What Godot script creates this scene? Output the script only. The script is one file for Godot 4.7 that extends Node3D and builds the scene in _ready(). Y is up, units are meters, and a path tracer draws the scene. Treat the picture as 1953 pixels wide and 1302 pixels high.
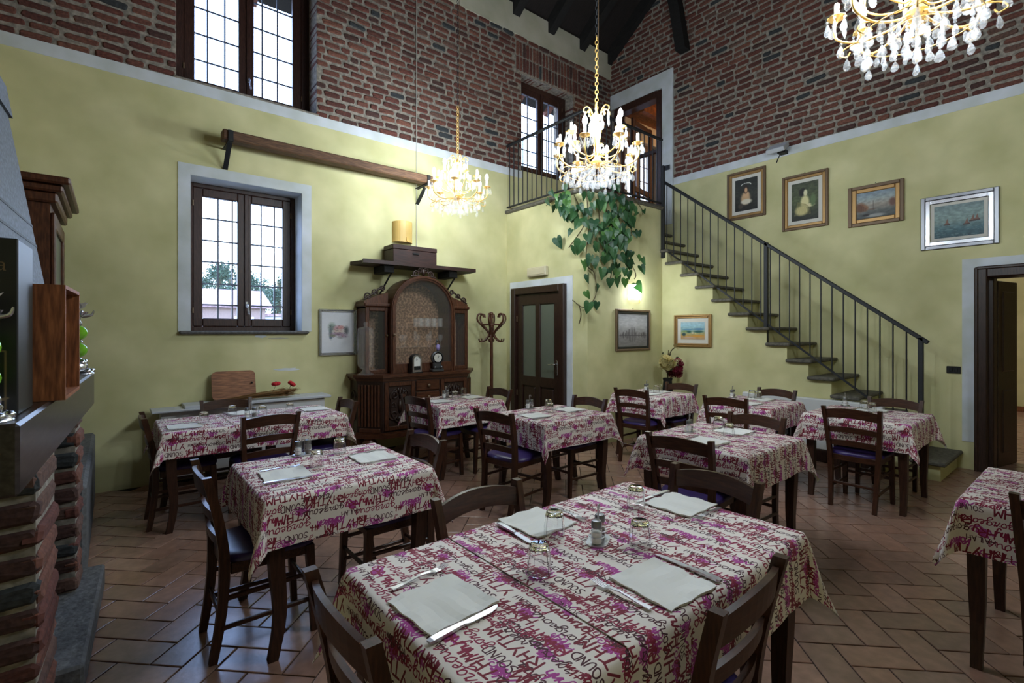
extends Node3D
# A tall dining room: axes follow the walls. Wall with windows: z = ZA. Gable wall with the stairs: x = XB. The camera stands over x = z = 0.

const ZA := -5.97
const XB := 7.25
const ZS := 3.2
const XW := -1.15
const EYE := 1.5
const FOC := 936.2
const YAW := 39.16
const HOR := 632.1
const LAND := 3.37

var M := {}
var taken := {}
var rng := RandomNumberGenerator.new()
var cache := {}


class MB:
	var v := PackedVector3Array()
	var n := PackedVector3Array()
	var t := PackedVector2Array()
	var c := PackedColorArray()
	var col := Color.WHITE
	var use_col := false

	func vert(p: Vector3, nn: Vector3, uv := Vector2.ZERO) -> void:
		v.append(p)
		n.append(nn)
		t.append(uv)
		if use_col:
			c.append(col)

	# corners run counter-clockwise when seen from outside
	func tri(p: Vector3, q: Vector3, r: Vector3) -> void:
		var nn := (q - p).cross(r - p).normalized()
		vert(p, nn)
		vert(r, nn)
		vert(q, nn)

	func tri_n(p: Vector3, q: Vector3, r: Vector3, a: Vector3, b: Vector3, d: Vector3, ua := Vector2.ZERO, ub := Vector2.ZERO, ud := Vector2.ZERO) -> void:
		vert(p, a, ua)
		vert(r, d, ud)
		vert(q, b, ub)

	func quad(p: Vector3, q: Vector3, r: Vector3, s: Vector3, uv := Rect2(0, 0, 1, 1)) -> void:
		var nn := (r - p).cross(s - q).normalized()
		var a := Vector2(uv.position.x, uv.end.y)
		var b := uv.end
		var d := Vector2(uv.end.x, uv.position.y)
		var e := uv.position
		tri_n(p, q, r, nn, nn, nn, a, b, d)
		tri_n(p, r, s, nn, nn, nn, a, d, e)

	func box(m: Vector3, s: Vector3, b := Basis()) -> void:
		var x := b.x * s.x / 2
		var y := b.y * s.y / 2
		var z := b.z * s.z / 2
		quad(m - x - y + z, m + x - y + z, m + x + y + z, m - x + y + z)
		quad(m + x - y - z, m - x - y - z, m - x + y - z, m + x + y - z)
		quad(m + x - y + z, m + x - y - z, m + x + y - z, m + x + y + z)
		quad(m - x - y - z, m - x - y + z, m - x + y + z, m - x + y - z)
		quad(m - x + y + z, m + x + y + z, m + x + y - z, m - x + y - z)
		quad(m - x - y - z, m + x - y - z, m + x - y + z, m - x - y + z)

	func span(a: Vector3, b: Vector3) -> void:
		box((a + b) / 2, (b - a).abs())

	func bevel(m: Vector3, s: Vector3, e: float, b := Basis()) -> void:
		var h := s / 2
		e = minf(e, minf(h.x, minf(h.y, h.z)) * 0.9)
		var P := {}
		for sx in [-1, 1]:
			for sy in [-1, 1]:
				for sz in [-1, 1]:
					var k := Vector3(sx, sy, sz)
					P[[k, 0]] = m + b * Vector3(sx * h.x, sy * (h.y - e), sz * (h.z - e))
					P[[k, 1]] = m + b * Vector3(sx * (h.x - e), sy * h.y, sz * (h.z - e))
					P[[k, 2]] = m + b * Vector3(sx * (h.x - e), sy * (h.y - e), sz * h.z)
		for ax in 3:
			var u := (ax + 1) % 3
			var w := (ax + 2) % 3
			for sg in [-1, 1]:
				var q := []
				for d in [[-1, -1], [1, -1], [1, 1], [-1, 1]]:
					var k := Vector3.ZERO
					k[ax] = sg
					k[u] = d[0]
					k[w] = d[1]
					q.append(P[[k, ax]])
				if sg > 0:
					quad(q[0], q[1], q[2], q[3])
				else:
					quad(q[3], q[2], q[1], q[0])
				for s2 in [-1, 1]:
					var k1 := Vector3.ZERO
					k1[ax] = sg
					k1[u] = s2
					k1[w] = -1
					var k2 := k1
					k2[w] = 1
					var a: Vector3 = P[[k1, ax]]
					var bb: Vector3 = P[[k1, u]]
					var cc: Vector3 = P[[k2, u]]
					var dd: Vector3 = P[[k2, ax]]
					if sg * s2 > 0:
						quad(a, bb, cc, dd)
					else:
						quad(dd, cc, bb, a)
		for k in [Vector3(1, 1, 1), Vector3(1, -1, -1), Vector3(-1, 1, -1), Vector3(-1, -1, 1)]:
			tri(P[[k, 0]], P[[k, 1]], P[[k, 2]])
		for k in [Vector3(-1, -1, -1), Vector3(-1, 1, 1), Vector3(1, -1, 1), Vector3(1, 1, -1)]:
			tri(P[[k, 0]], P[[k, 2]], P[[k, 1]])

	func ring_strip(A: Array, B: Array, nA: Array, nB: Array, closed := true) -> void:
		var k := A.size()
		for i in (k if closed else k - 1):
			var j := (i + 1) % k
			tri_n(A[i], A[j], B[j], nA[i], nA[j], nB[j])
			tri_n(A[i], B[j], B[i], nA[i], nB[j], nB[i])

	func tube(path: Array, r, seg := 8, caps := true) -> void:
		var prev := []
		var pn := []
		var up := Vector3.ZERO
		for i in path.size():
			var d: Vector3 = (path[mini(i + 1, path.size() - 1)] - path[maxi(i - 1, 0)])
			d = d.normalized()
			if up == Vector3.ZERO:
				up = Vector3.UP if absf(d.y) < 0.9 else Vector3.RIGHT
			var x := up.cross(d).normalized()
			up = d.cross(x).normalized()
			var rad: float = r[i] if r is Array else r
			var ring := []
			var rn := []
			for k in seg:
				var a := TAU * k / seg
				var o := x * cos(a) + up * sin(a)
				ring.append(path[i] + o * rad)
				rn.append(o)
			if i > 0:
				ring_strip(prev, ring, pn, rn)
				if caps and i == path.size() - 1:
					for k in range(1, seg - 1):
						tri(ring[0], ring[k], ring[k + 1])
			elif caps:
				for k in range(1, seg - 1):
					tri(ring[0], ring[k + 1], ring[k])
			prev = ring
			pn = rn

	# a bar of rectangular section along a path; w and h per point; the section stays level with the axes given
	func bar(path: Array, w: Array, h: Array, xa := Vector3.RIGHT, ya := Vector3.BACK) -> void:
		var prev := []
		for i in path.size():
			var p: Vector3 = path[i]
			var x: Vector3 = xa * float(w[i]) / 2
			var y: Vector3 = ya * float(h[i]) / 2
			var q := [p - x - y, p + x - y, p + x + y, p - x + y]
			if i > 0:
				var d: Vector3 = path[i] - path[i - 1]
				var flip := xa.cross(ya).dot(d) < 0
				for k in 4:
					var j := (k + 1) % 4
					if flip:
						quad(prev[j], prev[k], q[k], q[j])
					else:
						quad(prev[k], prev[j], q[j], q[k])
				if i == path.size() - 1:
					if flip:
						quad(q[3], q[2], q[1], q[0])
					else:
						quad(q[0], q[1], q[2], q[3])
			else:
				var d0: Vector3 = path[1] - path[0]
				if xa.cross(ya).dot(d0) < 0:
					quad(q[0], q[1], q[2], q[3])
				else:
					quad(q[3], q[2], q[1], q[0])
			prev = q

	# profile: Vector2(radius, height), bottom to top
	func lathe(prof: Array, seg := 16, at := Vector3.ZERO, b := Basis(), smooth := true) -> void:
		var rings := []
		for i in prof.size():
			var ring := []
			for k in seg:
				var a := TAU * k / seg
				ring.append(at + b * Vector3(prof[i].x * cos(a), prof[i].y, prof[i].x * sin(a)))
			rings.append(ring)
		for i in prof.size() - 1:
			var d: Vector2 = prof[i + 1] - prof[i]
			if d.length() < 1e-6:
				continue
			var sl := Vector2(d.y, -d.x).normalized()
			var nA := []
			var nB := []
			var sa := sl
			var sb := sl
			if smooth:
				if i > 0:
					var e: Vector2 = prof[i] - prof[i - 1]
					var se := Vector2(e.y, -e.x).normalized()
					if se.dot(sl) > 0.5:
						sa = (sl + se).normalized()
				if i < prof.size() - 2:
					var e2: Vector2 = prof[i + 2] - prof[i + 1]
					var se2 := Vector2(e2.y, -e2.x).normalized()
					if se2.dot(sl) > 0.5:
						sb = (sl + se2).normalized()
			for k in seg:
				var a := TAU * k / seg
				nA.append(b * Vector3(sa.x * cos(a), sa.y, sa.x * sin(a)))
				nB.append(b * Vector3(sb.x * cos(a), sb.y, sb.x * sin(a)))
			for k in seg:
				var j := (k + 1) % seg
				if smooth:
					tri_n(rings[i][k], rings[i + 1][k], rings[i + 1][j], nA[k], nB[k], nB[j])
					tri_n(rings[i][k], rings[i + 1][j], rings[i][j], nA[k], nB[j], nA[j])
				elif prof[i].x > 1e-5 or prof[i + 1].x > 1e-5:
					if prof[i + 1].x > 1e-5:
						tri(rings[i][k], rings[i + 1][k], rings[i + 1][j])
					if prof[i].x > 1e-5:
						tri(rings[i][k], rings[i + 1][j], rings[i][j])

	func ball(m: Vector3, r: Vector3, rows := 8, seg := 12) -> void:
		for i in rows:
			var a0 := PI * i / rows
			var a1 := PI * (i + 1) / rows
			for k in seg:
				var b0 := TAU * k / seg
				var b1 := TAU * (k + 1) / seg
				var d := []
				for q in [[a0, b0], [a1, b0], [a1, b1], [a0, b1]]:
					d.append(Vector3(sin(q[0]) * cos(q[1]), cos(q[0]), sin(q[0]) * sin(q[1])))
				if i < rows - 1:
					tri_n(m + d[0] * r, m + d[2] * r, m + d[1] * r, d[0], d[2], d[1])
				if i > 0:
					tri_n(m + d[0] * r, m + d[3] * r, m + d[2] * r, d[0], d[3], d[2])

	# a plane outline (counter-clockwise in local x, y) pushed out along local z from 0 to depth
	func extrude(poly: PackedVector2Array, xf: Transform3D, depth: float) -> void:
		if not Geometry2D.is_polygon_clockwise(poly):
			pass
		else:
			poly = poly.duplicate()
			poly.reverse()
		var ix := Geometry2D.triangulate_polygon(poly)
		for i in range(0, ix.size(), 3):
			var a := poly[ix[i]]
			var b := poly[ix[i + 1]]
			var d := poly[ix[i + 2]]
			if (b - a).cross(d - a) < 0:
				var q := b
				b = d
				d = q
			tri(xf * Vector3(a.x, a.y, depth), xf * Vector3(b.x, b.y, depth), xf * Vector3(d.x, d.y, depth))
			tri(xf * Vector3(a.x, a.y, 0), xf * Vector3(d.x, d.y, 0), xf * Vector3(b.x, b.y, 0))
		for i in poly.size():
			var p := poly[i]
			var q := poly[(i + 1) % poly.size()]
			quad(xf * Vector3(p.x, p.y, 0), xf * Vector3(q.x, q.y, 0), xf * Vector3(q.x, q.y, depth), xf * Vector3(p.x, p.y, depth))

	func mesh() -> ArrayMesh:
		var a := []
		a.resize(Mesh.ARRAY_MAX)
		a[Mesh.ARRAY_VERTEX] = v
		a[Mesh.ARRAY_NORMAL] = n
		a[Mesh.ARRAY_TEX_UV] = t
		if use_col:
			a[Mesh.ARRAY_COLOR] = c
		var m := ArrayMesh.new()
		m.add_surface_from_arrays(Mesh.PRIMITIVE_TRIANGLES, a)
		return m


# ---------- naming, parenting, describing
func numbered(called: String) -> String:
	taken[called] = taken.get(called, -1) + 1
	return called if taken[called] == 0 else "%s_%03d" % [called, taken[called]]


func tag(o: Node3D, label: String, category: String, group := "") -> Node3D:
	o.set_meta("label", label)
	if category:
		o.set_meta("category", category)
	if group:
		o.set_meta("group", group)
	return o


func thing(called: String, label: String, category: String, at := Vector3.ZERO, turn := 0.0, group := "") -> Node3D:
	var o := Node3D.new()
	o.name = numbered(called)
	add_child(o)
	o.position = at
	o.rotation.y = turn
	return tag(o, label, category, group)


func struct(called: String, at := Vector3.ZERO) -> Node3D:
	var o := Node3D.new()
	o.name = numbered(called)
	add_child(o)
	o.position = at
	o.set_meta("kind", "structure")
	return o


func put(called: String, mesh: Mesh, m: Material, parent: Node3D, xf := Transform3D()) -> MeshInstance3D:
	var o := MeshInstance3D.new()
	o.name = called
	o.mesh = mesh
	o.material_override = m
	o.transform = xf
	parent.add_child(o, true)
	return o


func obj(called: String, b: MB, m: Material, parent: Node3D, xf := Transform3D()) -> MeshInstance3D:
	return put(called, b.mesh(), m, parent, xf)


func solo(called: String, b: MB, m: Material, label: String, category: String, at := Vector3.ZERO, turn := 0.0, group := "") -> MeshInstance3D:
	var o := put(numbered(called), b.mesh(), m, self, Transform3D(Basis(Vector3.UP, turn), at))
	tag(o, label, category, group)
	return o


func copy_of(o: Node3D, called: String, label: String, at: Vector3, turn: float, group := "") -> Node3D:
	var r: Node3D = o.duplicate()
	r.name = numbered(called)
	add_child(r)
	r.position = at
	r.rotation.y = turn
	r.set_meta("label", label)
	if group:
		r.set_meta("group", group)
	return r


func at_pos(p: Vector3, b := Basis()) -> Transform3D:
	return Transform3D(b, p)


# ---------- a pixel of the 1953 x 1302 frame is a direction; where it meets a wall or a level is a place
func ray(u: float, w: float) -> Vector3:
	var y := deg_to_rad(YAW)
	return Vector3(sin(y), 0, -cos(y)) + Vector3(cos(y), 0, sin(y)) * (u - 976.5) / FOC + Vector3.UP * (HOR - w) / FOC


func on_x(u: float, w: float, x: float) -> Vector3:
	var d := ray(u, w)
	return Vector3(0, EYE, 0) + d * (x / d.x)


func on_z(u: float, w: float, z: float) -> Vector3:
	var d := ray(u, w)
	return Vector3(0, EYE, 0) + d * (z / d.z)


func on_y(u: float, w: float, y: float) -> Vector3:
	var d := ray(u, w)
	return Vector3(0, EYE, 0) + d * ((y - EYE) / d.y)


# how large a piece shows in the photograph: 0 outside the frame
func shows(p: Vector3) -> float:
	var y := deg_to_rad(YAW)
	var q := p - Vector3(0, EYE, 0)
	var d := q.dot(Vector3(sin(y), 0, -cos(y)))
	if d < 0.2:
		return 0.0
	var u := 976.5 + FOC * q.dot(Vector3(cos(y), 0, sin(y))) / d
	var w := HOR - FOC * q.y / d
	if u < -20 or u > 1975 or w < -20 or w > 1325:
		return 0.0
	return 1.0 / d


func arc(m: Vector2, r: float, a0: float, a1: float, k: int) -> PackedVector2Array:
	var o := PackedVector2Array()
	for i in k + 1:
		var a := deg_to_rad(lerpf(a0, a1, float(i) / k))
		o.append(m + Vector2(cos(a), sin(a)) * r)
	return o


func rounded(w: float, h: float, r: float, k := 4) -> PackedVector2Array:
	var o := PackedVector2Array()
	o.append_array(arc(Vector2(w / 2 - r, h / 2 - r), r, 0, 90, k))
	o.append_array(arc(Vector2(-w / 2 + r, h / 2 - r), r, 90, 180, k))
	o.append_array(arc(Vector2(-w / 2 + r, -h / 2 + r), r, 180, 270, k))
	o.append_array(arc(Vector2(w / 2 - r, -h / 2 + r), r, 270, 360, k))
	return o


func curve(pts: Array, sub := 6) -> Array:
	var o := []
	for i in pts.size() - 1:
		var p0 = pts[maxi(i - 1, 0)]
		var p1 = pts[i]
		var p2 = pts[i + 1]
		var p3 = pts[mini(i + 2, pts.size() - 1)]
		for k in sub:
			var t := float(k) / sub
			o.append(0.5 * ((2.0 * p1) + (p2 - p0) * t + (2.0 * p0 - 5.0 * p1 + 4.0 * p2 - p3) * t * t + (3.0 * p1 - p0 - 3.0 * p2 + p3) * t * t * t))
	o.append(pts[-1])
	return o


# a flat frame of four mitred-looking bars round an opening, in local x, y, front at +z
func frame_bars(b: MB, w: float, h: float, bw: float, z0: float, z1: float, bev := 0.006) -> void:
	var m := (z0 + z1) / 2
	var d := absf(z1 - z0)
	b.bevel(Vector3(-w / 2 + bw / 2, 0, m), Vector3(bw, h, d), bev)
	b.bevel(Vector3(w / 2 - bw / 2, 0, m), Vector3(bw, h, d), bev)
	b.bevel(Vector3(0, h / 2 - bw / 2, m), Vector3(w - 2 * bw, bw, d), bev)
	b.bevel(Vector3(0, -h / 2 + bw / 2, m), Vector3(w - 2 * bw, bw, d), bev)


# ---------- materials
func noise_tex(freq: float, lo: Color, hi: Color, sd: int, size := 256, kind := FastNoiseLite.TYPE_SIMPLEX_SMOOTH, oct := 4) -> NoiseTexture2D:
	var f := FastNoiseLite.new()
	f.noise_type = kind
	f.seed = sd
	f.frequency = freq
	f.fractal_octaves = oct
	var g := Gradient.new()
	g.set_color(0, lo)
	g.set_color(1, hi)
	var t := NoiseTexture2D.new()
	t.width = size
	t.height = size
	t.seamless = true
	t.noise = f
	t.color_ramp = g
	return t


func mat(called: String, c: Color, rough := 0.7, metal := 0.0) -> StandardMaterial3D:
	var m := StandardMaterial3D.new()
	m.resource_name = called
	m.albedo_color = c
	m.roughness = rough
	m.metallic = metal
	M[called] = m
	return m


func tri_tex(m: StandardMaterial3D, tex: Texture2D, scale: Vector3, world := false) -> StandardMaterial3D:
	m.albedo_texture = tex
	m.uv1_triplanar = true
	m.uv1_world_triplanar = world
	m.uv1_scale = scale
	return m


func relief(m: StandardMaterial3D, tex: Texture2D, cm: float) -> StandardMaterial3D:
	m.heightmap_enabled = true
	m.heightmap_texture = tex
	m.heightmap_scale = cm
	return m


func glass(called: String, c: Color, a: float) -> StandardMaterial3D:
	var m := mat(called, Color(c.r, c.g, c.b, a), 0.02)
	m.transparency = BaseMaterial3D.TRANSPARENCY_ALPHA
	m.metallic_specular = 0.5
	return m


func make_materials() -> void:
	var grey := noise_tex(0.02, Color(0.8, 0.8, 0.8), Color(1, 1, 1), 3)
	var fine := noise_tex(0.08, Color(0.3, 0.3, 0.3), Color(1, 1, 1), 5)
	var blotch := noise_tex(0.012, Color(0.86, 0.87, 0.82), Color(1, 1, 1), 11)
	var grain := noise_tex(0.03, Color(0.55, 0.5, 0.46), Color(1, 1, 1), 7, 256, FastNoiseLite.TYPE_SIMPLEX_SMOOTH, 5)
	var stone := noise_tex(0.05, Color(0.6, 0.6, 0.6), Color(1, 1, 1), 9)
	var pit := noise_tex(0.06, Color(0.25, 0.25, 0.25), Color(1, 1, 1), 13, 256, FastNoiseLite.TYPE_CELLULAR, 2)
	relief(tri_tex(mat("plaster_yellow", Color8(216, 209, 162), 0.85), blotch, Vector3(0.45, 0.45, 0.45), true), fine, 0.12)
	relief(tri_tex(mat("plaster_white", Color8(216, 219, 228), 0.85), blotch, Vector3(0.6, 0.6, 0.6), true), fine, 0.12)
	relief(tri_tex(mat("plaster_frieze", Color8(196, 190, 174), 0.9), blotch, Vector3(0.5, 0.5, 0.5), true), fine, 0.12)
	relief(tri_tex(mat("mortar", Color8(172, 162, 149), 0.95), stone, Vector3(1.3, 1.3, 1.3), true), pit, 0.5)
	var br := relief(tri_tex(mat("brick", Color.WHITE, 0.92), stone, Vector3(2.3, 2.3, 2.3), true), pit, 0.35)
	br.vertex_color_use_as_albedo = true
	var tl := tri_tex(mat("tile", Color.WHITE, 0.28), grey, Vector3(2.1, 2.1, 2.1), true)
	tl.vertex_color_use_as_albedo = true
	tl.metallic_specular = 0.68
	relief(tl, fine, 0.03)
	tri_tex(mat("grout", Color8(62, 46, 38), 0.9), stone, Vector3(2, 2, 2), true)
	tri_tex(mat("wood_dark", Color8(82, 49, 33), 0.34), grain, Vector3(9, 1.1, 9))
	tri_tex(mat("wood_dark_flat", Color8(82, 49, 33), 0.34), grain, Vector3(1.1, 9, 9))
	tri_tex(mat("wood_table", Color8(74, 44, 30), 0.4), grain, Vector3(9, 1.1, 9))
	tri_tex(mat("wood_frame", Color8(72, 44, 36), 0.45), grain, Vector3(9, 1.2, 9))
	tri_tex(mat("wood_door", Color8(62, 38, 29), 0.42), grain, Vector3(9, 1.0, 9))
	tri_tex(mat("wood_antique", Color8(104, 61, 38), 0.4), grain, Vector3(7, 1.2, 7))
	tri_tex(mat("wood_antique_flat", Color8(104, 61, 38), 0.36), grain, Vector3(1.0, 8, 8))
	tri_tex(mat("wood_carved", Color8(62, 37, 25), 0.5), grain, Vector3(8, 3, 8))
	tri_tex(mat("wood_beam", Color8(118, 84, 56), 0.7), grain, Vector3(0.8, 7, 7))
	tri_tex(mat("wood_shelf", Color8(66, 34, 28), 0.55), grain, Vector3(0.8, 7, 7))
	tri_tex(mat("wood_roof", Color8(38, 29, 27), 0.9), grain, Vector3(5, 5, 0.7), true)
	tri_tex(mat("wood_rafter", Color8(30, 28, 28), 0.85), grain, Vector3(5, 5, 0.7), true)
	tri_tex(mat("wood_crate", Color8(182, 112, 66), 0.6), grain, Vector3(8, 1.0, 8))
	tri_tex(mat("wood_board", Color8(176, 118, 78), 0.6), grain, Vector3(0.9, 8, 8))
	tri_tex(mat("wood_warm", Color8(150, 92, 48), 0.5), grain, Vector3(1, 1, 6))
	tri_tex(mat("brick_plain", Color8(140, 82, 64), 0.9), stone, Vector3(1.5, 4, 1.5), true)
	var lea := mat("leather_purple", Color8(64, 46, 106), 0.32)
	relief(tri_tex(lea, grey, Vector3(5, 5, 5)), pit, 0.02)
	relief(tri_tex(mat("stone_tread", Color8(116, 110, 98), 0.75), stone, Vector3(1.6, 1.6, 1.6), true), fine, 0.25)
	relief(tri_tex(mat("stone_grey", Color8(118, 118, 120), 0.8), stone, Vector3(1.8, 1.8, 1.8), true), fine, 0.4)
	tri_tex(mat("stone_sill", Color8(112, 108, 106), 0.7), stone, Vector3(2.2, 2.2, 2.2), true)
	mat("iron", Color8(32, 33, 36), 0.55, 0.1)
	mat("iron_black", Color8(26, 26, 27), 0.6, 0.2)
	mat("black_plastic", Color8(18, 18, 20), 0.4)
	mat("gold", Color8(232, 188, 108), 0.36, 0.5)
	mat("gold_frame", Color8(168, 132, 84), 0.42, 0.6)
	mat("gold_dark", Color8(112, 90, 68), 0.5, 0.35)
	mat("silver", Color8(205, 205, 210), 0.22, 1.0)
	mat("silver_dark", Color8(128, 128, 132), 0.34, 0.9)
	mat("steel", Color8(200, 200, 204), 0.3, 1.0)
	mat("pewter", Color8(96, 96, 98), 0.4, 0.8)
	mat("candle", Color8(236, 228, 210), 0.55)
	mat("paper", Color8(226, 224, 218), 0.85)
	mat("cloth_back", Color8(226, 222, 214), 0.92)
	mat("mat_board", Color8(206, 202, 192), 0.9)
	mat("white_paint", Color8(212, 212, 212), 0.5)
	mat("grey_panel", Color8(186, 188, 194), 0.5)
	mat("salt", Color8(232, 230, 226), 0.9)
	mat("pepper", Color8(84, 66, 52), 0.9)
	mat("thin_muntin", Color8(66, 74, 92), 0.5, 0.2)
	mat("frosted_pane", Color8(98, 103, 90), 0.3)
	mat("aged_plastic", Color8(200, 188, 158), 0.5)
	glass("pane", Color8(255, 255, 255), 0.04)
	glass("tumbler", Color8(250, 252, 252), 0.14)
	var tg := mat("tumbler_glass", Color(1, 1, 1, 0.0), 0.0)
	tg.transparency = BaseMaterial3D.TRANSPARENCY_ALPHA
	tg.refraction_enabled = true
	tg.refraction_scale = 0.05
	glass("cabinet_glass", Color8(250, 250, 246), 0.03)
	glass("clear_glass", Color8(250, 252, 252), 0.05)
	glass("crystal", Color8(250, 251, 255), 0.13)
	var bulb := mat("bulb_glow", Color(1, 1, 1), 0.4)
	bulb.emission_enabled = true
	bulb.emission = Color(0.93, 0.96, 1.0)
	bulb.emission_energy_multiplier = 9.0
	glass("green_glass", Color8(120, 190, 30), 0.75)
	var leaf := mat("leaf", Color.WHITE, 0.42)
	leaf.vertex_color_use_as_albedo = true
	leaf.backlight_enabled = true
	leaf.backlight = Color(0.25, 0.4, 0.12)
	var pet := mat("petal", Color.WHITE, 0.8)
	pet.vertex_color_use_as_albedo = true
	mat("stem", Color8(82, 70, 44), 0.8)
	var sh := mat("amber_shade", Color8(222, 186, 110), 0.45)
	sh.backlight_enabled = true
	sh.backlight = Color(0.5, 0.4, 0.2)
	relief(tri_tex(mat("hood_metal", Color8(120, 126, 138), 0.62, 0.15), stone, Vector3(3, 3, 3), true), fine, 0.1)
	tri_tex(mat("mantel", Color8(66, 58, 54), 0.28), grain, Vector3(6, 6, 0.8))
	tri_tex(mat("wallpaper", Color8(206, 160, 124), 0.7), noise_tex(0.06, Color(0.42, 0.4, 0.38), Color(1.0, 1.0, 1.0), 21, 256, FastNoiseLite.TYPE_CELLULAR, 2), Vector3(2.2, 2.2, 2.2))
	tri_tex(mat("gravel", Color8(150, 146, 138), 0.95), stone, Vector3(0.4, 0.4, 0.4), true)
	tri_tex(mat("roof_pink", Color8(196, 160, 158), 0.9), stone, Vector3(0.5, 0.5, 0.5), true)
	tri_tex(mat("farm_brick", Color8(172, 144, 130), 0.9), stone, Vector3(1.5, 4, 1.5), true)
	tri_tex(mat("wheat", Color8(164, 122, 70), 0.8), grain, Vector3(20, 20, 20))
	var fo := mat("foliage", Color.WHITE, 0.8)
	fo.vertex_color_use_as_albedo = true
	fo.backlight_enabled = true
	fo.backlight = Color(0.2, 0.25, 0.15)


# ---------- printed things: the tablecloth's hand lettering and the pictures
const GLYPH := {
	"R": [[0, 1, 0, 0, 0.6, 0.08, 0.6, 0.36, 0.05, 0.52], [0.15, 0.5, 0.7, 1]],
	"H": [[0, 0, 0.04, 1], [0.62, 0, 0.6, 1], [0, 0.52, 0.62, 0.46]],
	"Y": [[0, 0, 0.34, 0.5], [0.72, 0, 0.2, 1]],
	"T": [[0, 0.06, 0.74, 0], [0.36, 0.03, 0.34, 1]],
	"M": [[0, 1, 0.1, 0, 0.4, 0.62, 0.7, 0, 0.82, 1]],
	"S": [[0.6, 0.12, 0.3, 0, 0.06, 0.2, 0.3, 0.46, 0.56, 0.7, 0.3, 1, 0, 0.88]],
	"O": [[0.3, 0, 0.05, 0.25, 0.05, 0.75, 0.3, 1, 0.6, 0.75, 0.6, 0.25, 0.3, 0]],
	"U": [[0, 0, 0.04, 0.75, 0.3, 1, 0.55, 0.75, 0.6, 0]],
	"N": [[0, 1, 0.02, 0, 0.56, 1, 0.6, 0]],
	"D": [[0, 0, 0.02, 1, 0.5, 0.85, 0.6, 0.45, 0.4, 0.08, 0, 0]],
	"A": [[0, 1, 0.3, 0, 0.64, 1], [0.12, 0.62, 0.52, 0.6]],
	"I": [[0.1, 0, 0.1, 1]],
	"L": [[0, 0, 0.02, 1, 0.5, 0.96]],
	"g": [[0.5, 0.42, 0.25, 0.35, 0.06, 0.6, 0.25, 0.86, 0.5, 0.6, 0.52, 0.42, 0.5, 1.2, 0.25, 1.4, 0.1, 1.2, 0.75, 0.8]],
	"o": [[0.3, 0.36, 0.08, 0.55, 0.2, 0.95, 0.5, 0.8, 0.45, 0.42, 0.3, 0.38, 0.7, 0.5]],
	"r": [[0, 0.9, 0.2, 0.35, 0.3, 0.5, 0.5, 0.42, 0.42, 0.9, 0.7, 0.85]],
	"e": [[0, 0.7, 0.4, 0.6, 0.3, 0.36, 0.08, 0.6, 0.2, 0.95, 0.65, 0.8]],
	"u": [[0, 0.42, 0.1, 0.88, 0.4, 0.8, 0.45, 0.4, 0.48, 0.92, 0.7, 0.82]],
	"s": [[0, 0.85, 0.3, 0.35, 0.42, 0.7, 0.3, 0.95, 0.1, 0.9, 0.7, 0.85]],
	"h": [[0, 0.95, 0.12, 0, 0.1, 0.9, 0.3, 0.5, 0.46, 0.6, 0.46, 0.95]],
	"y": [[0, 0.45, 0.14, 0.85, 0.4, 0.8, 0.45, 0.42, 0.42, 1.2, 0.18, 1.4, 0.05, 1.2]],
	"m": [[0, 0.95, 0.06, 0.45, 0.1, 0.9, 0.26, 0.45, 0.32, 0.9, 0.5, 0.45, 0.56, 0.95]],
	"a": [[0.46, 0.45, 0.2, 0.4, 0.05, 0.7, 0.25, 0.95, 0.46, 0.6, 0.5, 0.95]],
	"n": [[0, 0.95, 0.06, 0.45, 0.1, 0.9, 0.34, 0.45, 0.44, 0.95]],
	"t": [[0.2, 0.05, 0.18, 0.9, 0.4, 0.9], [0, 0.35, 0.42, 0.32]],
}


func dab(im: Image, p: Vector2, r: float, c: Color) -> void:
	var w := im.get_width()
	var h := im.get_height()
	var k := ceili(r + 0.5)
	for y in range(floori(p.y) - k, floori(p.y) + k + 2):
		for x in range(floori(p.x) - k, floori(p.x) + k + 2):
			var d := Vector2(x, y).distance_to(p)
			var a := clampf(r + 0.5 - d, 0, 1) * c.a
			if a > 0:
				var X := posmod(x, w)
				var Y := posmod(y, h)
				im.set_pixel(X, Y, im.get_pixel(X, Y).lerp(Color(c.r, c.g, c.b), a))


func stroke(im: Image, pts: Array, r: float, c: Color) -> void:
	for i in pts.size() - 1:
		var a: Vector2 = pts[i]
		var b: Vector2 = pts[i + 1]
		var k := maxi(1, ceili(a.distance_to(b) / maxf(r * 0.7, 0.7)))
		for j in k:
			dab(im, a.lerp(b, float(j) / k), r, c)


func scribble(im: Image, text: String, at: Vector2, size: float, slant: float, r: float, c: Color, gap := 0.2, tilt := 0.0, jit := 0.06) -> void:
	var x := 0.0
	for ch in text:
		var wide := 0.0
		for s in GLYPH[ch]:
			var pts := []
			for i in range(0, s.size(), 2):
				var p := Vector2(s[i] + rng.randf_range(-jit, jit), s[i + 1] + rng.randf_range(-jit, jit))
				wide = maxf(wide, s[i])
				pts.append(at + (Vector2(x + p.x - slant * p.y, p.y) * size).rotated(tilt))
			stroke(im, curve(pts, 5) if ch == ch.to_lower() or ch in "SOUDR" else pts, r, c)
		x += wide + gap


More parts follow.
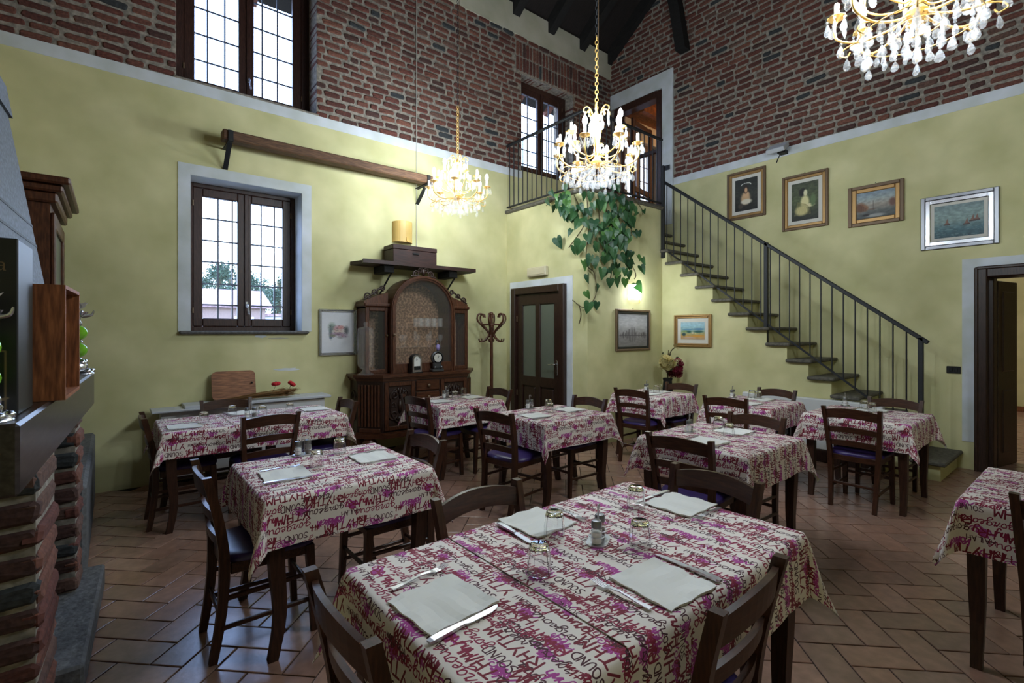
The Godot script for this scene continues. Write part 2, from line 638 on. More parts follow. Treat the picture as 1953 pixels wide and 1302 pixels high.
func cloth_texture() -> ImageTexture:
	var n := 896
	var im := Image.create(n, n, false, Image.FORMAT_RGB8)
	im.fill(Color8(232, 221, 213))
	var red := Color8(120, 16, 40)
	var wine := Color8(140, 24, 60)
	var dark := Color8(70, 24, 34)
	var mag := Color8(168, 58, 140)
	var k := n / 448.0
	for q in [[40, 70], [330, 40], [130, 250], [400, 210], [250, 370], [60, 390], [210, 150], [350, 300]]:
		var c := Vector2(q[0], q[1]) * k
		for j in 9:
			var a: float = TAU * j / 9 + q[0]
			stroke(im, curve([c + Vector2.from_angle(a) * 5 * k, c + Vector2.from_angle(a) * 13 * k, c + Vector2.from_angle(a + 0.5) * rng.randf_range(17, 27) * k], 5), rng.randf_range(2.6, 4.4) * k, mag)
		var sp := []
		for j in 26:
			sp.append(c + Vector2(34, 6) * k + Vector2.from_angle(j * 0.34) * (16.0 - j * 0.5) * k)
		stroke(im, sp, 2.0 * k, mag)
		stroke(im, curve([c + Vector2(-46, 14) * k, c + Vector2(-30, -4) * k, c + Vector2(-20, 16) * k, c + Vector2(-8, 4) * k, c + Vector2(10, 24) * k, c + Vector2(30, 20) * k], 6), 3.2 * k, mag)
	for i in 24:
		var p := Vector2(rng.randf() * n, rng.randf() * n)
		scribble(im, ["hhyh", "gorge", "yhHh", "soun", "Hhah", "rgeous"][i % 6], p, rng.randf_range(26, 38) * k, 0.15, rng.randf_range(1.5, 2.8) * k, [mag, wine, red, wine, red, dark][(i * 7) % 6], 0.0, rng.randf_range(-0.06, 0.06), 0.1)
	scribble(im, "RHYTHM", Vector2(20, 8) * k, 38 * k, 0.08, 3.3 * k, red)
	scribble(im, "SOUND", Vector2(250, 14) * k, 25 * k, -0.05, 1.5 * k, dark)
	scribble(im, "hahnh", Vector2(345, 6) * k, 40 * k, 0.2, 2.9 * k, mag, 0.02)
	scribble(im, "gorgeous", Vector2(120, 58) * k, 36 * k, 0.15, 2.1 * k, wine, -0.02)
	scribble(im, "Rhythm", Vector2(320, 62) * k, 30 * k, 0.05, 2.0 * k, red, 0.1)
	scribble(im, "RHYTH", Vector2(10, 92) * k, 36 * k, 0.1, 3.0 * k, wine, 0.12)
	scribble(im, "HhYyHh", Vector2(160, 112) * k, 40 * k, 0.12, 2.8 * k, red, 0.06)
	scribble(im, "SOUND", Vector2(330, 110) * k, 30 * k, 0.0, 2.2 * k, dark)
	scribble(im, "gorgeous", Vector2(8, 146) * k, 34 * k, 0.12, 1.9 * k, dark, 0.0)
	scribble(im, "HAILAH", Vector2(200, 172) * k, 22 * k, 0.0, 1.6 * k, dark, 0.2)
	scribble(im, "YTHM", Vector2(316, 158) * k, 44 * k, 0.06, 3.5 * k, red, 0.24)
	scribble(im, "Harmonh", Vector2(10, 196) * k, 40 * k, 0.14, 2.9 * k, red, 0.04)
	scribble(im, "gorgeous", Vector2(180, 202) * k, 38 * k, 0.1, 2.2 * k, wine, 0.0)
	scribble(im, "Rhythm", Vector2(330, 222) * k, 32 * k, 0.05, 1.9 * k, dark, 0.06)
	scribble(im, "SOUND", Vector2(30, 258) * k, 28 * k, 0.0, 1.8 * k, dark)
	scribble(im, "RHYTHM", Vector2(190, 258) * k, 40 * k, 0.1, 3.4 * k, red)
	scribble(im, "hahnhah", Vector2(300, 288) * k, 40 * k, 0.2, 2.8 * k, mag, 0.02)
	scribble(im, "gorgeous", Vector2(20, 300) * k, 40 * k, 0.14, 2.2 * k, wine, 0.0)
	scribble(im, "HAILAH", Vector2(210, 322) * k, 24 * k, 0.0, 1.7 * k, dark, 0.2)
	scribble(im, "YTHM", Vector2(20, 350) * k, 42 * k, 0.06, 3.4 * k, red, 0.22)
	scribble(im, "HhyHRy", Vector2(150, 352) * k, 38 * k, 0.14, 2.8 * k, wine, 0.06)
	scribble(im, "gorgeous", Vector2(300, 352) * k, 36 * k, 0.1, 2.0 * k, dark, 0.0)
	scribble(im, "SOUND", Vector2(40, 404) * k, 30 * k, 0.0, 2.0 * k, dark)
	scribble(im, "gorgeous", Vector2(150, 398) * k, 34 * k, 0.1, 2.1 * k, wine, 0.0)
	scribble(im, "RHYTHM", Vector2(296, 400) * k, 36 * k, 0.1, 3.0 * k, red)
	return ImageTexture.create_from_image(im)


func blob(im: Image, x: float, y: float, rx: float, ry: float, c: Color, soft := 0.4) -> void:
	var w := im.get_width()
	var h := im.get_height()
	for py in range(maxi(0, int((y - ry) * h)), mini(h, int((y + ry) * h) + 1)):
		for px in range(maxi(0, int((x - rx) * w)), mini(w, int((x + rx) * w) + 1)):
			var d := Vector2((float(px) / w - x) / rx, (float(py) / h - y) / ry).length()
			var a := clampf((1.0 - d) / soft, 0, 1) * c.a
			if a > 0:
				im.set_pixel(px, py, im.get_pixel(px, py).lerp(Color(c.r, c.g, c.b), a))


func canvas(w: int, h: int, stops: Array, speck: float, sd: int) -> Image:
	var im := Image.create(w, h, false, Image.FORMAT_RGB8)
	var f := FastNoiseLite.new()
	f.seed = sd
	f.frequency = 0.03
	for y in h:
		var t := float(y) / h * (stops.size() - 1)
		var c: Color = stops[int(t)].lerp(stops[mini(int(t) + 1, stops.size() - 1)], t - int(t))
		for x in w:
			var k := 1.0 + f.get_noise_2d(x, y * 2.2) * speck
			im.set_pixel(x, y, Color(c.r * k, c.g * k, c.b * k))
	return im


func picture_mat(called: String, im: Image, rough := 0.6) -> StandardMaterial3D:
	var m := mat(called, Color.WHITE, rough)
	m.albedo_texture = ImageTexture.create_from_image(im)
	return m


func make_pictures() -> void:
	var im := canvas(150, 180, [Color8(206, 206, 210), Color8(206, 206, 210)], 0.02, 1)
	for q in [[0.33, 0.4, 0.12, 0.1, 132, 146, 134], [0.3, 0.5, 0.06, 0.14, 92, 104, 108], [0.5, 0.42, 0.16, 0.06, 186, 134, 138], [0.58, 0.4, 0.1, 0.04, 196, 140, 136], [0.72, 0.46, 0.08, 0.09, 96, 98, 100], [0.5, 0.48, 0.2, 0.05, 196, 178, 164], [0.5, 0.53, 0.26, 0.04, 150, 124, 140], [0.35, 0.56, 0.1, 0.03, 120, 124, 104], [0.64, 0.57, 0.14, 0.04, 158, 138, 152], [0.3, 0.6, 0.05, 0.02, 92, 104, 122], [0.56, 0.6, 0.1, 0.02, 150, 150, 150]]:
		blob(im, 0.5 + (q[0] - 0.5) * 1.15, 0.5 + (q[1] - 0.5) * 1.3, q[2] * 1.3, q[3] * 1.5, Color8(q[4], q[5], q[6]), 0.7)
	for i in 70:
		var p := Vector2(rng.randf_range(0.24, 0.78) * 150, rng.randf_range(0.34, 0.62) * 180)
		stroke(im, [p, p + Vector2(rng.randf_range(-10, 10), rng.randf_range(-4, 4))], rng.randf_range(0.5, 1.0), [Color8(84, 70, 78, 150), Color8(72, 88, 78, 150), Color8(150, 96, 100, 150)][i % 3])
	picture_mat("art_watercolour", im)
	im = canvas(160, 190, [Color8(150, 148, 150), Color8(182, 180, 182), Color8(140, 136, 136), Color8(126, 122, 120)], 0.12, 2)
	for i in 60:
		var x := rng.randf_range(0.06, 0.94)
		var hh := rng.randf_range(0.03, 0.2) * (1.3 if absf(x - 0.42) < 0.2 else 0.6)
		stroke(im, [Vector2(x * 160, 0.66 * 190), Vector2(x * 160, (0.66 - hh) * 190)], rng.randf_range(0.5, 1.8), Color8(88, 82, 84, 120))
		stroke(im, [Vector2(x * 160, 0.66 * 190), Vector2(x * 160 + 2, (0.66 + hh * 0.8) * 190)], rng.randf_range(0.5, 1.8), Color8(96, 90, 92, 90))
	stroke(im, [Vector2(6, 126), Vector2(154, 126)], 1.5, Color8(80, 74, 78))
	picture_mat("art_grey_city", im)
	im = canvas(160, 130, [Color8(160, 186, 196), Color8(150, 190, 204), Color8(136, 170, 176), Color8(150, 160, 120), Color8(196, 150, 84), Color8(176, 150, 124)], 0.12, 3)
	for q in [[0.3, 0.42, 0.3, 0.06, 92, 140, 172], [0.75, 0.4, 0.3, 0.07, 84, 130, 168], [0.2, 0.52, 0.2, 0.07, 124, 150, 96], [0.35, 0.55, 0.12, 0.08, 44, 86, 84], [0.75, 0.54, 0.24, 0.08, 48, 92, 86], [0.13, 0.7, 0.1, 0.12, 46, 74, 80], [0.5, 0.62, 0.07, 0.05, 214, 204, 180], [0.62, 0.64, 0.05, 0.04, 200, 196, 140], [0.72, 0.78, 0.3, 0.08, 204, 146, 60], [0.35, 0.88, 0.3, 0.06, 186, 156, 140]]:
		blob(im, q[0], q[1], q[2], q[3], Color8(q[4], q[5], q[6]), 0.5)
	picture_mat("art_landscape", im)
	# plain generic portraits: a pale half figure on a dark ground
	im = canvas(120, 150, [Color8(36, 38, 32), Color8(52, 52, 44), Color8(30, 28, 24)], 0.3, 4)
	for q in [[0.47, 0.62, 0.26, 0.24, 196, 160, 120], [0.5, 0.5, 0.16, 0.14, 208, 168, 128], [0.48, 0.34, 0.13, 0.15, 52, 34, 24], [0.49, 0.36, 0.08, 0.1, 206, 164, 126], [0.5, 0.72, 0.3, 0.1, 216, 206, 184], [0.25, 0.84, 0.14, 0.1, 70, 60, 52]]:
		blob(im, q[0], q[1], q[2], q[3], Color8(q[4], q[5], q[6]), 0.4)
	for i in 14:
		dab(im, Vector2(0.49 * 120 + cos(i * 0.5) * 26, 30 - absf(sin(i * 0.5)) * 9), 2.2, Color8(222, 222, 214))
	picture_mat("art_portrait_wreath", im)
	im = canvas(130, 160, [Color8(66, 70, 52), Color8(78, 88, 56), Color8(40, 40, 34)], 0.3, 5)
	for q in [[0.42, 0.26, 0.17, 0.14, 28, 26, 22], [0.52, 0.28, 0.09, 0.11, 214, 208, 170], [0.5, 0.52, 0.2, 0.22, 214, 204, 150], [0.38, 0.74, 0.3, 0.16, 206, 194, 138], [0.7, 0.62, 0.2, 0.06, 214, 204, 158], [0.8, 0.5, 0.12, 0.2, 92, 110, 70]]:
		blob(im, q[0], q[1], q[2], q[3], Color8(q[4], q[5], q[6]), 0.4)
	for i in 14:
		stroke(im, curve([Vector2(30 + i * 3, 80 + i), Vector2(22 + i * 5, 110), Vector2(14 + i * 6, 138)], 4), 0.8, Color8(150, 138, 84, 160))
	picture_mat("art_portrait_pale", im)
	im = canvas(190, 120, [Color8(120, 136, 150), Color8(150, 160, 160), Color8(160, 150, 136), Color8(96, 98, 96), Color8(70, 74, 74)], 0.2, 6)
	for q in [[0.12, 0.55, 0.16, 0.22, 122, 84, 60], [0.24, 0.6, 0.1, 0.14, 136, 98, 70], [0.93, 0.5, 0.12, 0.2, 110, 78, 66], [0.5, 0.9, 0.3, 0.08, 150, 150, 146], [0.25, 0.86, 0.12, 0.05, 46, 40, 40], [0.42, 0.66, 0.14, 0.03, 116, 96, 84]]:
		blob(im, q[0], q[1], q[2], q[3], Color8(q[4], q[5], q[6]), 0.5)
	for i in 9:
		stroke(im, [Vector2(8 + i * 5, 84), Vector2(8 + i * 5, 46 + i * 3)], 1.2, Color8(86, 56, 44, 180))
	stroke(im, [Vector2(84, 82), Vector2(84, 40)], 0.8, Color8(60, 50, 46))
	picture_mat("art_harbour", im)
	im = canvas(210, 140, [Color8(120, 138, 140), Color8(132, 152, 150), Color8(128, 148, 144), Color8(74, 104, 112), Color8(58, 84, 92)], 0.22, 7)
	for q in [[0.26, 0.6], [0.66, 0.64], [0.78, 0.56], [0.86, 0.55]]:
		var b := Vector2(q[0] * 210, q[1] * 140)
		for j in 12:
			stroke(im, [b + Vector2(-9 + j, -3), b + Vector2(-7 + j * 0.9, -3 - j * 2.0)], 1.0, Color8(126, 92, 80))
			stroke(im, [b + Vector2(3 + j * 0.8, -3), b + Vector2(3 + j * 0.3, -22 + j * 1.6)], 1.0, Color8(116, 84, 76))
		stroke(im, [b + Vector2(-12, 0), b + Vector2(14, 0)], 2.4, Color8(70, 56, 54))
	for i in 60:
		var p := Vector2(rng.randf() * 210, rng.randf_range(90, 138))
		stroke(im, [p, p + Vector2(rng.randf_range(5, 16), 0)], 0.8, Color8(130, 156, 156, 110))
	picture_mat("art_boats", im)
	# gold line print on the black carton
	im = Image.create(128, 200, false, Image.FORMAT_RGB8)
	im.fill(Color8(16, 15, 16))
	for i in 12:
		var c := Vector2(rng.randf_range(20, 108), rng.randf_range(116, 186))
		stroke(im, curve([c, c + Vector2(rng.randf_range(-20, 20), rng.randf_range(-26, 26)), c + Vector2(rng.randf_range(-26, 26), rng.randf_range(-14, 14)), c + Vector2(rng.randf_range(-8, 8), 20)], 6), 1.0, Color8(120, 96, 60))
	for q in [[8, 108, 120, 108], [120, 108, 120, 194], [120, 194, 8, 194], [8, 194, 8, 108]]:
		stroke(im, [Vector2(q[0], q[1]), Vector2(q[2], q[3])], 1.0, Color8(120, 96, 60))
	picture_mat("carton_print", im, 0.35)
	var cl := mat("cloth_print", Color.WHITE, 0.85)
	cl.albedo_texture = cloth_texture()
	cl.rim_enabled = true
	cl.rim = 0.15


# ---------- the shell of the room
func cells(b: MB, axis: int, p0: float, p1: float, a0: float, a1: float, y0: float, y1: float, holes: Array) -> void:
	var xs := [a0, a1]
	var ys := [y0, y1]
	for h in holes:
		for q in [h[0], h[1]]:
			if q > a0 and q < a1:
				xs.append(q)
		for q in [h[2], h[3]]:
			if q > y0 and q < y1:
				ys.append(q)
	xs.sort()
	ys.sort()
	for i in xs.size() - 1:
		for j in ys.size() - 1:
			if xs[i + 1] - xs[i] < 1e-5 or ys[j + 1] - ys[j] < 1e-5:
				continue
			var mx: float = (xs[i] + xs[i + 1]) / 2
			var my: float = (ys[j] + ys[j + 1]) / 2
			var open := false
			for h in holes:
				open = open or (mx > h[0] and mx < h[1] and my > h[2] and my < h[3])
			if open:
				continue
			if axis == 0:
				b.span(Vector3(xs[i], ys[j], p0), Vector3(xs[i + 1], ys[j + 1], p1))
			else:
				b.span(Vector3(p0, ys[j], xs[i]), Vector3(p1, ys[j + 1], xs[i + 1]))


const BRICK_SHAPES := 5
const BRICK_TONES := [[0.185, 0.062, 0.044], [0.215, 0.08, 0.055], [0.145, 0.05, 0.038], [0.25, 0.098, 0.066], [0.1, 0.046, 0.038], [0.055, 0.061, 0.064], [0.185, 0.096, 0.073]]


func brick_mesh(shape: int, tone: int, deep: float) -> ArrayMesh:
	var key := "brick%d_%d_%.2f" % [shape, tone, deep]
	if cache.has(key):
		return cache[key]
	var r := RandomNumberGenerator.new()
	r.seed = 100 + shape
	var b := MB.new()
	b.use_col = true
	var t: Array = BRICK_TONES[tone]
	b.col = Color(t[0], t[1], t[2])
	# front face inset from the body: rough, worn edges
	var w := 0.125
	var h := 0.031
	var f := []
	var k := []
	# an uneven outline with knocked-off corners
	for q in [[-1, -0.5], [-0.9, -1], [0, -1], [0.88, -1], [1, -0.45], [1, 0.4], [0.9, 1], [0, 1], [-0.86, 1], [-1, 0.5]]:
		var e := Vector3(q[0] * w + r.randf_range(-0.007, 0.005), q[1] * h + r.randf_range(-0.0055, 0.0055), r.randf_range(-0.014, -0.008))
		k.append(e)
		f.append(Vector3(e.x * (1.0 - 0.011 / w) + r.randf_range(-0.003, 0.003), e.y * (1.0 - 0.009 / h), r.randf_range(-0.003, 0.005)))
	for i in 10:
		b.tri(Vector3(0, 0, 0.003), f[i], f[(i + 1) % 10])
	for i in 10:
		var j := (i + 1) % 10
		b.quad(k[i], k[j], f[j], f[i])
		var a: Vector3 = k[i]
		var c: Vector3 = k[j]
		b.quad(Vector3(a.x, a.y, -deep), Vector3(c.x, c.y, -deep), c, a)
	cache[key] = b.mesh()
	return cache[key]


# spots: dictionaries with the place of the brick's face, its axes, length, height, depth
func lay_bricks(parent: Node3D, spots: Array, most := 300) -> void:
	for s in spots:
		s.rank = shows(s.p) * s.len
		if not s.has("tone"):
			s.tone = [0, 0, 1, 1, 2, 2, 3, 4, 6, 0, 1, 5 if rng.randf() < 0.7 else 2][rng.randi() % 12]
		s.shape = rng.randi() % BRICK_SHAPES
		var b: Basis = s.b
		b = b * Basis(Vector3.BACK, rng.randf_range(-0.045, 0.045))
		s.xf = Transform3D(b.x * (s.len / 0.25), b.y * (s.tall / 0.062), b.z, s.p + s.b.z * rng.randf_range(-0.005, 0.007))
	spots.sort_custom(func(p, q): return p.rank > q.rank)
	var rest := {}
	for i in spots.size():
		var s: Dictionary = spots[i]
		if i < most and s.rank > 0:
			put("brick", brick_mesh(s.shape, s.tone, s.deep), M.brick, parent, s.xf)
		else:
			var key := [s.shape, s.tone, s.deep]
			if not rest.has(key):
				rest[key] = []
			rest[key].append(s.xf)
	if rest:
		var all := MB.new()
		all.use_col = true
		for key in rest:
			var arr := brick_mesh(key[0], key[1], key[2]).surface_get_arrays(0)
			var vs: PackedVector3Array = arr[Mesh.ARRAY_VERTEX]
			all.col = arr[Mesh.ARRAY_COLOR][0]
			for xf in rest[key]:
				for i in range(0, vs.size(), 3):
					all.tri(xf * vs[i], xf * vs[i + 2], xf * vs[i + 1])
		var o := obj("brickwork", all, M.brick, parent)
		o.set_meta("kind", "stuff")


# rows of bricks on a plane: origin, axis along, outward normal; holes as [a0, a1, y0, y1]; top(a) gives the height the rows reach
func brick_rows(o: Vector3, ax: Vector3, nrm: Vector3, a0: float, a1: float, y0: float, top: Callable, holes: Array) -> Array:
	var out := []
	var bas := Basis(ax, Vector3.UP, nrm) if ax.cross(Vector3.UP).dot(nrm) > 0 else Basis(-ax, Vector3.UP, nrm)
	var y := y0
	var row := 0
	while y < 9.9:
		var tall := rng.randf_range(0.056, 0.064)
		var step := tall + 0.027
		var a := a0 - rng.randf() * 0.25
		while a < a1:
			var ln := rng.randf_range(0.165, 0.255) if rng.randf() < 0.74 else rng.randf_range(0.09, 0.15)
			var s0 := maxf(a, a0)
			var s1 := minf(a + ln, a1)
			var deep := 0.06
			for h in holes:
				if y + tall * 0.6 > h[2] and y + tall * 0.4 < h[3]:
					if s0 < h[0] and s1 > h[0]:
						s1 = h[0]
					elif s0 < h[1] and s1 > h[1]:
						s0 = h[1]
						deep = 0.26
					elif s0 >= h[0] - 0.001 and s1 <= h[1] + 0.001:
						s1 = s0
			if s1 - s0 > 0.045 and y + tall < top.call((s0 + s1) / 2):
				out.append({"p": o + ax * ((s0 + s1) / 2) + Vector3.UP * (y + tall / 2 + 0.007 * sin(a * 2.3 + row * 0.7) + rng.randf_range(-0.005, 0.005)), "b": bas, "len": s1 - s0, "tall": tall, "deep": deep})
			a += ln + rng.randf_range(0.016, 0.034)
		y += step
		row += 1
	return out


func roof_y(z: float) -> float:
	var mid := (ZA + ZS) / 2
	return 6.72 + 0.74 * (z - ZA) if z < mid else 6.72 + 0.74 * (ZS - z)


func make_walls() -> void:
	var lower := [0.62, 1.71, 1.5, 3.105]
	var upper := [0.5, 1.88, 4.08, 5.9]
	var small := [5.06, 6.25, 4.07, 5.62]
	# window wall
	var wn := struct("wall_north")
	var b := MB.new()
	cells(b, 0, ZA, ZA - 0.5, XW - 0.3, XB + 0.3, -0.1, 3.94, [lower])
	cells(b, 0, ZA, ZA - 0.5, 5.06, XB + 0.3, 3.94, 4.07, [])
	obj("plaster", b, M.plaster_yellow, wn)
	b = MB.new()
	b.span(Vector3(XW - 0.3, 3.94, ZA - 0.5), Vector3(5.06, 4.055, ZA + 0.006))
	obj("white_band", b, M.plaster_white, wn)
	b = MB.new()
	cells(b, 0, ZA - 0.012, ZA - 0.5, XW - 0.3, XB + 0.3, 4.055, 6.2, [upper, small])
	obj("mortar_bed", b, M.mortar, wn)
	b = MB.new()
	b.span(Vector3(XW - 0.3, 6.2, ZA - 0.3), Vector3(XB + 0.3, 6.66, ZA + 0.012))
	obj("frieze", b, M.plaster_frieze, wn)
	# where paint has come off under the window
	for q in [[497, 641, 0.09, 0.022, "plaster_white"], [548, 704, 0.16, 0.02, "plaster_white"], [530, 645, 0.12, 0.012, "plaster_frieze"]]:
		b = MB.new()
		var c := on_z(q[0], q[1], ZA)
		var pp := PackedVector2Array()
		for i in 14:
			var a := TAU * i / 14
			pp.append(Vector2(cos(a) * q[2], sin(a) * q[3]) * rng.randf_range(0.55, 1.0))
		b.extrude(pp, at_pos(Vector3(c.x, c.y, ZA - 0.002)), 0.0035)
		obj("bare_patch", b, M[q[4]], wn)
	var arch := [4.93, 6.42, 5.62, 6.12]
	var spots := brick_rows(Vector3(0, 0, ZA), Vector3.RIGHT, Vector3.BACK, XW, XB, 4.06, func(_a): return 6.22, [upper, small, arch])
	# soldier course over the small window, its bricks also turned into the soffit
	var x := 4.95
	while x < 6.4:
		for k in 2:
			var half := 0.12 if (int(x * 100) + k) % 3 else 0.24
			var yy := 5.65 + 0.115 + k * 0.235
			spots.append({"p": Vector3(x + 0.03, yy, ZA), "b": Basis(Vector3.UP, Vector3.LEFT, Vector3.BACK), "len": 0.22, "tall": 0.052, "deep": 0.06})
		if x > 5.03 and x < 6.22:
			spots.append({"p": Vector3(x + 0.03, 5.625, ZA - 0.13), "b": Basis(Vector3.FORWARD, Vector3.LEFT, Vector3.DOWN), "len": 0.22, "tall": 0.052, "deep": 0.02})
		x += 0.071
	lay_bricks(wn, spots)
	# gable wall with the stairs
	var wd := [-0.86, 0.3, -0.1, 2.12]
	var ud := [-5.86, -4.86, LAND, 5.62]
	var we := struct("wall_east")
	b = MB.new()
	cells(b, 1, XB, XB + 0.3, ZA, ZS, -0.1, 3.94, [wd, ud])
	cells(b, 1, XB, XB + 0.3, ZA, -4.64, 3.94, 4.055, [ud])
	obj("plaster", b, M.plaster_yellow, we)
	b = MB.new()
	b.span(Vector3(XB - 0.006, 3.94, -4.66), Vector3(XB + 0.3, 4.055, ZS))
	obj("white_band", b, M.plaster_white, we)
	b = MB.new()
	cells(b, 1, XB + 0.012, XB + 0.3, ZA, ZS, 4.055, 6.2, [ud])
	var mid := (ZA + ZS) / 2
	b.extrude(PackedVector2Array([Vector2(ZA, 6.2), Vector2(ZS, 6.2), Vector2(ZS, roof_y(ZS)), Vector2(mid, roof_y(mid)), Vector2(ZA, roof_y(ZA))]), Transform3D(Basis(Vector3(0, 0, 1), Vector3.UP, Vector3(-1, 0, 0)), Vector3(XB + 0.3, 0, 0)), 0.288)
	obj("mortar_bed", b, M.mortar, we)
	b = MB.new()
	b.span(Vector3(XB - 0.014, 5.64, ZA), Vector3(XB + 0.02, 5.9, -4.64))
	b.span(Vector3(XB - 0.014, 3.3, -4.86), Vector3(XB + 0.02, 5.64, -4.66))
	b.span(Vector3(XB - 0.03, 3.94, -4.66), Vector3(XB + 0.02, 5.64, -4.64))
	obj("door_surround", b, M.plaster_white, we)
	b = MB.new()
	b.span(Vector3(XB - 0.008, 0.3, -1.06), Vector3(XB + 0.02, 2.29, -0.955))
	b.span(Vector3(XB - 0.008, 2.19, -0.955), Vector3(XB + 0.02, 2.29, 0.5))
	b.span(Vector3(XB - 0.008, 0.3, 0.395), Vector3(XB + 0.02, 2.19, 0.5))
	obj("door_surround", b, M.plaster_white, we)
	spots = brick_rows(Vector3(XB, 0, 0), Vector3(0, 0, 1), Vector3.LEFT, ZA, ZS, 4.06, func(a): return roof_y(a) + 0.1, [[ZA, -4.64, 3.0, 5.9]])
	lay_bricks(we, spots)
	# the two walls behind the camera
	var ws := struct("wall_south")
	b = MB.new()
	b.span(Vector3(XW - 0.3, -0.1, ZS), Vector3(XB + 0.3, 3.94, ZS + 0.3))
	obj("plaster", b, M.plaster_yellow, ws)
	b = MB.new()
	b.span(Vector3(XW - 0.3, 3.94, ZS), Vector3(XB + 0.3, 6.75, ZS + 0.3))
	obj("brick_facing", b, M.brick_plain, ws)
	var ww := struct("wall_west")
	b = MB.new()
	b.span(Vector3(XW - 0.3, -0.1, ZA), Vector3(XW, 3.94, ZS))
	obj("plaster", b, M.plaster_yellow, ww)
	b = MB.new()
	b.extrude(PackedVector2Array([Vector2(ZA, 3.94), Vector2(ZS, 3.94), Vector2(ZS, roof_y(ZS)), Vector2(mid, roof_y(mid)), Vector2(ZA, roof_y(ZA))]), Transform3D(Basis(Vector3(0, 0, 1), Vector3.UP, Vector3(-1, 0, 0)), Vector3(XW, 0, 0)), 0.3)
	obj("brick_facing", b, M.brick_plain, ww)
	# roof
	var c := struct("ceiling")
	for sg in [1.0, -1.0]:
		b = MB.new()
		var za: float = ZA - 0.35 if sg > 0 else ZS + 0.35
		var ya: float = 6.72 - 0.74 * 0.35
		var n := Vector3(0, 1, -0.74 * sg).normalized()
		var p := Vector3(XW - 0.3, ya, za)
		var q := Vector3(XW - 0.3, roof_y(mid), mid)
		var dx := Vector3(XB - XW + 0.6, 0, 0)
		var up := n * 0.06
		var m := (p + q + dx) / 2 + up / 2
		b.box(m, Vector3(dx.x, 0.06, (q - p).length()), Basis(Vector3.RIGHT, n, Vector3.RIGHT.cross(n)))
		obj("roof_boards", b, M.wood_roof, c)
		var r0 := XB - 0.03 - 0.76 * 11
		for i in 12:
			b = MB.new()
			var xr := r0 + 0.76 * i
			var m2 := (p + q) / 2 - n * 0.1
			m2.x = xr
			b.box(m2, Vector3(0.14, 0.2, (q - p).length()), Basis(Vector3.RIGHT, n, Vector3.RIGHT.cross(n)))
			obj("rafter", b, M.wood_rafter, c)
	b = MB.new()
	b.bar([Vector3(7.17, 6.05, -4.42), Vector3(7.17, 6.75, -4.53), Vector3(7.17, 7.7, -4.72)], [0.16, 0.16, 0.16], [0.17, 0.17, 0.17])
	obj("wall_strut", b, M.wood_rafter, c)
	b = MB.new()
	b.box(Vector3((XW + XB) / 2, roof_y(mid) - 0.25, mid), Vector3(XB - XW, 0.3, 0.2))
	obj("ridge_beam", b, M.wood_rafter, c)


func tile_mesh(shape: int, tone: int) -> ArrayMesh:
	var key := "tile%d_%d" % [shape, tone]
	if cache.has(key):
		return cache[key]
	var r := RandomNumberGenerator.new()
	r.seed = 40 + shape
	var b := MB.new()
	b.use_col = true
	var t: Array = [[0.4, 0.22, 0.158], [0.44, 0.24, 0.17], [0.36, 0.21, 0.155], [0.46, 0.265, 0.195], [0.34, 0.185, 0.135]][tone]
	b.col = Color(t[0], t[1], t[2])
	var o := []
	var p := []
	for q in [[-1, 1], [1, 1], [1, -1], [-1, -1]]:
		var y := r.randf_range(-0.0012, 0.0004)
		o.append(Vector3(q[0] * 0.153, y - 0.0012, q[1] * 0.0755))
		p.append(Vector3(q[0] * 0.149, y, q[1] * 0.0715))
	b.quad(p[0], p[1], p[2], p[3])
	for i in 4:
		var j := (i + 1) % 4
		b.quad(o[i], o[j], p[j], p[i])
		b.quad(o[i] + Vector3.DOWN * 0.008, o[j] + Vector3.DOWN * 0.008, o[j], o[i])
	cache[key] = b.mesh()
	return cache[key]


func make_floor() -> void:
	var f := struct("floor")
	var b := MB.new()
	b.span(Vector3(XW - 0.3, -0.25, ZA - 0.5), Vector3(XB + 0.3, -0.0055, ZS + 0.3))
	b.span(Vector3(XB + 0.3, -0.25, -4.2), Vector3(13.4, -0.0055, ZS + 0.3))
	obj("grout_bed", b, M.grout, f)
	var W := 0.157
	var e1 := Vector3(sqrt(0.5), 0, sqrt(0.5))
	var e2 := Vector3(-sqrt(0.5), 0, sqrt(0.5))
	var o := e1 * 1.604 + e2 * -2.82
	var spots := []
	for n in range(-70, 70):
		for m in range(-30, 30):
			for kind in 2:
				var a := n + 4.0 * m + (1.0 if kind == 0 else 2.5)
				var c := n + (0.5 if kind == 0 else 0.0)
				var p := o + e1 * a * W + e2 * c * W
				var here := p.x > XW and p.x < XB + 0.05 and p.z > ZA and p.z < ZS
				var next := p.x >= XB + 0.05 and p.x < 13.2 and p.z > -3.5 and p.z < 2.5
				if here or next:
					var ln := e1 if kind == 0 else e2
					spots.append({"xf": Transform3D(Basis(ln, Vector3.UP, ln.cross(Vector3.UP)), p), "r": shows(p) if here else 0.0, "s": rng.randi() % 4, "t": [0, 0, 1, 2, 2, 3, 4, 0][rng.randi() % 8]})
	spots.sort_custom(func(p, q): return p.r > q.r)
	var st := SurfaceTool.new()
	st.begin(Mesh.PRIMITIVE_TRIANGLES)
	for i in spots.size():
		var s: Dictionary = spots[i]
		if i < 300:
			put("tile", tile_mesh(s.s, s.t), M.tile, f, s.xf)
		else:
			st.append_from(tile_mesh(s.s, s.t), 0, s.xf)
	var rest := put("tiling", st.commit(), M.tile, f)
	rest.set_meta("kind", "stuff")


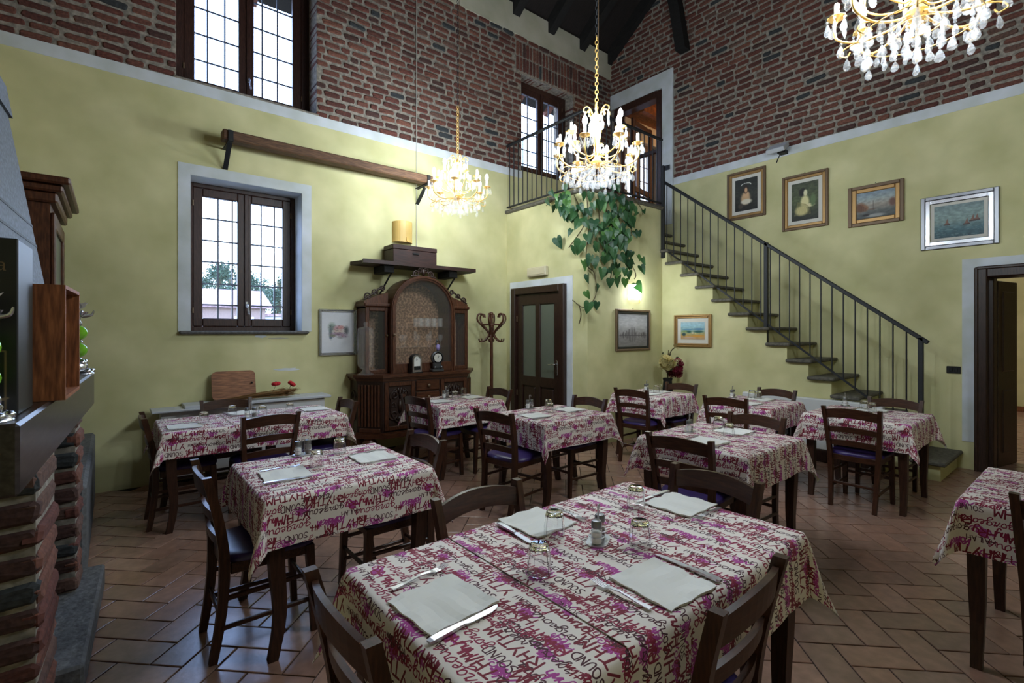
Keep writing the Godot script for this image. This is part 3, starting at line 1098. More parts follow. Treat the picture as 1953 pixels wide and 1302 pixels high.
# ---------- windows; x, y local to the opening's middle, the room is at +z
func make_window(called: String, at: Vector3, w: float, h: float, jamb: float, stile: float, bottom: float, top: float, vs: Array, hs: Array, handle_y: float) -> Node3D:
	var o := struct(called, at)
	var b := MB.new()
	frame_bars(b, w, h, jamb, -0.05, 0.03)
	obj("window_frame", b, M.wood_frame, o)
	for s in [-1, 1]:
		var sw: float = w / 2 - jamb
		var cx: float = s * sw / 2.0
		var sh := h - 2 * jamb
		b = MB.new()
		var lo: float = stile if s < 0 else stile * 0.78
		var ro: float = stile * 0.78 if s < 0 else stile
		b.bevel(Vector3(cx - sw / 2 + lo / 2, 0, 0), Vector3(lo, sh, 0.06), 0.008)
		b.bevel(Vector3(cx + sw / 2 - ro / 2, 0, 0), Vector3(ro, sh, 0.06), 0.008)
		b.bevel(Vector3(cx + (lo - ro) / 2, -sh / 2 + bottom / 2, 0), Vector3(sw - lo - ro, bottom, 0.06), 0.008)
		b.bevel(Vector3(cx + (lo - ro) / 2, sh / 2 - top / 2, 0), Vector3(sw - lo - ro, top, 0.06), 0.008)
		var sash := obj("sash", b, M.wood_frame, o)
		var gx0: float = cx - sw / 2 + lo
		var gx1: float = cx + sw / 2 - ro
		var gy0 := -sh / 2 + bottom
		var gy1 := sh / 2 - top
		b = MB.new()
		b.quad(Vector3(gx0, gy0, -0.01), Vector3(gx1, gy0, -0.01), Vector3(gx1, gy1, -0.01), Vector3(gx0, gy1, -0.01))
		obj("pane", b, M.pane, sash)
		for q in vs[0 if s < 0 else 1]:
			b = MB.new()
			b.box(Vector3(lerpf(gx0, gx1, q), (gy0 + gy1) / 2, -0.022), Vector3(0.016, gy1 - gy0, 0.012))
			obj("muntin", b, M.thin_muntin, sash)
		for q in hs:
			b = MB.new()
			b.box(Vector3((gx0 + gx1) / 2, gy1 - q, -0.022), Vector3(gx1 - gx0, 0.016, 0.012))
			obj("muntin", b, M.thin_muntin, sash)
		for yy in [-0.36, 0.36]:
			b = MB.new()
			b.tube([Vector3(s * (w / 2 - jamb), yy * h - 0.03, 0.036), Vector3(s * (w / 2 - jamb), yy * h + 0.03, 0.036)], 0.008, 8)
			obj("hinge", b, M.gold_dark, sash)
	b = MB.new()
	b.bevel(Vector3(0.02, 0, 0.033), Vector3(0.045, h - 2 * jamb, 0.02), 0.006)
	obj("meeting_strip", b, M.wood_frame, o)
	b = MB.new()
	b.bevel(Vector3(0.02, handle_y, 0.048), Vector3(0.025, 0.07, 0.012), 0.004)
	b.tube(curve([Vector3(0.02, handle_y, 0.05), Vector3(0.02, handle_y, 0.08), Vector3(0.025, handle_y - 0.02, 0.088), Vector3(0.035, handle_y - 0.11, 0.082)], 4), 0.007, 8)
	obj("window_handle", b, M.silver, o)
	return o


func make_windows() -> void:
	# lower window: white reveal and surround, stone sill
	var w1 := make_window("window_1", Vector3(1.165, 2.305, -6.27), 1.09, 1.6, 0.05, 0.09, 0.09, 0.09, [[0.45, 0.87], [0.33, 0.76]], [0.225, 0.465, 0.7, 0.94, 1.17], -0.5)
	var b := MB.new()
	var q := Vector3(-1.165, -2.305, 6.27)
	b.span(Vector3(0.515, 1.5, ZA - 0.02) + q, Vector3(0.62, 3.215, ZA + 0.008) + q)
	b.span(Vector3(1.71, 1.5, ZA - 0.02) + q, Vector3(1.815, 3.215, ZA + 0.008) + q)
	b.span(Vector3(0.62, 3.105, ZA - 0.02) + q, Vector3(1.71, 3.215, ZA + 0.008) + q)
	b.span(Vector3(0.6, 1.5, -6.32) + q, Vector3(0.622, 3.105, ZA) + q)
	b.span(Vector3(1.708, 1.5, -6.32) + q, Vector3(1.73, 3.105, ZA) + q)
	b.span(Vector3(0.62, 3.103, -6.32) + q, Vector3(1.71, 3.12, ZA) + q)
	obj("window_surround", b, M.plaster_white, w1)
	b = MB.new()
	b.bevel(Vector3(1.15, 1.49, -6.13) + q, Vector3(1.26, 0.036, 0.42), 0.012)
	obj("window_sill", b, M.stone_sill, w1)
	# tall window above the band
	var hs := []
	for i in 6:
		hs.append(1.62 - 0.05 - i * 0.285)
	var w2 := make_window("window_2", Vector3(1.19, 4.99, -6.3), 1.38, 1.82, 0.09, 0.1, 0.06, 0.06, [[0.295, 0.69], [0.23, 0.62]], hs.filter(func(t): return t > 0.05), -0.62)
	b = MB.new()
	var o := w2.position
	b.bevel(Vector3(1.19, 4.066, -6.17) - o, Vector3(1.44, 0.03, 0.42), 0.01)
	obj("window_sill", b, M.mortar, w2)
	# small window over the landing
	make_window("window_3", Vector3(5.655, 4.845, -6.2), 1.19, 1.55, 0.09, 0.085, 0.08, 0.1, [[0.45], [0.45]], [0.35, 0.62, 0.9, 1.14], -0.3)


# ---------- landing, stairs, railings
func make_landing() -> void:
	var l := struct("wall_landing")
	var b := MB.new()
	var dh := [-5.8, -4.67, -0.1, 2.15]
	cells(b, 1, 4.76, 4.9, ZA, -4.3, 0, 3.32, [dh])
	b.span(Vector3(4.9, 0, -4.45), Vector3(6.42, 3.32, -4.3))
	obj("plaster", b, M.plaster_yellow, l)
	b = MB.new()
	b.span(Vector3(4.753, 0, -5.885), Vector3(4.78, 2.25, -5.8))
	b.span(Vector3(4.753, 0, -4.67), Vector3(4.78, 2.25, -4.56))
	b.span(Vector3(4.753, 2.15, -5.8), Vector3(4.78, 2.25, -4.67))
	obj("door_surround", b, M.plaster_white, l)
	b = MB.new()
	b.bevel(Vector3(5.565, 3.345, -5.11), Vector3(1.71, 0.05, 1.72), 0.012)
	b.bevel(Vector3(6.835, 3.345, -5.44), Vector3(0.83, 0.05, 1.06), 0.012)
	obj("landing_slab", b, M.stone_tread, l)
	# stairs: 16 stone treads on plastered steps
	var s := struct("staircase")
	for k in range(1, 17):
		var zf := -1.06 - (k - 1) * 0.24
		b = MB.new()
		var zb := -5.0 if zf - 0.28 < -4.9 else zf - 0.28
		b.span(Vector3(6.42, 0, zb), Vector3(XB, k * 0.1945 - 0.04, zf - 0.04))
		obj("step", b, M.plaster_yellow, s)
		b = MB.new()
		var jit := rng.randf_range(-0.008, 0.012)
		b.bevel(Vector3(6.8 + jit / 2, k * 0.1945 - 0.02, zf - 0.135), Vector3(0.89 - jit, 0.04, 0.29), 0.011)
		obj("tread", b, M.stone_tread, s)
	# stair railing
	var r := thing("stair_railing", "dark iron railing with slanting handrail running down the stone stairs", "railing", Vector3(6.45, 0, 0))
	var yl := func(z: float) -> float: return 3.79 - 0.766 * (z + 4.34)
	var yb := func(z: float) -> float: return 2.79 - 0.77 * (z + 4.34)
	b = MB.new()
	var dr := Vector3(0, yl.call(-1.2) - yl.call(-4.36), 3.16)
	var tilt := Basis(Vector3.RIGHT, dr.normalized().cross(Vector3.RIGHT), dr.normalized())
	b.bevel(Vector3(0, (yl.call(-4.36) + yl.call(-1.2)) / 2, -2.78), Vector3(0.045, 0.04, dr.length()), 0.006, tilt)
	obj("handrail", b, M.iron, r)
	b = MB.new()
	b.box(Vector3(0, (yb.call(-4.34) + yb.call(-1.3)) / 2, -2.82), Vector3(0.016, 0.022, Vector2(3.04, yb.call(-1.3) - yb.call(-4.34)).length()), tilt)
	obj("lower_rail", b, M.iron, r)
	for q in [[-4.36, 2.6, 3.98], [-2.8, 1.18, 2.63], [-1.26, 0.19, 1.44]]:
		b = MB.new()
		b.bevel(Vector3(0 if q[0] > -4 else -0.06, (q[1] + q[2]) / 2, q[0] if q[0] > -4 else -4.27), Vector3(0.045, q[2] - q[1], 0.045), 0.004)
		obj("post", b, M.iron, r)
	for i in 26:
		var z := -4.24 + i * 0.1145
		if absf(z + 2.8) < 0.04:
			continue
		b = MB.new()
		b.tube([Vector3(0, maxf(yb.call(z), 0.2), z), Vector3(0, yl.call(z), z)], 0.0075, 6, false)
		obj("baluster", b, M.iron, r)
	# railing along the landing
	r = thing("landing_railing", "dark iron railing with upright bars round the raised landing", "railing", Vector3(4.75, LAND, -4.29))
	b = MB.new()
	b.tube([Vector3(0, 1.0, -1.66), Vector3(0, 1.0, 0)], 0.022, 8)
	b.tube([Vector3(0, 1.0, 0), Vector3(1.64, 1.0, 0)], 0.022, 8)
	obj("handrail", b, M.iron, r)
	b = MB.new()
	b.box(Vector3(0, 0.05, -0.83), Vector3(0.02, 0.02, 1.66))
	b.box(Vector3(0.82, 0.05, 0), Vector3(1.64, 0.02, 0.02))
	obj("lower_rail", b, M.iron, r)
	for i in 16:
		b = MB.new()
		b.tube([Vector3(0, 0.05, -1.6 + i * 0.104), Vector3(0, 1.0, -1.6 + i * 0.104)], 0.0075, 6, false)
		obj("baluster", b, M.iron, r)
		b = MB.new()
		b.tube([Vector3(0.06 + i * 0.104, 0.05, 0), Vector3(0.06 + i * 0.104, 1.0, 0)], 0.0075, 6, false)
		obj("baluster", b, M.iron, r)
	b = MB.new()
	b.bevel(Vector3(0, 0.45, 0), Vector3(0.04, 1.1, 0.04), 0.004)
	obj("post", b, M.iron, r)


func panel_door(o: Node3D, w: float, h: float) -> void:
	# local x along the door, y up, room side at +z; middle of the sill at the origin
	var b := MB.new()
	b.bevel(Vector3(-w / 2 + 0.05, h / 2, 0.01), Vector3(0.1, h, 0.12), 0.01)
	b.bevel(Vector3(w / 2 - 0.05, h / 2, 0.01), Vector3(0.1, h, 0.12), 0.01)
	b.bevel(Vector3(0, h - 0.05, 0.01), Vector3(w - 0.2, 0.1, 0.12), 0.01)
	obj("door_frame", b, M.wood_door, o)


func make_doors() -> void:
	# glazed door under the landing
	var d := struct("door_1", Vector3(4.76, 0, -5.235))
	d.rotation.y = -PI / 2
	panel_door(d, 1.13, 2.15)
	var b := MB.new()
	for q in [[-0.4, 0.13], [0.4, 0.13], [0.0, 0.1]]:
		b.bevel(Vector3(q[0], 1.03, 0), Vector3(q[1], 2.04, 0.045), 0.006)
	for q in [[0.12, 0.24], [0.78, 0.14], [1.97, 0.16]]:
		b.bevel(Vector3(0, q[0], 0), Vector3(0.72, q[1], 0.044), 0.006)
	var leaf := obj("door_leaf", b, M.wood_door, d)
	for s in [-1, 1]:
		b = MB.new()
		b.span(Vector3(s * 0.05, 0.84, -0.008), Vector3(s * 0.34, 1.9, 0.004))
		obj("pane", b, M.frosted_pane, leaf)
		b = MB.new()
		b.bevel(Vector3(s * 0.192, 0.475, 0), Vector3(0.25, 0.43, 0.03), 0.012)
		obj("panel", b, M.wood_door, leaf)
		b = MB.new()
		b.span(Vector3(s * 0.04, 0.24, -0.012), Vector3(s * 0.35, 0.71, 0.0))
		obj("panel_back", b, M.wood_door, leaf)
		b = MB.new()
		b.tube([Vector3(-0.455, 1.1 + s * 0.55, 0.03), Vector3(-0.455, 1.18 + s * 0.55, 0.03)], 0.009, 8)
		obj("hinge", b, M.gold_dark, leaf)
	b = MB.new()
	b.bevel(Vector3(0.4, 1.0, 0.03), Vector3(0.035, 0.2, 0.01), 0.004)
	b.tube(curve([Vector3(0.4, 1.05, 0.03), Vector3(0.4, 1.05, 0.075), Vector3(0.37, 1.05, 0.085), Vector3(0.28, 1.045, 0.08)], 4), 0.009, 8)
	obj("door_handle", b, M.silver, leaf)
	# doorway in the gable wall, its leaf swung into the next room
	d = struct("door_2", Vector3(XB, 0, -0.28))
	d.rotation.y = -PI / 2
	b = MB.new()
	for s in [-1, 1]:
		b.bevel(Vector3(s * 0.625, 1.09, -0.13), Vector3(0.1, 2.18, 0.36), 0.01)
		b.bevel(Vector3(s * 0.56, 1.06, -0.18), Vector3(0.05, 2.1, 0.22), 0.01)
		b.bevel(Vector3(s * 0.66, 1.09, 0.045), Vector3(0.035, 2.2, 0.03), 0.01)
	b.bevel(Vector3(0, 2.13, -0.13), Vector3(1.16, 0.1, 0.36), 0.01)
	b.bevel(Vector3(0, 2.18, 0.045), Vector3(1.32, 0.035, 0.03), 0.01)
	obj("door_frame", b, M.wood_door, d)
	b = MB.new()
	b.bevel(Vector3(0, 1.03, 0), Vector3(0.5, 2.06, 0.045), 0.006)
	for q in [[0.5, 0.7], [1.5, 0.9]]:
		b.bevel(Vector3(0, q[0], 0.02), Vector3(0.3, q[1], 0.03), 0.014)
	obj("door_leaf", b, M.wood_door, d, Transform3D(Basis(Vector3.UP, deg_to_rad(78)), Vector3(-0.5, 0, -0.56)))
	# doorway from the landing
	d = struct("door_3", Vector3(XB, LAND, -5.36))
	d.rotation.y = -PI / 2
	b = MB.new()
	for s in [-1, 1]:
		b.bevel(Vector3(s * 0.455, 1.12, -0.06), Vector3(0.1, 2.24, 0.2), 0.01)
	b.bevel(Vector3(0, 2.19, -0.06), Vector3(0.82, 0.13, 0.2), 0.01)
	b.bevel(Vector3(0.2, 1.25, -0.06), Vector3(0.42, 0.07, 0.06), 0.01)
	obj("door_frame", b, M.wood_frame, d)
	b = MB.new()
	b.bevel(Vector3(-0.36, 1.05, 0), Vector3(0.09, 2.1, 0.045), 0.006)
	b.bevel(Vector3(0.36, 1.05, 0), Vector3(0.09, 2.1, 0.045), 0.006)
	for q in [[0.09, 0.18], [0.8, 0.1], [2.03, 0.1]]:
		b.bevel(Vector3(0, q[0], 0), Vector3(0.63, q[1], 0.044), 0.006)
	leaf = obj("door_leaf", b, M.wood_frame, d, Transform3D(Basis(Vector3.UP, deg_to_rad(100)), Vector3(-0.36, 0, -0.62)))
	b = MB.new()
	b.quad(Vector3(-0.32, 0.85, 0), Vector3(0.32, 0.85, 0), Vector3(0.32, 1.98, 0), Vector3(-0.32, 1.98, 0))
	obj("pane", b, M.pane, leaf)


func lamp_light(at: Vector3, parent: Node3D, c: Color, e: float, size: float) -> void:
	var l := OmniLight3D.new()
	l.name = "lamp_glow"
	l.light_color = c
	l.light_energy = e
	l.light_size = size
	l.omni_range = 30.0
	l.omni_attenuation = 2.0
	l.shadow_enabled = true
	parent.add_child(l, true)
	l.position = at


func make_other_rooms() -> void:
	# the room past the doorway in the gable wall
	var w := struct("wall_next_room")
	var b := MB.new()
	cells(b, 1, 13.2, 13.4, -4.3, ZS, -0.1, 3.0, [])
	b.span(Vector3(XB + 0.3, -0.1, -4.3), Vector3(13.4, 3.0, -4.1))
	b.span(Vector3(XB + 0.3, -0.1, ZS), Vector3(13.4, 3.0, ZS + 0.2))
	obj("plaster", b, M.plaster_yellow, w)
	b = MB.new()
	b.span(Vector3(13.19, 0.1, -1.02), Vector3(13.21, 2.3, -0.85))
	b.span(Vector3(13.19, 2.15, -0.85), Vector3(13.21, 2.3, 0.9))
	obj("door_surround", b, M.plaster_white, w)
	b = MB.new()
	b.span(Vector3(13.18, 0, -0.85), Vector3(13.21, 2.15, 0.7))
	obj("dark_door", b, M.wood_door, w)
	b = MB.new()
	b.span(Vector3(13.18, 0, -4.1), Vector3(13.2, 0.1, -0.86))
	obj("skirting", b, M.wood_warm, w)
	b = MB.new()
	b.span(Vector3(XB + 0.3, 3.0, -4.3), Vector3(13.4, 3.2, ZS + 0.2))
	obj("ceiling_slab", b, M.plaster_white, w)
	var la := thing("ceiling_lamp", "white glass globe ceiling lamp in the room past the doorway", "lamp", Vector3(10.4, 2.6, -2.6))
	b = MB.new()
	b.ball(Vector3.ZERO, Vector3.ONE * 0.13, 8, 14)
	obj("globe_lamp", b, M.bulb_glow, la)
	b = MB.new()
	b.tube([Vector3(0, 0.12, 0), Vector3(0, 0.4, 0)], 0.012)
	obj("rod", b, M.iron, la)
	lamp_light(Vector3.ZERO, la, Color(1, 0.95, 0.9), 0.9, 0.13)
	# the lobby behind the landing door
	w = struct("wall_lobby")
	b = MB.new()
	cells(b, 0, ZA, ZA - 0.3, XB + 0.3, 10.2, LAND - 0.2, 6.2, [[7.75, 8.75, 4.05, 5.3]])
	b.span(Vector3(10.0, LAND - 0.2, ZA), Vector3(10.2, 6.2, -3.8))
	b.span(Vector3(XB + 0.3, LAND - 0.2, -4.0), Vector3(10.2, 6.2, -3.8))
	obj("plaster", b, M.plaster_frieze, w)
	b = MB.new()
	b.span(Vector3(XB + 0.3, LAND - 0.2, ZA - 0.3), Vector3(10.2, LAND, -3.8))
	obj("lobby_floor", b, M.wood_warm, w)
	b = MB.new()
	b.box(Vector3(8.8, 5.95, -4.95), Vector3(2.6, 0.08, 2.6), Basis(Vector3.RIGHT, deg_to_rad(-14)))
	obj("wooden_ceiling", b, M.wood_warm, w)
	for z in [-5.5, -4.9, -4.3]:
		b = MB.new()
		b.box(Vector3(8.8, 5.62 + (z + 5.5) * 0.25, z), Vector3(2.5, 0.16, 0.12))
		obj("beam", b, M.wood_warm, w)
	make_window("window_4", Vector3(8.25, 4.675, -6.1), 1.0, 1.25, 0.05, 0.08, 0.08, 0.08, [[0.5], [0.5]], [0.3, 0.6, 0.9], -0.3)
	la = thing("lobby_lamp", "small warm globe lamp under the wooden lobby ceiling", "lamp", Vector3(8.9, 5.2, -4.5))
	b = MB.new()
	b.ball(Vector3.ZERO, Vector3.ONE * 0.08, 8, 12)
	obj("globe_lamp", b, M.bulb_glow, la)
	b = MB.new()
	b.tube([Vector3(0, 0.07, 0), Vector3(0, 0.62, 0)], 0.01)
	obj("rod", b, M.iron, la)
	lamp_light(Vector3.ZERO, la, Color(1, 0.72, 0.42), 0.5, 0.08)


func make_outside() -> void:
	var g := struct("ground")
	var b := MB.new()
	b.span(Vector3(-60, -0.6, -90), Vector3(80, -0.3, ZA - 0.5))
	obj("yard", b, M.gravel, g)
	# eaves over the window wall
	var e := struct("eaves")
	b = MB.new()
	b.box(Vector3(4, 6.22, -6.86), Vector3(12, 0.06, 0.98), Basis(Vector3.RIGHT, Vector3(0, 1, -0.74).normalized(), Vector3.RIGHT.cross(Vector3(0, 1, -0.74).normalized())))
	obj("roof_overhang", b, M.wood_roof, e)
	for i in 16:
		b = MB.new()
		b.box(Vector3(-1.6 + i * 0.76, 6.15, -6.86), Vector3(0.1, 0.12, 0.98), Basis(Vector3.RIGHT, Vector3(0, 1, -0.74).normalized(), Vector3.RIGHT.cross(Vector3(0, 1, -0.74).normalized())))
		obj("rafter_end", b, M.brick_plain, e)
	# the farm building across the yard
	var h := thing("farm_building", "low brick farm building with a pale pink roof across the yard", "building", Vector3(2.6, -0.3, -28))
	b = MB.new()
	b.span(Vector3(-6, 0, -4), Vector3(3.6, 3.05, 0))
	b.extrude(PackedVector2Array([Vector2(-4, 3.05), Vector2(0, 3.05), Vector2(-2, 3.9)]), Transform3D(Basis(Vector3(0, 0, 1), Vector3.UP, Vector3(-1, 0, 0)), Vector3(3.6, 0, 0)), 0.2)
	obj("wall", b, M.farm_brick, h)
	b = MB.new()
	for s in [-1, 1]:
		var n := Vector3(0, 1, 0.42 * s).normalized()
		b.box(Vector3(-1.2, 3.52, -2 + s * 1.1), Vector3(10.2, 0.1, 2.5), Basis(Vector3.RIGHT, n, Vector3.RIGHT.cross(n)))
	obj("roof", b, M.roof_pink, h)
	for q in [[-3.0, 1.3], [2.6, 1.7], [0.2, 1.3]]:
		b = MB.new()
		b.box(Vector3(q[0], q[1] + 0.4, 0.01), Vector3(0.9, 0.9, 0.06))
		var f := obj("window", b, M.white_paint, h)
		b = MB.new()
		b.box(Vector3(q[0], q[1] + 0.4, 0.05), Vector3(0.7, 0.7, 0.02))
		obj("pane", b, M.black_plastic, f)
	b = MB.new()
	b.span(Vector3(3.6, 0, -3.4), Vector3(7.5, 2.6, -0.4))
	var an := obj("annex", b, M.white_paint, h)
	b = MB.new()
	b.box(Vector3(5.6, 2.68, -1.9), Vector3(4.2, 0.14, 3.4))
	obj("annex_roof", b, M.roof_pink, an)
	b = MB.new()
	b.box(Vector3(4.5, 1.9, -0.39), Vector3(0.8, 0.8, 0.03))
	obj("window", b, M.black_plastic, an)
	# trees behind it
	var k := 0
	for q in [[6.3, -42, 6.4, 2.6, "tall rounded"], [11.8, -48, 6.4, 2.8, "spreading"], [9.4, -57, 7.6, 3.4, "broad distant"]]:
		var t := thing("tree", "%s dark green tree beyond the pink roofed farm building" % q[4], "tree", Vector3(q[0], -0.3, q[1]), 0, "trees beyond the farm building")
		b = MB.new()
		b.tube(curve([Vector3.ZERO, Vector3(0.1, q[2] * 0.3, 0), Vector3(-0.1, q[2] * 0.7, 0.1), Vector3(0, q[2], 0)], 3), 0.2, 6)
		obj("trunk", b, M.stem, t)
		var r := RandomNumberGenerator.new()
		r.seed = 60 + k
		b = MB.new()
		b.use_col = true
		var lumps := []
		for i in 16:
			lumps.append([Vector3(r.randf_range(-1, 1) * q[3], q[2] * 0.72 + r.randf_range(-0.22, 0.3) * q[2], r.randf_range(-0.6, 0.6) * q[3]), r.randf_range(0.7, 1.2)])
		for i in 4200:
			var l: Array = lumps[r.randi() % lumps.size()]
			var d := Vector3(r.randfn(), r.randfn() * 0.6, r.randfn()).normalized()
			var p: Vector3 = l[0] + d * l[1] * r.randf_range(0.5, 1.0)
			var g1 := r.randf_range(0.7, 1.3)
			b.col = Color(0.05 * g1, 0.085 * g1, 0.05 * g1)
			var u := Vector3(r.randfn(), r.randfn(), r.randfn()).normalized() * 0.16
			var v2 := u.cross(Vector3(r.randfn(), r.randfn(), r.randfn())).normalized() * 0.12
			b.tri(p - u, p + v2, p + u)
		var cr := obj("crown", b, M.foliage, t)
		cr.set_meta("kind", "stuff")
		k += 1


# ---------- chairs, tables, cloths
func slat(b: MB, y: float, tall: float, half: float, z: float, bow: float, arch: float, thick := 0.018) -> void:
	var k := 10
	var P := []
	for i in k + 1:
		var t := -1.0 + 2.0 * i / k
		var zz := z - bow * (1.0 - t * t)
		var up := y + tall / 2 + arch * (1.0 - t * t)
		var lo := y - tall / 2 + arch * 0.75 * (1.0 - t * t)
		var sl := -0.12 * tall
		P.append([Vector3(t * half, lo, zz + thick / 2 - sl / 2), Vector3(t * half, up, zz + thick / 2 + sl / 2), Vector3(t * half, up, zz - thick / 2 + sl / 2), Vector3(t * half, lo, zz - thick / 2 - sl / 2)])
	for i in k:
		for j in 4:
			var l := (j + 1) % 4
			b.quad(P[i][j], P[i + 1][j], P[i + 1][l], P[i][l])
	b.quad(P[0][0], P[0][1], P[0][2], P[0][3])
	b.quad(P[k][3], P[k][2], P[k][1], P[k][0])


# origin on the floor under the middle of the seat; the sitter looks along +z
func make_chair() -> Node3D:
	var o := Node3D.new()
	o.name = "chair"
	for s in [-1, 1]:
		var b := MB.new()
		b.bar(curve([Vector3(s * 0.158, 0, -0.238), Vector3(s * 0.166, 0.22, -0.205), Vector3(s * 0.176, 0.45, -0.195), Vector3(s * 0.19, 0.65, -0.22), Vector3(s * 0.204, 0.855, -0.268)], 3), [0.03, 0.031, 0.032, 0.033, 0.034, 0.034, 0.034, 0.034, 0.033, 0.032, 0.031, 0.03, 0.03], [0.034, 0.036, 0.038, 0.04, 0.041, 0.042, 0.042, 0.042, 0.041, 0.04, 0.039, 0.038, 0.036])
		obj("rear_post", b, M.wood_dark, o)
		b = MB.new()
		b.bar([Vector3(s * 0.178, 0, 0.2), Vector3(s * 0.176, 0.25, 0.188), Vector3(s * 0.172, 0.435, 0.178)], [0.03, 0.036, 0.04], [0.03, 0.036, 0.04])
		obj("leg", b, M.wood_dark, o)
		for y in [0.155, 0.285]:
			b = MB.new()
			b.bevel(Vector3(s * 0.171, y, -0.008), Vector3(0.016, 0.022, 0.4), 0.004, Basis(Vector3.UP, -s * 0.03))
			obj("stretcher", b, M.wood_dark_flat, o)
	var b2 := MB.new()
	b2.bevel(Vector3(0, 0.22, 0.187), Vector3(0.33, 0.024, 0.016), 0.004)
	obj("stretcher", b2, M.wood_dark_flat, o)
	b2 = MB.new()
	b2.bevel(Vector3(0, 0.2, -0.206), Vector3(0.31, 0.024, 0.016), 0.004)
	obj("stretcher", b2, M.wood_dark_flat, o)
	b2 = MB.new()
	b2.bevel(Vector3(0, 0.415, 0.178), Vector3(0.33, 0.05, 0.02), 0.004)
	b2.bevel(Vector3(0, 0.415, -0.185), Vector3(0.32, 0.05, 0.02), 0.004)
	b2.bevel(Vector3(-0.172, 0.415, 0), Vector3(0.02, 0.05, 0.34), 0.004)
	b2.bevel(Vector3(0.172, 0.415, 0), Vector3(0.02, 0.05, 0.34), 0.004)
	obj("seat_frame", b2, M.wood_dark_flat, o)
	for q in [[0.79, 0.075, 0.186, -0.255, 0.028, 0.024], [0.655, 0.045, 0.176, -0.222, 0.026, 0.014], [0.54, 0.045, 0.168, -0.204, 0.024, 0.012]]:
		b2 = MB.new()
		slat(b2, q[0], q[1], q[2], q[3], q[4], q[5])
		obj("back_slat", b2, M.wood_dark_flat, o)
	# padded seat: a rounded trapezium that swells towards its middle
	b2 = MB.new()
	var rim := []
	for i in 32:
		var a := TAU * i / 32
		var e := 0.38
		var x := signf(cos(a)) * pow(absf(cos(a)), e)
		var z := signf(sin(a)) * pow(absf(sin(a)), e)
		rim.append(Vector3(x * (0.197 + 0.012 * z), 0, z * 0.207 + 0.008))
	var prof := [[0.96, 0.436], [1.0, 0.444], [1.0, 0.46], [0.97, 0.473], [0.88, 0.482], [0.6, 0.49], [0.3, 0.492]]
	for j in prof.size() - 1:
		for i in 32:
			var k := (i + 1) % 32
			var q := []
			var nn := []
			for m in [[j, i], [j, k], [j + 1, k], [j + 1, i]]:
				var f: float = prof[m[0]][0]
				var r: Vector3 = rim[m[1]]
				q.append(Vector3(r.x * f, prof[m[0]][1], r.z * f))
				var up := clampf((prof[m[0]][1] - 0.444) / 0.04, 0, 1)
				nn.append((r.normalized() * (1.0 - up) + Vector3.UP * (up + 0.02)).normalized())
			b2.tri_n(q[0], q[2], q[1], nn[0], nn[2], nn[1])
			b2.tri_n(q[0], q[3], q[2], nn[0], nn[3], nn[2])
	for i in 32:
		var k := (i + 1) % 32
		var r0: Vector3 = rim[i] * 0.3
		var r1: Vector3 = rim[k] * 0.3
		b2.tri_n(Vector3(0, 0.493, 0), Vector3(r1.x, 0.492, r1.z), Vector3(r0.x, 0.492, r0.z), Vector3.UP, Vector3.UP, Vector3.UP)
	obj("seat", b2, M.leather_purple, o)
	return o


var chair0: Node3D


func chair(bx: float, bz: float, facing: float, label: String, skew := 0.0) -> void:
	# bx, bz: where the top of the back stands; facing: degrees, 0 looks along +z, 90 along +x
	if chair0 == null:
		chair0 = make_chair()
	var t := deg_to_rad(facing + skew)
	var at := Vector3(bx, 0, bz) + Vector3(sin(t), 0, cos(t)) * 0.275
	var r: Node3D = chair0.duplicate()
	r.name = numbered("dining_chair")
	add_child(r)
	r.position = at
	r.rotation.y = t
	tag(r, label, "chair", "ladder-back dining chairs")


func table(x0: float, x1: float, z0: float, z1: float, label: String) -> void:
	var o := thing("dining_table", label, "table", Vector3((x0 + x1) / 2, 0, (z0 + z1) / 2), 0, "square dining tables")
	var hx := (x1 - x0) / 2
	var hz := (z1 - z0) / 2
	var b := MB.new()
	b.bevel(Vector3(0, 0.733, 0), Vector3(hx * 2 - 0.012, 0.028, hz * 2 - 0.012), 0.006)
	obj("table_top", b, M.wood_dark_flat, o)
	b = MB.new()
	for s in [-1, 1]:
		b.bevel(Vector3(0, 0.675, s * (hz - 0.055)), Vector3(hx * 2 - 0.12, 0.085, 0.02), 0.004)
		b.bevel(Vector3(s * (hx - 0.055), 0.675, 0), Vector3(0.02, 0.085, hz * 2 - 0.12), 0.004)
	obj("apron", b, M.wood_dark_flat, o)
	for sx in [-1, 1]:
		for sz in [-1, 1]:
			b = MB.new()
			var c := Vector3(sx * (hx - 0.05), 0, sz * (hz - 0.05))
			var outw := Vector3(sx, 0, 0)
			b.bar(curve([c + Vector3(0, 0.718, 0), c + outw * -0.002 + Vector3(0, 0.45, 0), c + outw * -0.018 + Vector3(0, 0.2, 0), c + outw * 0.012], 3), [0.062, 0.064, 0.066, 0.065, 0.062, 0.057, 0.052, 0.047, 0.044, 0.042], [0.062, 0.062, 0.062, 0.06, 0.057, 0.053, 0.048, 0.044, 0.041, 0.04])
			obj("leg", b, M.wood_table, o)


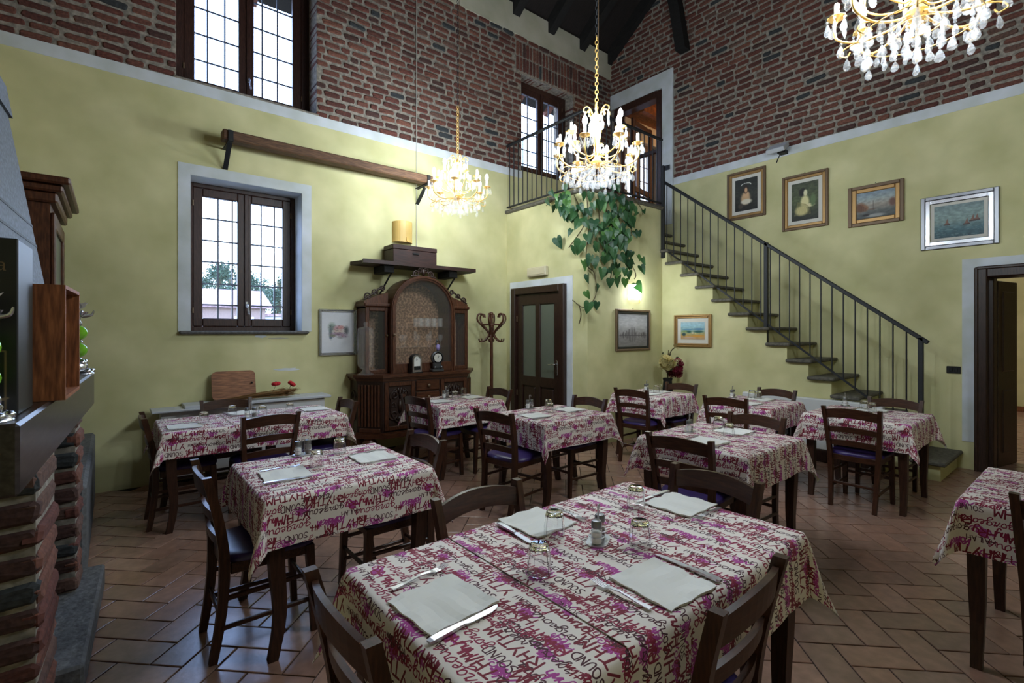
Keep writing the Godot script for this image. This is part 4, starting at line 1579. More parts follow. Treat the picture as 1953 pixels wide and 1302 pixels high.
# drops: how far the cloth hangs at -x, +x, -z, +z (0: it lies flat on a neighbour)
func cloth(x0: float, x1: float, z0: float, z1: float, drops: Array, label: String, lift := 0.0, sd := 1, shift := Vector2.ZERO, turned := false) -> void:
	var r := RandomNumberGenerator.new()
	r.seed = sd
	var y0 := 0.7515 + lift
	var ph := [r.randf() * TAU, r.randf() * TAU, r.randf() * TAU]
	var us := []
	var vs := []
	for q in [[us, x0, x1, drops[0], drops[1]], [vs, z0, z1, drops[2], drops[3]]]:
		var lo: float = q[1]
		var hi: float = q[2]
		if q[3] > 0:
			for i in 9:
				q[0].append(lo - q[3] * (1.0 - i / 9.0))
		for i in 13:
			q[0].append(lerpf(lo, hi, i / 12.0))
		if q[4] > 0:
			for i in range(1, 10):
				q[0].append(hi + q[4] * i / 9.0)
	var place := func(u: float, v: float) -> Vector3:
		var ex := u - x1 if u > x1 else (u - x0 if u < x0 else 0.0)
		var ez := v - z1 if v > z1 else (v - z0 if v < z0 else 0.0)
		var p := Vector3(clampf(u, x0, x1), y0, clampf(v, z0, z1))
		var len := Vector2(ex, ez).length()
		if len < 1e-6:
			return p
		var dir := Vector3(ex, 0, ez) / len
		var th := atan2(absf(ez), absf(ex))
		var along := u if absf(ez) > absf(ex) else v
		# a rounded edge, then a fall that waves a little; corners stand out in a fold
		var rad := 0.014
		var fl := 0.06 + 0.05 * sin(along * 9.0 + ph[0]) + 0.04 * sin(along * 21.0 + ph[1]) + 0.55 * pow(maxf(sin(2.0 * th), 0.0), 1.3)
		var fall := maxf(len - rad * 1.57, 0.0)
		var bend := minf(len / (rad * 1.57), 1.0) * PI / 2
		p += dir * (rad * sin(bend)) + Vector3.DOWN * rad * (1.0 - cos(bend))
		p += dir * fall * fl * 0.55 + Vector3.DOWN * fall * sqrt(maxf(0.05, 1.0 - pow(fl * 0.55, 2)))
		return p
	var P := []
	for u in us:
		var row := []
		for v in vs:
			row.append(place.call(u, v))
		P.append(row)
	var N := []
	for i in us.size():
		var row := []
		for j in vs.size():
			var a: Vector3 = P[mini(i + 1, us.size() - 1)][j] - P[maxi(i - 1, 0)][j]
			var c: Vector3 = P[i][mini(j + 1, vs.size() - 1)] - P[i][maxi(j - 1, 0)]
			var nn := c.cross(a)
			row.append(nn.normalized() if nn.length() > 1e-9 else Vector3.UP)
		N.append(row)
	var b := MB.new()
	var u_b := MB.new()
	for i in us.size() - 1:
		for j in vs.size() - 1:
			var q := [[i, j], [i, j + 1], [i + 1, j + 1], [i + 1, j]]
			var p := []
			var nn := []
			var uv := []
			for k in q:
				p.append(P[k[0]][k[1]])
				nn.append(N[k[0]][k[1]])
				uv.append((Vector2(-vs[k[1]], us[k[0]]) if turned else -Vector2(us[k[0]], vs[k[1]])) / 0.42 + shift)
			b.tri_n(p[0], p[1], p[2], nn[0], nn[1], nn[2], uv[0], uv[1], uv[2])
			b.tri_n(p[0], p[2], p[3], nn[0], nn[2], nn[3], uv[0], uv[2], uv[3])
			var d := []
			for k in 4:
				d.append(p[k] - nn[k] * 0.0025)
			u_b.tri_n(d[0], d[2], d[1], -nn[0], -nn[2], -nn[1])
			u_b.tri_n(d[0], d[3], d[2], -nn[0], -nn[3], -nn[2])
	var mid := Vector3((x0 + x1) / 2, 0, (z0 + z1) / 2)
	var o := thing("tablecloth", label, "tablecloth", Vector3.ZERO, 0, "printed tablecloths")
	obj("printed_face", b, M.cloth_print, o)
	obj("white_underside", u_b, M.cloth_back, o).set_meta("label", "plain white underside")


# ---------- what lies on the tables
func tumbler_mesh() -> ArrayMesh:
	if cache.has("tumbler"):
		return cache.tumbler
	# standing upside down: rim on the cloth, thick base on top; ten flutes
	var b := MB.new()
	var k := 20
	var rows := [[0.038, 0.0], [0.0375, 0.03], [0.035, 0.055], [0.0325, 0.074], [0.030, 0.084], [0.026, 0.088]]
	var ins := [[0.036, 0.0], [0.0352, 0.03], [0.0325, 0.055], [0.0298, 0.07], [0.0, 0.072]]
	for set_ in [[rows, 1.0], [ins, -1.0]]:
		var R: Array = set_[0]
		for i in R.size() - 1:
			for s in k:
				var q := []
				for m in [[i, s], [i + 1, s], [i + 1, s + 1], [i, s + 1]]:
					var fl := 1.0 - (0.045 if int(m[1]) % 2 and R[m[0]][1] > 0.02 and R[m[0]][1] < 0.082 else 0.0)
					var a: float = TAU * m[1] / k
					q.append(Vector3(cos(a) * R[m[0]][0] * fl, R[m[0]][1], sin(a) * R[m[0]][0] * fl))
				if set_[1] > 0:
					b.quad(q[0], q[1], q[2], q[3])
				elif R[i + 1][0] > 0:
					b.quad(q[3], q[2], q[1], q[0])
				else:
					b.tri(q[0], q[3], q[1])
	for s in k:
		var a0 := TAU * s / k
		var a1 := TAU * (s + 1) / k
		var p := Vector3(cos(a0), 0, sin(a0))
		var q := Vector3(cos(a1), 0, sin(a1))
		b.quad(p * 0.038, q * 0.038, q * 0.036, p * 0.036)
		b.tri(Vector3(0, 0.0865, 0), q * 0.026 + Vector3.UP * 0.088, p * 0.026 + Vector3.UP * 0.088)
	cache["tumbler"] = b.mesh()
	return cache.tumbler


func tumbler(x: float, z: float, label: String, group: String, y := 0.755) -> void:
	var o := put(numbered("tumbler"), tumbler_mesh(), M.tumbler_glass, self, Transform3D(Basis(Vector3.UP, rng.randf() * 3), Vector3(x, y, z)))
	tag(o, label, "glass", group)


func napkin_mesh(k: int) -> ArrayMesh:
	var key := "napkin%d" % k
	if cache.has(key):
		return cache[key]
	var r := RandomNumberGenerator.new()
	r.seed = 900 + k
	var b := MB.new()
	var n := 10
	var ph := r.randf() * 6
	var P := []
	for i in n + 1:
		var row := []
		for j in n + 1:
			var x := (float(i) / n - 0.5)
			var z := (float(j) / n - 0.5)
			var e := maxf(absf(x), absf(z)) * 2.0
			var y := 0.003 + 0.0022 * sin(x * 13 + ph) * sin(z * 3.0 + ph) + 0.0035 * pow(e, 4) * (0.5 + 0.5 * sin(x * 17 + z * 13 + ph))
			row.append(Vector3(x * 0.222 + 0.003 * sin(z * 14 + ph), y, z * 0.215 + 0.003 * sin(x * 12 + ph)))
		P.append(row)
	for i in n:
		for j in n:
			b.quad(P[i][j + 1], P[i + 1][j + 1], P[i + 1][j], P[i][j])
	var edge := []
	for i in n:
		edge.append(P[i][n])
	for j in n:
		edge.append(P[n][n - j])
	for i in n:
		edge.append(P[n - i][0])
	for j in n:
		edge.append(P[0][j])
	for i in edge.size():
		var p: Vector3 = edge[i]
		var q: Vector3 = edge[(i + 1) % edge.size()]
		b.quad(Vector3(p.x, 0.0003, p.z), Vector3(q.x, 0.0003, q.z), q, p)
	cache[key] = b.mesh()
	return cache[key]


func fork_mesh() -> ArrayMesh:
	if cache.has("fork"):
		return cache.fork
	var b := MB.new()
	# along +x, tines at the far end
	var path := [Vector3(-0.1, 0.004, 0), Vector3(-0.06, 0.004, 0), Vector3(0.0, 0.009, 0), Vector3(0.035, 0.007, 0), Vector3(0.05, 0.004, 0)]
	b.bar(path, [0.018, 0.012, 0.007, 0.014, 0.024], [0.003, 0.003, 0.003, 0.002, 0.002], Vector3.BACK, Vector3.UP)
	for i in 4:
		var z := (i - 1.5) * 0.0066
		b.bar([Vector3(0.05, 0.004, z), Vector3(0.07, 0.004, z), Vector3(0.1, 0.01, z)], [0.0042, 0.0036, 0.002], [0.002, 0.002, 0.0016], Vector3.BACK, Vector3.UP)
	cache["fork"] = b.mesh()
	return cache.fork


func knife_mesh() -> ArrayMesh:
	if cache.has("knife"):
		return cache.knife
	var b := MB.new()
	b.bar(curve([Vector3(-0.115, 0.005, 0), Vector3(-0.07, 0.005, 0), Vector3(-0.005, 0.005, 0)], 3), [0.014, 0.019, 0.019, 0.018, 0.016, 0.014, 0.013], [0.005, 0.008, 0.009, 0.009, 0.008, 0.007, 0.006], Vector3.BACK, Vector3.UP)
	b.bar([Vector3(-0.005, 0.004, 0), Vector3(0.01, 0.004, 0.001), Vector3(0.08, 0.003, 0.002), Vector3(0.105, 0.003, -0.002), Vector3(0.115, 0.003, -0.006)], [0.012, 0.018, 0.019, 0.013, 0.003], [0.004, 0.0025, 0.002, 0.0016, 0.001], Vector3.BACK, Vector3.UP)
	cache["knife"] = b.mesh()
	return cache.knife


func setting(x: float, z: float, turn: float, where: String, y := 0.7545, fork := Vector3(0.005, 0, -0.125), knife := Vector3(-0.01, 0, 0.12)) -> void:
	# turn: degrees; the diner's right hand is at local +z, the cutlery lies along local x
	var bs := Basis(Vector3.UP, deg_to_rad(turn))
	var p := Vector3(x, y, z)
	var o := put(numbered("napkin"), napkin_mesh(rng.randi() % 4), M.paper, self, Transform3D(bs * Basis(Vector3.UP, rng.randf_range(-0.04, 0.04)), p))
	tag(o, "white paper napkin " + where, "napkin", "paper napkins")
	o = put(numbered("fork"), fork_mesh(), M.steel, self, Transform3D(bs * Basis(Vector3.UP, rng.randf_range(-0.1, 0.1)), p + bs * fork))
	tag(o, "steel fork " + where, "fork", "forks")
	o = put(numbered("knife"), knife_mesh(), M.steel, self, Transform3D(bs * Basis(Vector3.UP, rng.randf_range(-0.1, 0.1)), p + bs * knife))
	tag(o, "steel knife " + where, "knife", "table knives")


var cruet0: Node3D


func cruet(x: float, z: float, turn: float, label: String) -> void:
	if cruet0 == null:
		cruet0 = Node3D.new()
		var b := MB.new()
		b.extrude(rounded(0.12, 0.075, 0.03, 4), Transform3D(Basis(Vector3.RIGHT, -PI / 2), Vector3(0, 0, 0)), 0.006)
		for s in [-1, 1]:
			b.tube(curve([Vector3(s * 0.055, 0.03, 0), Vector3(s * 0.03, 0.03, 0.028), Vector3(s * 0.004, 0.03, 0), Vector3(s * 0.03, 0.03, -0.028), Vector3(s * 0.055, 0.03, 0)], 5), 0.0016, 5)
		obj("tray", b, M.steel, cruet0)
		b = MB.new()
		for s in [-1, 1]:
			b.tube([Vector3(s * 0.006, 0.004, 0), Vector3(s * 0.006, 0.115, 0)], 0.002, 6)
		b.tube(curve([Vector3(-0.006, 0.115, 0), Vector3(-0.002, 0.128, 0), Vector3(0.02, 0.126, 0), Vector3(0.026, 0.112, 0)], 5), 0.0025, 6)
		b.tube(curve([Vector3(0.006, 0.115, 0), Vector3(0.004, 0.12, 0), Vector3(0.018, 0.118, 0)], 4), 0.0022, 6)
		obj("carry_handle", b, M.steel, cruet0)
		for s in [-1, 1]:
			b = MB.new()
			b.lathe([Vector2(0, 0.007), Vector2(0.019, 0.007), Vector2(0.021, 0.012), Vector2(0.02, 0.05), Vector2(0.016, 0.06), Vector2(0.016, 0.064)], 10, Vector3(s * 0.031, 0, 0), Basis(), false)
			var sh := obj("shaker", b, M.tumbler, cruet0)
			b = MB.new()
			b.lathe([Vector2(0, 0.009), Vector2(0.0175, 0.009), Vector2(0.0175, 0.046 if s < 0 else 0.036), Vector2(0, 0.046 if s < 0 else 0.036)], 10, Vector3(s * 0.031, 0, 0), Basis(), false)
			obj("salt" if s < 0 else "pepper", b, M.salt if s < 0 else M.pepper, sh)
			b = MB.new()
			b.lathe([Vector2(0.0185, 0.062), Vector2(0.0185, 0.08), Vector2(0.016, 0.086), Vector2(0, 0.088)], 14, Vector3(s * 0.031, 0, 0))
			obj("cap", b, M.silver_dark, sh)
	var r: Node3D = cruet0.duplicate()
	r.name = numbered("cruet_set")
	add_child(r)
	r.position = Vector3(x, 0.7545, z)
	r.rotation.y = deg_to_rad(turn)
	tag(r, label, "cruet set", "salt and pepper sets")


func lay_table(n: int, x0: float, x1: float, z0: float, z1: float, name_: String, items: Array) -> void:
	table(x0, x1, z0, z1, "dark wooden dining table with printed cloth, " + name_)
	cloth(x0, x1, z0, z1, [0.24, 0.24, 0.23, 0.23], "printed tablecloth on the table " + name_, 0.0, n, Vector2(n * 0.37, n * 0.21), n >= 6)
	var xc := (x0 + x1) / 2
	var zc := (z0 + z1) / 2
	setting(x0 + 0.17, zc + 0.03, -3 + n % 5, "at hearth end of table " + name_)
	setting(x1 - 0.17, zc - 0.02, 182 - n % 4, "at stair end of table " + name_)
	var near := 0 if Vector2(items[0][0], items[0][1]).distance_to(Vector2(items[2][0], items[2][1])) < Vector2(items[1][0], items[1][1]).distance_to(Vector2(items[2][0], items[2][1])) else 1
	for k in 2:
		tumbler(items[k][0], items[k][1], "upturned tumbler %s the salt set, table %s" % ["nearer" if k == near else "farther from", name_], "tumblers on the dining tables")
	cruet(items[2][0], items[2][1], items[2][2], "salt and pepper set on the table " + name_)


func make_dining() -> void:
	# the double table set for four
	table(0.575, 1.28, -1.53, -0.73, "dark wooden dining table of the double table, the half beside the hearth")
	table(1.285, 1.99, -1.53, -0.73, "dark wooden dining table of the double table, the half away from the hearth")
	cloth(0.575, 1.2, -1.53, -0.73, [0.24, 0, 0.23, 0.23], "printed tablecloth tucked under its neighbour on the double table", 0.0, 21, Vector2(0.1, 0.3), true)
	cloth(0.945, 1.99, -1.53, -0.73, [0, 0.25, 0.24, 0.24], "printed tablecloth overlapping its neighbour with a straight seam on the double table", 0.0035, 22, Vector2(0.45, 0.8), true)
	setting(0.705, -1.17, 4, "at the hearth end of the double table", 0.7545, Vector3(0.03, 0, -0.155), Vector3(-0.015, 0, 0.125))
	setting(1.26, -0.845, 88, "on the side of the double table away from the windows", 0.758, Vector3(0.03, 0, -0.15), Vector3(0.01, 0, 0.14))
	setting(1.285, -1.42, -88, "on the window side of the double table", 0.758, Vector3(0.02, 0, -0.15), Vector3(0.03, 0, 0.14))
	setting(1.89, -1.18, 183, "at the double table's end away from the hearth", 0.758, Vector3(0.02, 0, -0.135), Vector3(0.0, 0, 0.13))
	for q in [[1.02, -1.12, "hearth end"], [1.25, -1.29, "window side"], [1.42, -1.04, "side away from the windows"], [1.72, -1.28, "end away from the hearth"]]:
		tumbler(q[0], q[1], "upturned fluted tumbler by the napkin at the double table's " + q[2], "tumblers on the double table", 0.759)
	cruet(1.34, -1.16, 30, "steel salt and pepper set with glass shakers on the double table")
	chair(0.41, -1.18, 90, "dark wooden chair with curved slats at the hearth end of the double table")
	chair(1.17, -1.66, 0, "dark wooden chair pushed in on the window side of the double table")
	chair(2.15, -1.16, -90, "dark wooden chair at the end of the double table away from the hearth")
	chair(1.29, -0.585, 180, "dark wooden chair pushed in at the double table's side opposite the windows", 4)
	# single tables
	lay_table(2, 0.53, 1.37, -3.15, -2.38, "beside the brick hearth", [on_xz(604, 888), on_xz(648, 862), on_xz(578, 866) + [10]])
	chair(0.315, -2.73, 90, "dark wooden chair between the hearth and the small table beside it")
	chair(1.53, -2.72, -90, "dark wooden chair facing the hearth across the small table beside it")
	lay_table(4, 2.54, 3.33, -4.93, -4.25, "in front of the carved sideboard", [on_xz(868, 760), on_xz(884, 753), on_xz(850, 758) + [20]])
	chair(2.35, -4.44, 90, "dark wooden chair with its back to the long table, at the table before the sideboard", 8)
	chair(3.45, -4.45, -90, "dark wooden chair nearest the glazed door, at the table before the sideboard")
	lay_table(5, 2.73, 3.55, -3.62, -2.92, "in front of the glazed door", [on_xz(1049, 785), on_xz(1046, 778), on_xz(1010, 778) + [15]])
	chair(2.4, -3.2, 90, "dark wooden chair on the hearth side of the table before the glazed door", 8)
	chair(3.67, -3.28, -90, "dark wooden chair on the stair side of the table before the glazed door")
	lay_table(6, 4.78, 5.42, -3.9, -3.2, "beside the vase of flowers", [on_xz(1258, 746), on_xz(1252, 748), on_xz(1233, 744) + [15]])
	chair(4.53, -3.45, 90, "dark wooden chair on the door side of the table beside the flower vase", 5)
	chair(5.54, -3.43, -90, "dark wooden chair under the stair flank at the table beside the flower vase")
	lay_table(7, 4.93, 5.7, -2.78, -2.1, "before the white radiator", [on_xz(1434, 758), on_xz(1446, 760), on_xz(1397, 757) + [15]])
	chair(4.68, -2.43, 90, "dark wooden chair on the open side of the table before the white radiator", 6)
	chair(5.83, -2.41, -90, "dark wooden chair between the white radiator and the table along the stair flank", -6)
	lay_table(8, 2.96, 3.77, -2.17, -1.39, "between the double table and the stairs", [on_xz(1370, 815), on_xz(1390, 830), on_xz(1315, 822) + [20]])
	chair(2.7, -1.7, 90, "dark wooden chair facing the stairs, just beyond the double table's end", 6)
	chair(3.89, -1.76, -90, "dark wooden chair backing onto the stairs, beyond the double table's end")
	lay_table(9, 4.96, 5.75, -1.82, -1.04, "at the foot of the stairs", [on_xz(1648, 780), on_xz(1663, 785), on_xz(1612, 773) + [20]])
	chair(4.8, -1.4, 90, "dark wooden chair with purple seat facing the lowest steps of the stairs")
	chair(5.87, -1.34, -90, "dark wooden chair in front of the lowest steps of the stairs")
	lay_table(10, 2.96, 3.76, -0.44, 0.33, "opposite the open doorway", [[3.4, 0.0], [3.5, -0.1], [3.3, -0.2, 20]])
	chair(2.79, -0.05, 90, "dark wooden chair facing the open doorway across a table")
	# the long table under the window
	table(0.29, 0.97, -5.14, -4.4, "dark wooden dining table of the long table under the window, the half beside the hearth")
	table(0.975, 1.64, -5.14, -4.4, "dark wooden dining table of the long table under the window, the half beside the sideboard")
	cloth(0.29, 0.9, -5.14, -4.4, [0.24, 0, 0.22, 0.2], "printed tablecloth tucked under its neighbour on the long table below the window", 0.0, 31, Vector2(0.7, 0.2))
	cloth(0.75, 1.64, -5.14, -4.4, [0, 0.24, 0.22, 0.2], "printed tablecloth overlapping its neighbour on the long table below the window", 0.0035, 32, Vector2(0.2, 0.6))
	setting(0.44, -4.62, 0, "at the hearth end of the long table under the window")
	setting(0.92, -5.02, -90, "on the window side of the long table under the window", 0.758)
	setting(1.5, -4.85, 180, "at the sideboard end of the long table under the window", 0.758)
	setting(1.0, -4.52, 90, "on the room side of the long table under the window", 0.758)
	for q in [[389, 806, "nearest the hearth"], [443, 792, "by the window side napkin"], [501, 792, "beside the salt and pepper set"], [553, 786, "nearest the sideboard"]]:
		var p := on_y(q[0], q[1], 0.758)
		tumbler(p.x, p.z, "upturned fluted tumbler on the long table under the window, " + q[2], "tumblers on the long table under the window", 0.759)
	var cp := on_y(478, 795, 0.758)
	cruet(cp.x, cp.z, 10, "steel salt and pepper set with glass shakers on the long table under the window")
	chair(0.175, -4.74, 90, "dark wooden chair at the hearth end of the long table under the window")
	chair(0.85, -5.4, 0, "dark wooden chair between the window wall and the long table")
	chair(0.97, -4.16, 180, "dark wooden chair on the room side of the long table under the window", 4)
	chair(1.76, -4.64, -90, "dark wooden chair at the sideboard end of the long table under the window")


func on_xz(u: float, w: float) -> Array:
	var p := on_y(u, w, 0.757)
	return [p.x, p.z]


# ---------- pictures and wall fittings
func picture(called: String, label: String, at: Vector3, turn: float, w: float, h: float, bw: float, fm: String, board: float, art: String, lip := "") -> void:
	var o := thing(called, label, "picture", at, turn)
	var b := MB.new()
	frame_bars(b, w, h, bw * 0.5, 0.0, 0.026, 0.006)
	var f := obj("frame", b, M[fm], o)
	b = MB.new()
	frame_bars(b, w - bw * 0.9, h - bw * 0.9, bw * 0.6, 0.0, 0.018, 0.008)
	obj("frame_lip", b, M[lip if lip else fm], f)
	b = MB.new()
	b.span(Vector3(-w / 2 + 0.01, -h / 2 + 0.01, 0.0), Vector3(w / 2 - 0.01, h / 2 - 0.01, 0.006))
	obj("mount", b, M.mat_board, o)
	var iw := w / 2 - bw - board
	var ih := h / 2 - bw - board
	b = MB.new()
	b.quad(Vector3(-iw, -ih, 0.0075), Vector3(iw, -ih, 0.0075), Vector3(iw, ih, 0.0075), Vector3(-iw, ih, 0.0075))
	obj("print", b, M[art], o)
	b = MB.new()
	b.tube([Vector3(0, h / 2 + 0.012, 0.0), Vector3(0, h / 2 + 0.012, 0.012)], 0.004, 6)
	obj("nail", b, M.iron, o)


func make_wall_things() -> void:
	var e := -PI / 2
	picture("watercolour_picture", "small watercolour of a red roofed house in a silver frame beside the sideboard", Vector3(2.13, 1.49, ZA), 0, 0.46, 0.56, 0.035, "silver", 0.0, "art_watercolour")
	picture("city_picture", "misty grey city picture in a dark frame under the lit wall lamp", Vector3(5.7, 1.52, -4.3), 0, 0.78, 0.58, 0.06, "gold_dark", 0.0, "art_grey_city", "black_plastic")
	picture("landscape_picture", "country landscape with white mount in a gilt frame under the stairs", Vector3(6.42, 1.51, -3.8), e, 0.58, 0.46, 0.05, "gold_frame", 0.055, "art_landscape")
	picture("portrait_picture", "dark portrait of a figure wearing a white flower wreath, bronze frame", Vector3(XB, 3.52, -3.43), e, 0.57, 0.71, 0.07, "gold_dark", 0.05, "art_portrait_wreath", "gold_frame")
	picture("portrait_picture", "portrait of a pale robed figure looking upwards, bronze frame", Vector3(XB, 3.26, -2.64), e, 0.57, 0.75, 0.07, "gold_dark", 0.05, "art_portrait_pale", "gold_frame")
	picture("harbour_picture", "harbour scene in a broad carved gold frame on the gable wall", Vector3(XB, 3.06, -1.85), e, 0.57, 0.5, 0.085, "gold_dark", 0.0, "art_harbour", "gold_frame")
	picture("boats_picture", "seascape with brown sailing boats in a silver frame on the gable wall", Vector3(XB, 2.73, -1.09), e, 0.65, 0.6, 0.085, "silver_dark", 0.035, "art_boats", "silver")
	# floodlight on the band
	var o := thing("floodlight", "grey unlit floodlight with dangling cable on the gable wall's white band", "floodlight", Vector3(XB, 4.0, -2.93), e)
	var b := MB.new()
	b.bevel(Vector3(0, 0.02, 0.16), Vector3(0.24, 0.06, 0.19), 0.008, Basis(Vector3.RIGHT, 0.6))
	obj("housing", b, M.grey_panel, o)
	b = MB.new()
	b.box(Vector3(0, -0.008, 0.172), Vector3(0.17, 0.006, 0.13), Basis(Vector3.RIGHT, 0.5))
	obj("front_glass", b, M.grey_panel, o)
	b = MB.new()
	b.bevel(Vector3(0.03, -0.02, 0.06), Vector3(0.1, 0.05, 0.12), 0.006)
	b.tube(curve([Vector3(0.02, -0.04, 0.1), Vector3(0.0, -0.09, 0.11), Vector3(-0.02, -0.12, 0.1), Vector3(-0.03, -0.16, 0.11)], 4), 0.007, 6)
	obj("bracket", b, M.iron_black, o)
	# switches
	for q in [["black rocker switch plate beside the doorway at the foot of the stairs", Vector3(XB, 1.075, -1.13)], ["black switch plate on the white surround of the landing door", Vector3(XB - 0.03, 4.25, -4.75)]]:
		o = thing("switch_plate", q[0], "switch", q[1], e)
		b = MB.new()
		b.bevel(Vector3(0, 0, 0.006), Vector3(0.12, 0.08, 0.012), 0.004)
		obj("plate", b, M.black_plastic, o)
		for k in [-1, 1]:
			b = MB.new()
			b.bevel(Vector3(k * 0.022, 0, 0.013), Vector3(0.03, 0.045, 0.008), 0.003)
			obj("rocker", b, M.iron_black, o)
	# emergency light over the door
	o = thing("emergency_light", "cream emergency light box above the glazed door", "light", Vector3(4.76, 2.36, -5.23), e)
	b = MB.new()
	b.bevel(Vector3(0, 0, 0.03), Vector3(0.4, 0.13, 0.06), 0.008)
	obj("housing", b, M.aged_plastic, o)
	b = MB.new()
	b.bevel(Vector3(0, 0, 0.06), Vector3(0.36, 0.09, 0.012), 0.004)
	obj("diffuser", b, M.aged_plastic, o)
	# unlit amber wall lamp above the shelf
	o = thing("wall_lamp", "unlit amber glass wall lamp above the wooden box", "lamp", Vector3(2.98, 2.81, ZA))
	b = MB.new()
	var pr := []
	for i in 13:
		var a := PI * i / 12
		pr.append(Vector3(-cos(a) * 0.14, 0, sin(a) * 0.11))
	for i in 12:
		var p: Vector3 = pr[i]
		var q: Vector3 = pr[i + 1]
		var t0 := 0.13 + 0.012 * sin(i * 0.26)
		b.quad(p + Vector3.DOWN * 0.135, q + Vector3.DOWN * 0.135, q + Vector3.UP * t0, p + Vector3.UP * t0)
		b.quad(q * 0.97 + Vector3.DOWN * 0.135, p * 0.97 + Vector3.DOWN * 0.135, p * 0.97 + Vector3.UP * t0, q * 0.97 + Vector3.UP * t0)
	obj("shade", b, M.amber_shade, o)
	b = MB.new()
	b.bevel(Vector3(0, -0.02, 0.012), Vector3(0.1, 0.2, 0.024), 0.006)
	b.box(Vector3(0.02, -0.1, 0.112), Vector3(0.02, 0.05, 0.012))
	obj("bracket", b, M.gold, o)
	b = MB.new()
	b.tube([Vector3(3.19, 2.62, ZA + 0.012), Vector3(3.19, 6.3, ZA + 0.012)], 0.006, 6)
	solo("wall_cable", b, M.mat_board, "thin pale cable running straight up the window wall beside the amber lamp", "cable")
	# lit wall lamp behind the plant
	o = thing("wall_lamp", "lit white glass wall lamp behind the trailing plant", "lamp", Vector3(5.72, 2.06, -4.3))
	b = MB.new()
	for i in 12:
		var a0 := PI * i / 12
		var a1 := PI * (i + 1) / 12
		var p := Vector3(-cos(a0) * 0.13, 0, sin(a0) * 0.085)
		var q := Vector3(-cos(a1) * 0.13, 0, sin(a1) * 0.085)
		b.quad(p + Vector3.DOWN * 0.11, q + Vector3.DOWN * 0.11, q + Vector3.UP * 0.1, p + Vector3.UP * 0.1)
	var lampm := mat("sconce_glow", Color8(250, 250, 250), 0.4)
	lampm.emission_enabled = true
	lampm.emission = Color(0.93, 0.97, 1.0)
	lampm.emission_energy_multiplier = 2.2
	obj("lamp_shade", b, lampm, o)
	b = MB.new()
	b.bevel(Vector3(0.02, -0.13, 0.088), Vector3(0.02, 0.06, 0.012), 0.003)
	b.box(Vector3(0, 0, 0.008), Vector3(0.08, 0.18, 0.016))
	obj("bracket", b, M.gold, o)
	lamp_light(Vector3(0, 0.0, 0.13), o, Color(0.93, 0.97, 1.0), 0.2, 0.08)


# ---------- sideboard with arched display cabinet
func prism_y(b: MB, poly: Array, y0: float, y1: float) -> void:
	var p := PackedVector2Array()
	for q in poly:
		p.append(Vector2(q[0], -q[1]))
	b.extrude(p, Transform3D(Basis(Vector3.RIGHT, Vector3.FORWARD, Vector3.UP), Vector3(0, y0, 0)), y1 - y0)


func u_strip(b: MB, out: Array, inn: Array, z0: float, z1: float) -> void:
	for i in out.size() - 1:
		var a := Vector3(out[i].x, out[i].y, 0)
		var c := Vector3(out[i + 1].x, out[i + 1].y, 0)
		var d := Vector3(inn[i + 1].x, inn[i + 1].y, 0)
		var e := Vector3(inn[i].x, inn[i].y, 0)
		var f := Vector3(0, 0, z1)
		var g := Vector3(0, 0, z0)
		b.quad(a + f, e + f, d + f, c + f)
		b.quad(c + g, d + g, e + g, a + g)
		b.quad(a + f, c + f, c + g, a + g)
		b.quad(e + g, d + g, d + f, e + f)


func u_path(half: float, y0: float, spring: float, k := 18) -> Array:
	var o := [Vector2(-half, y0)]
	for i in k + 1:
		var a := PI - PI * i / k
		o.append(Vector2(cos(a) * half, spring + sin(a) * half))
	o.append(Vector2(half, y0))
	return o


func scroll(b: MB, at: Vector3, size: float, flip: float, turns := 1.6, r := 0.012, xdir := Vector3.RIGHT, ydir := Vector3.UP, start := -0.6) -> void:
	var pts := []
	var rad := []
	for i in 22:
		var t := i / 21.0
		var a := start + t * TAU * turns
		var q := size * (1.0 - 0.82 * t)
		pts.append(at + xdir * flip * cos(a) * q + ydir * sin(a) * q)
		rad.append(r * (1.0 - 0.5 * t))
	b.tube(pts, rad, 6)


func carving(b: MB, cx: float, cy: float, z: float, w: float, h: float) -> void:
	for s in [-1.0, 1.0]:
		scroll(b, Vector3(cx + s * w * 0.24, cy + h * 0.26, z), w * 0.2, s, 1.4, 0.016)
		scroll(b, Vector3(cx + s * w * 0.27, cy - h * 0.22, z), w * 0.22, s, 1.5, 0.017, Vector3.RIGHT, Vector3.DOWN)
		scroll(b, Vector3(cx + s * w * 0.3, cy + h * 0.02, z), w * 0.12, -s, 1.2, 0.012)
		b.tube(curve([Vector3(cx, cy - h * 0.42, z), Vector3(cx + s * w * 0.2, cy - h * 0.36, z + 0.01), Vector3(cx + s * w * 0.4, cy - h * 0.1, z), Vector3(cx + s * w * 0.36, cy + h * 0.3, z + 0.008), Vector3(cx + s * w * 0.2, cy + h * 0.42, z)], 5), 0.013, 6)
		for k in 3:
			b.ball(Vector3(cx + s * w * (0.06 + 0.1 * k), cy + h * (0.4 - 0.06 * k), z), Vector3(0.02, 0.045, 0.014), 5, 7)
	b.ball(Vector3(cx, cy, z), Vector3(w * 0.1, h * 0.2, 0.03), 6, 10)
	b.ball(Vector3(cx, cy + h * 0.3, z), Vector3(w * 0.05, h * 0.16, 0.02), 6, 8)
	b.ball(Vector3(cx, cy - h * 0.32, z), Vector3(w * 0.16, h * 0.06, 0.02), 6, 8)


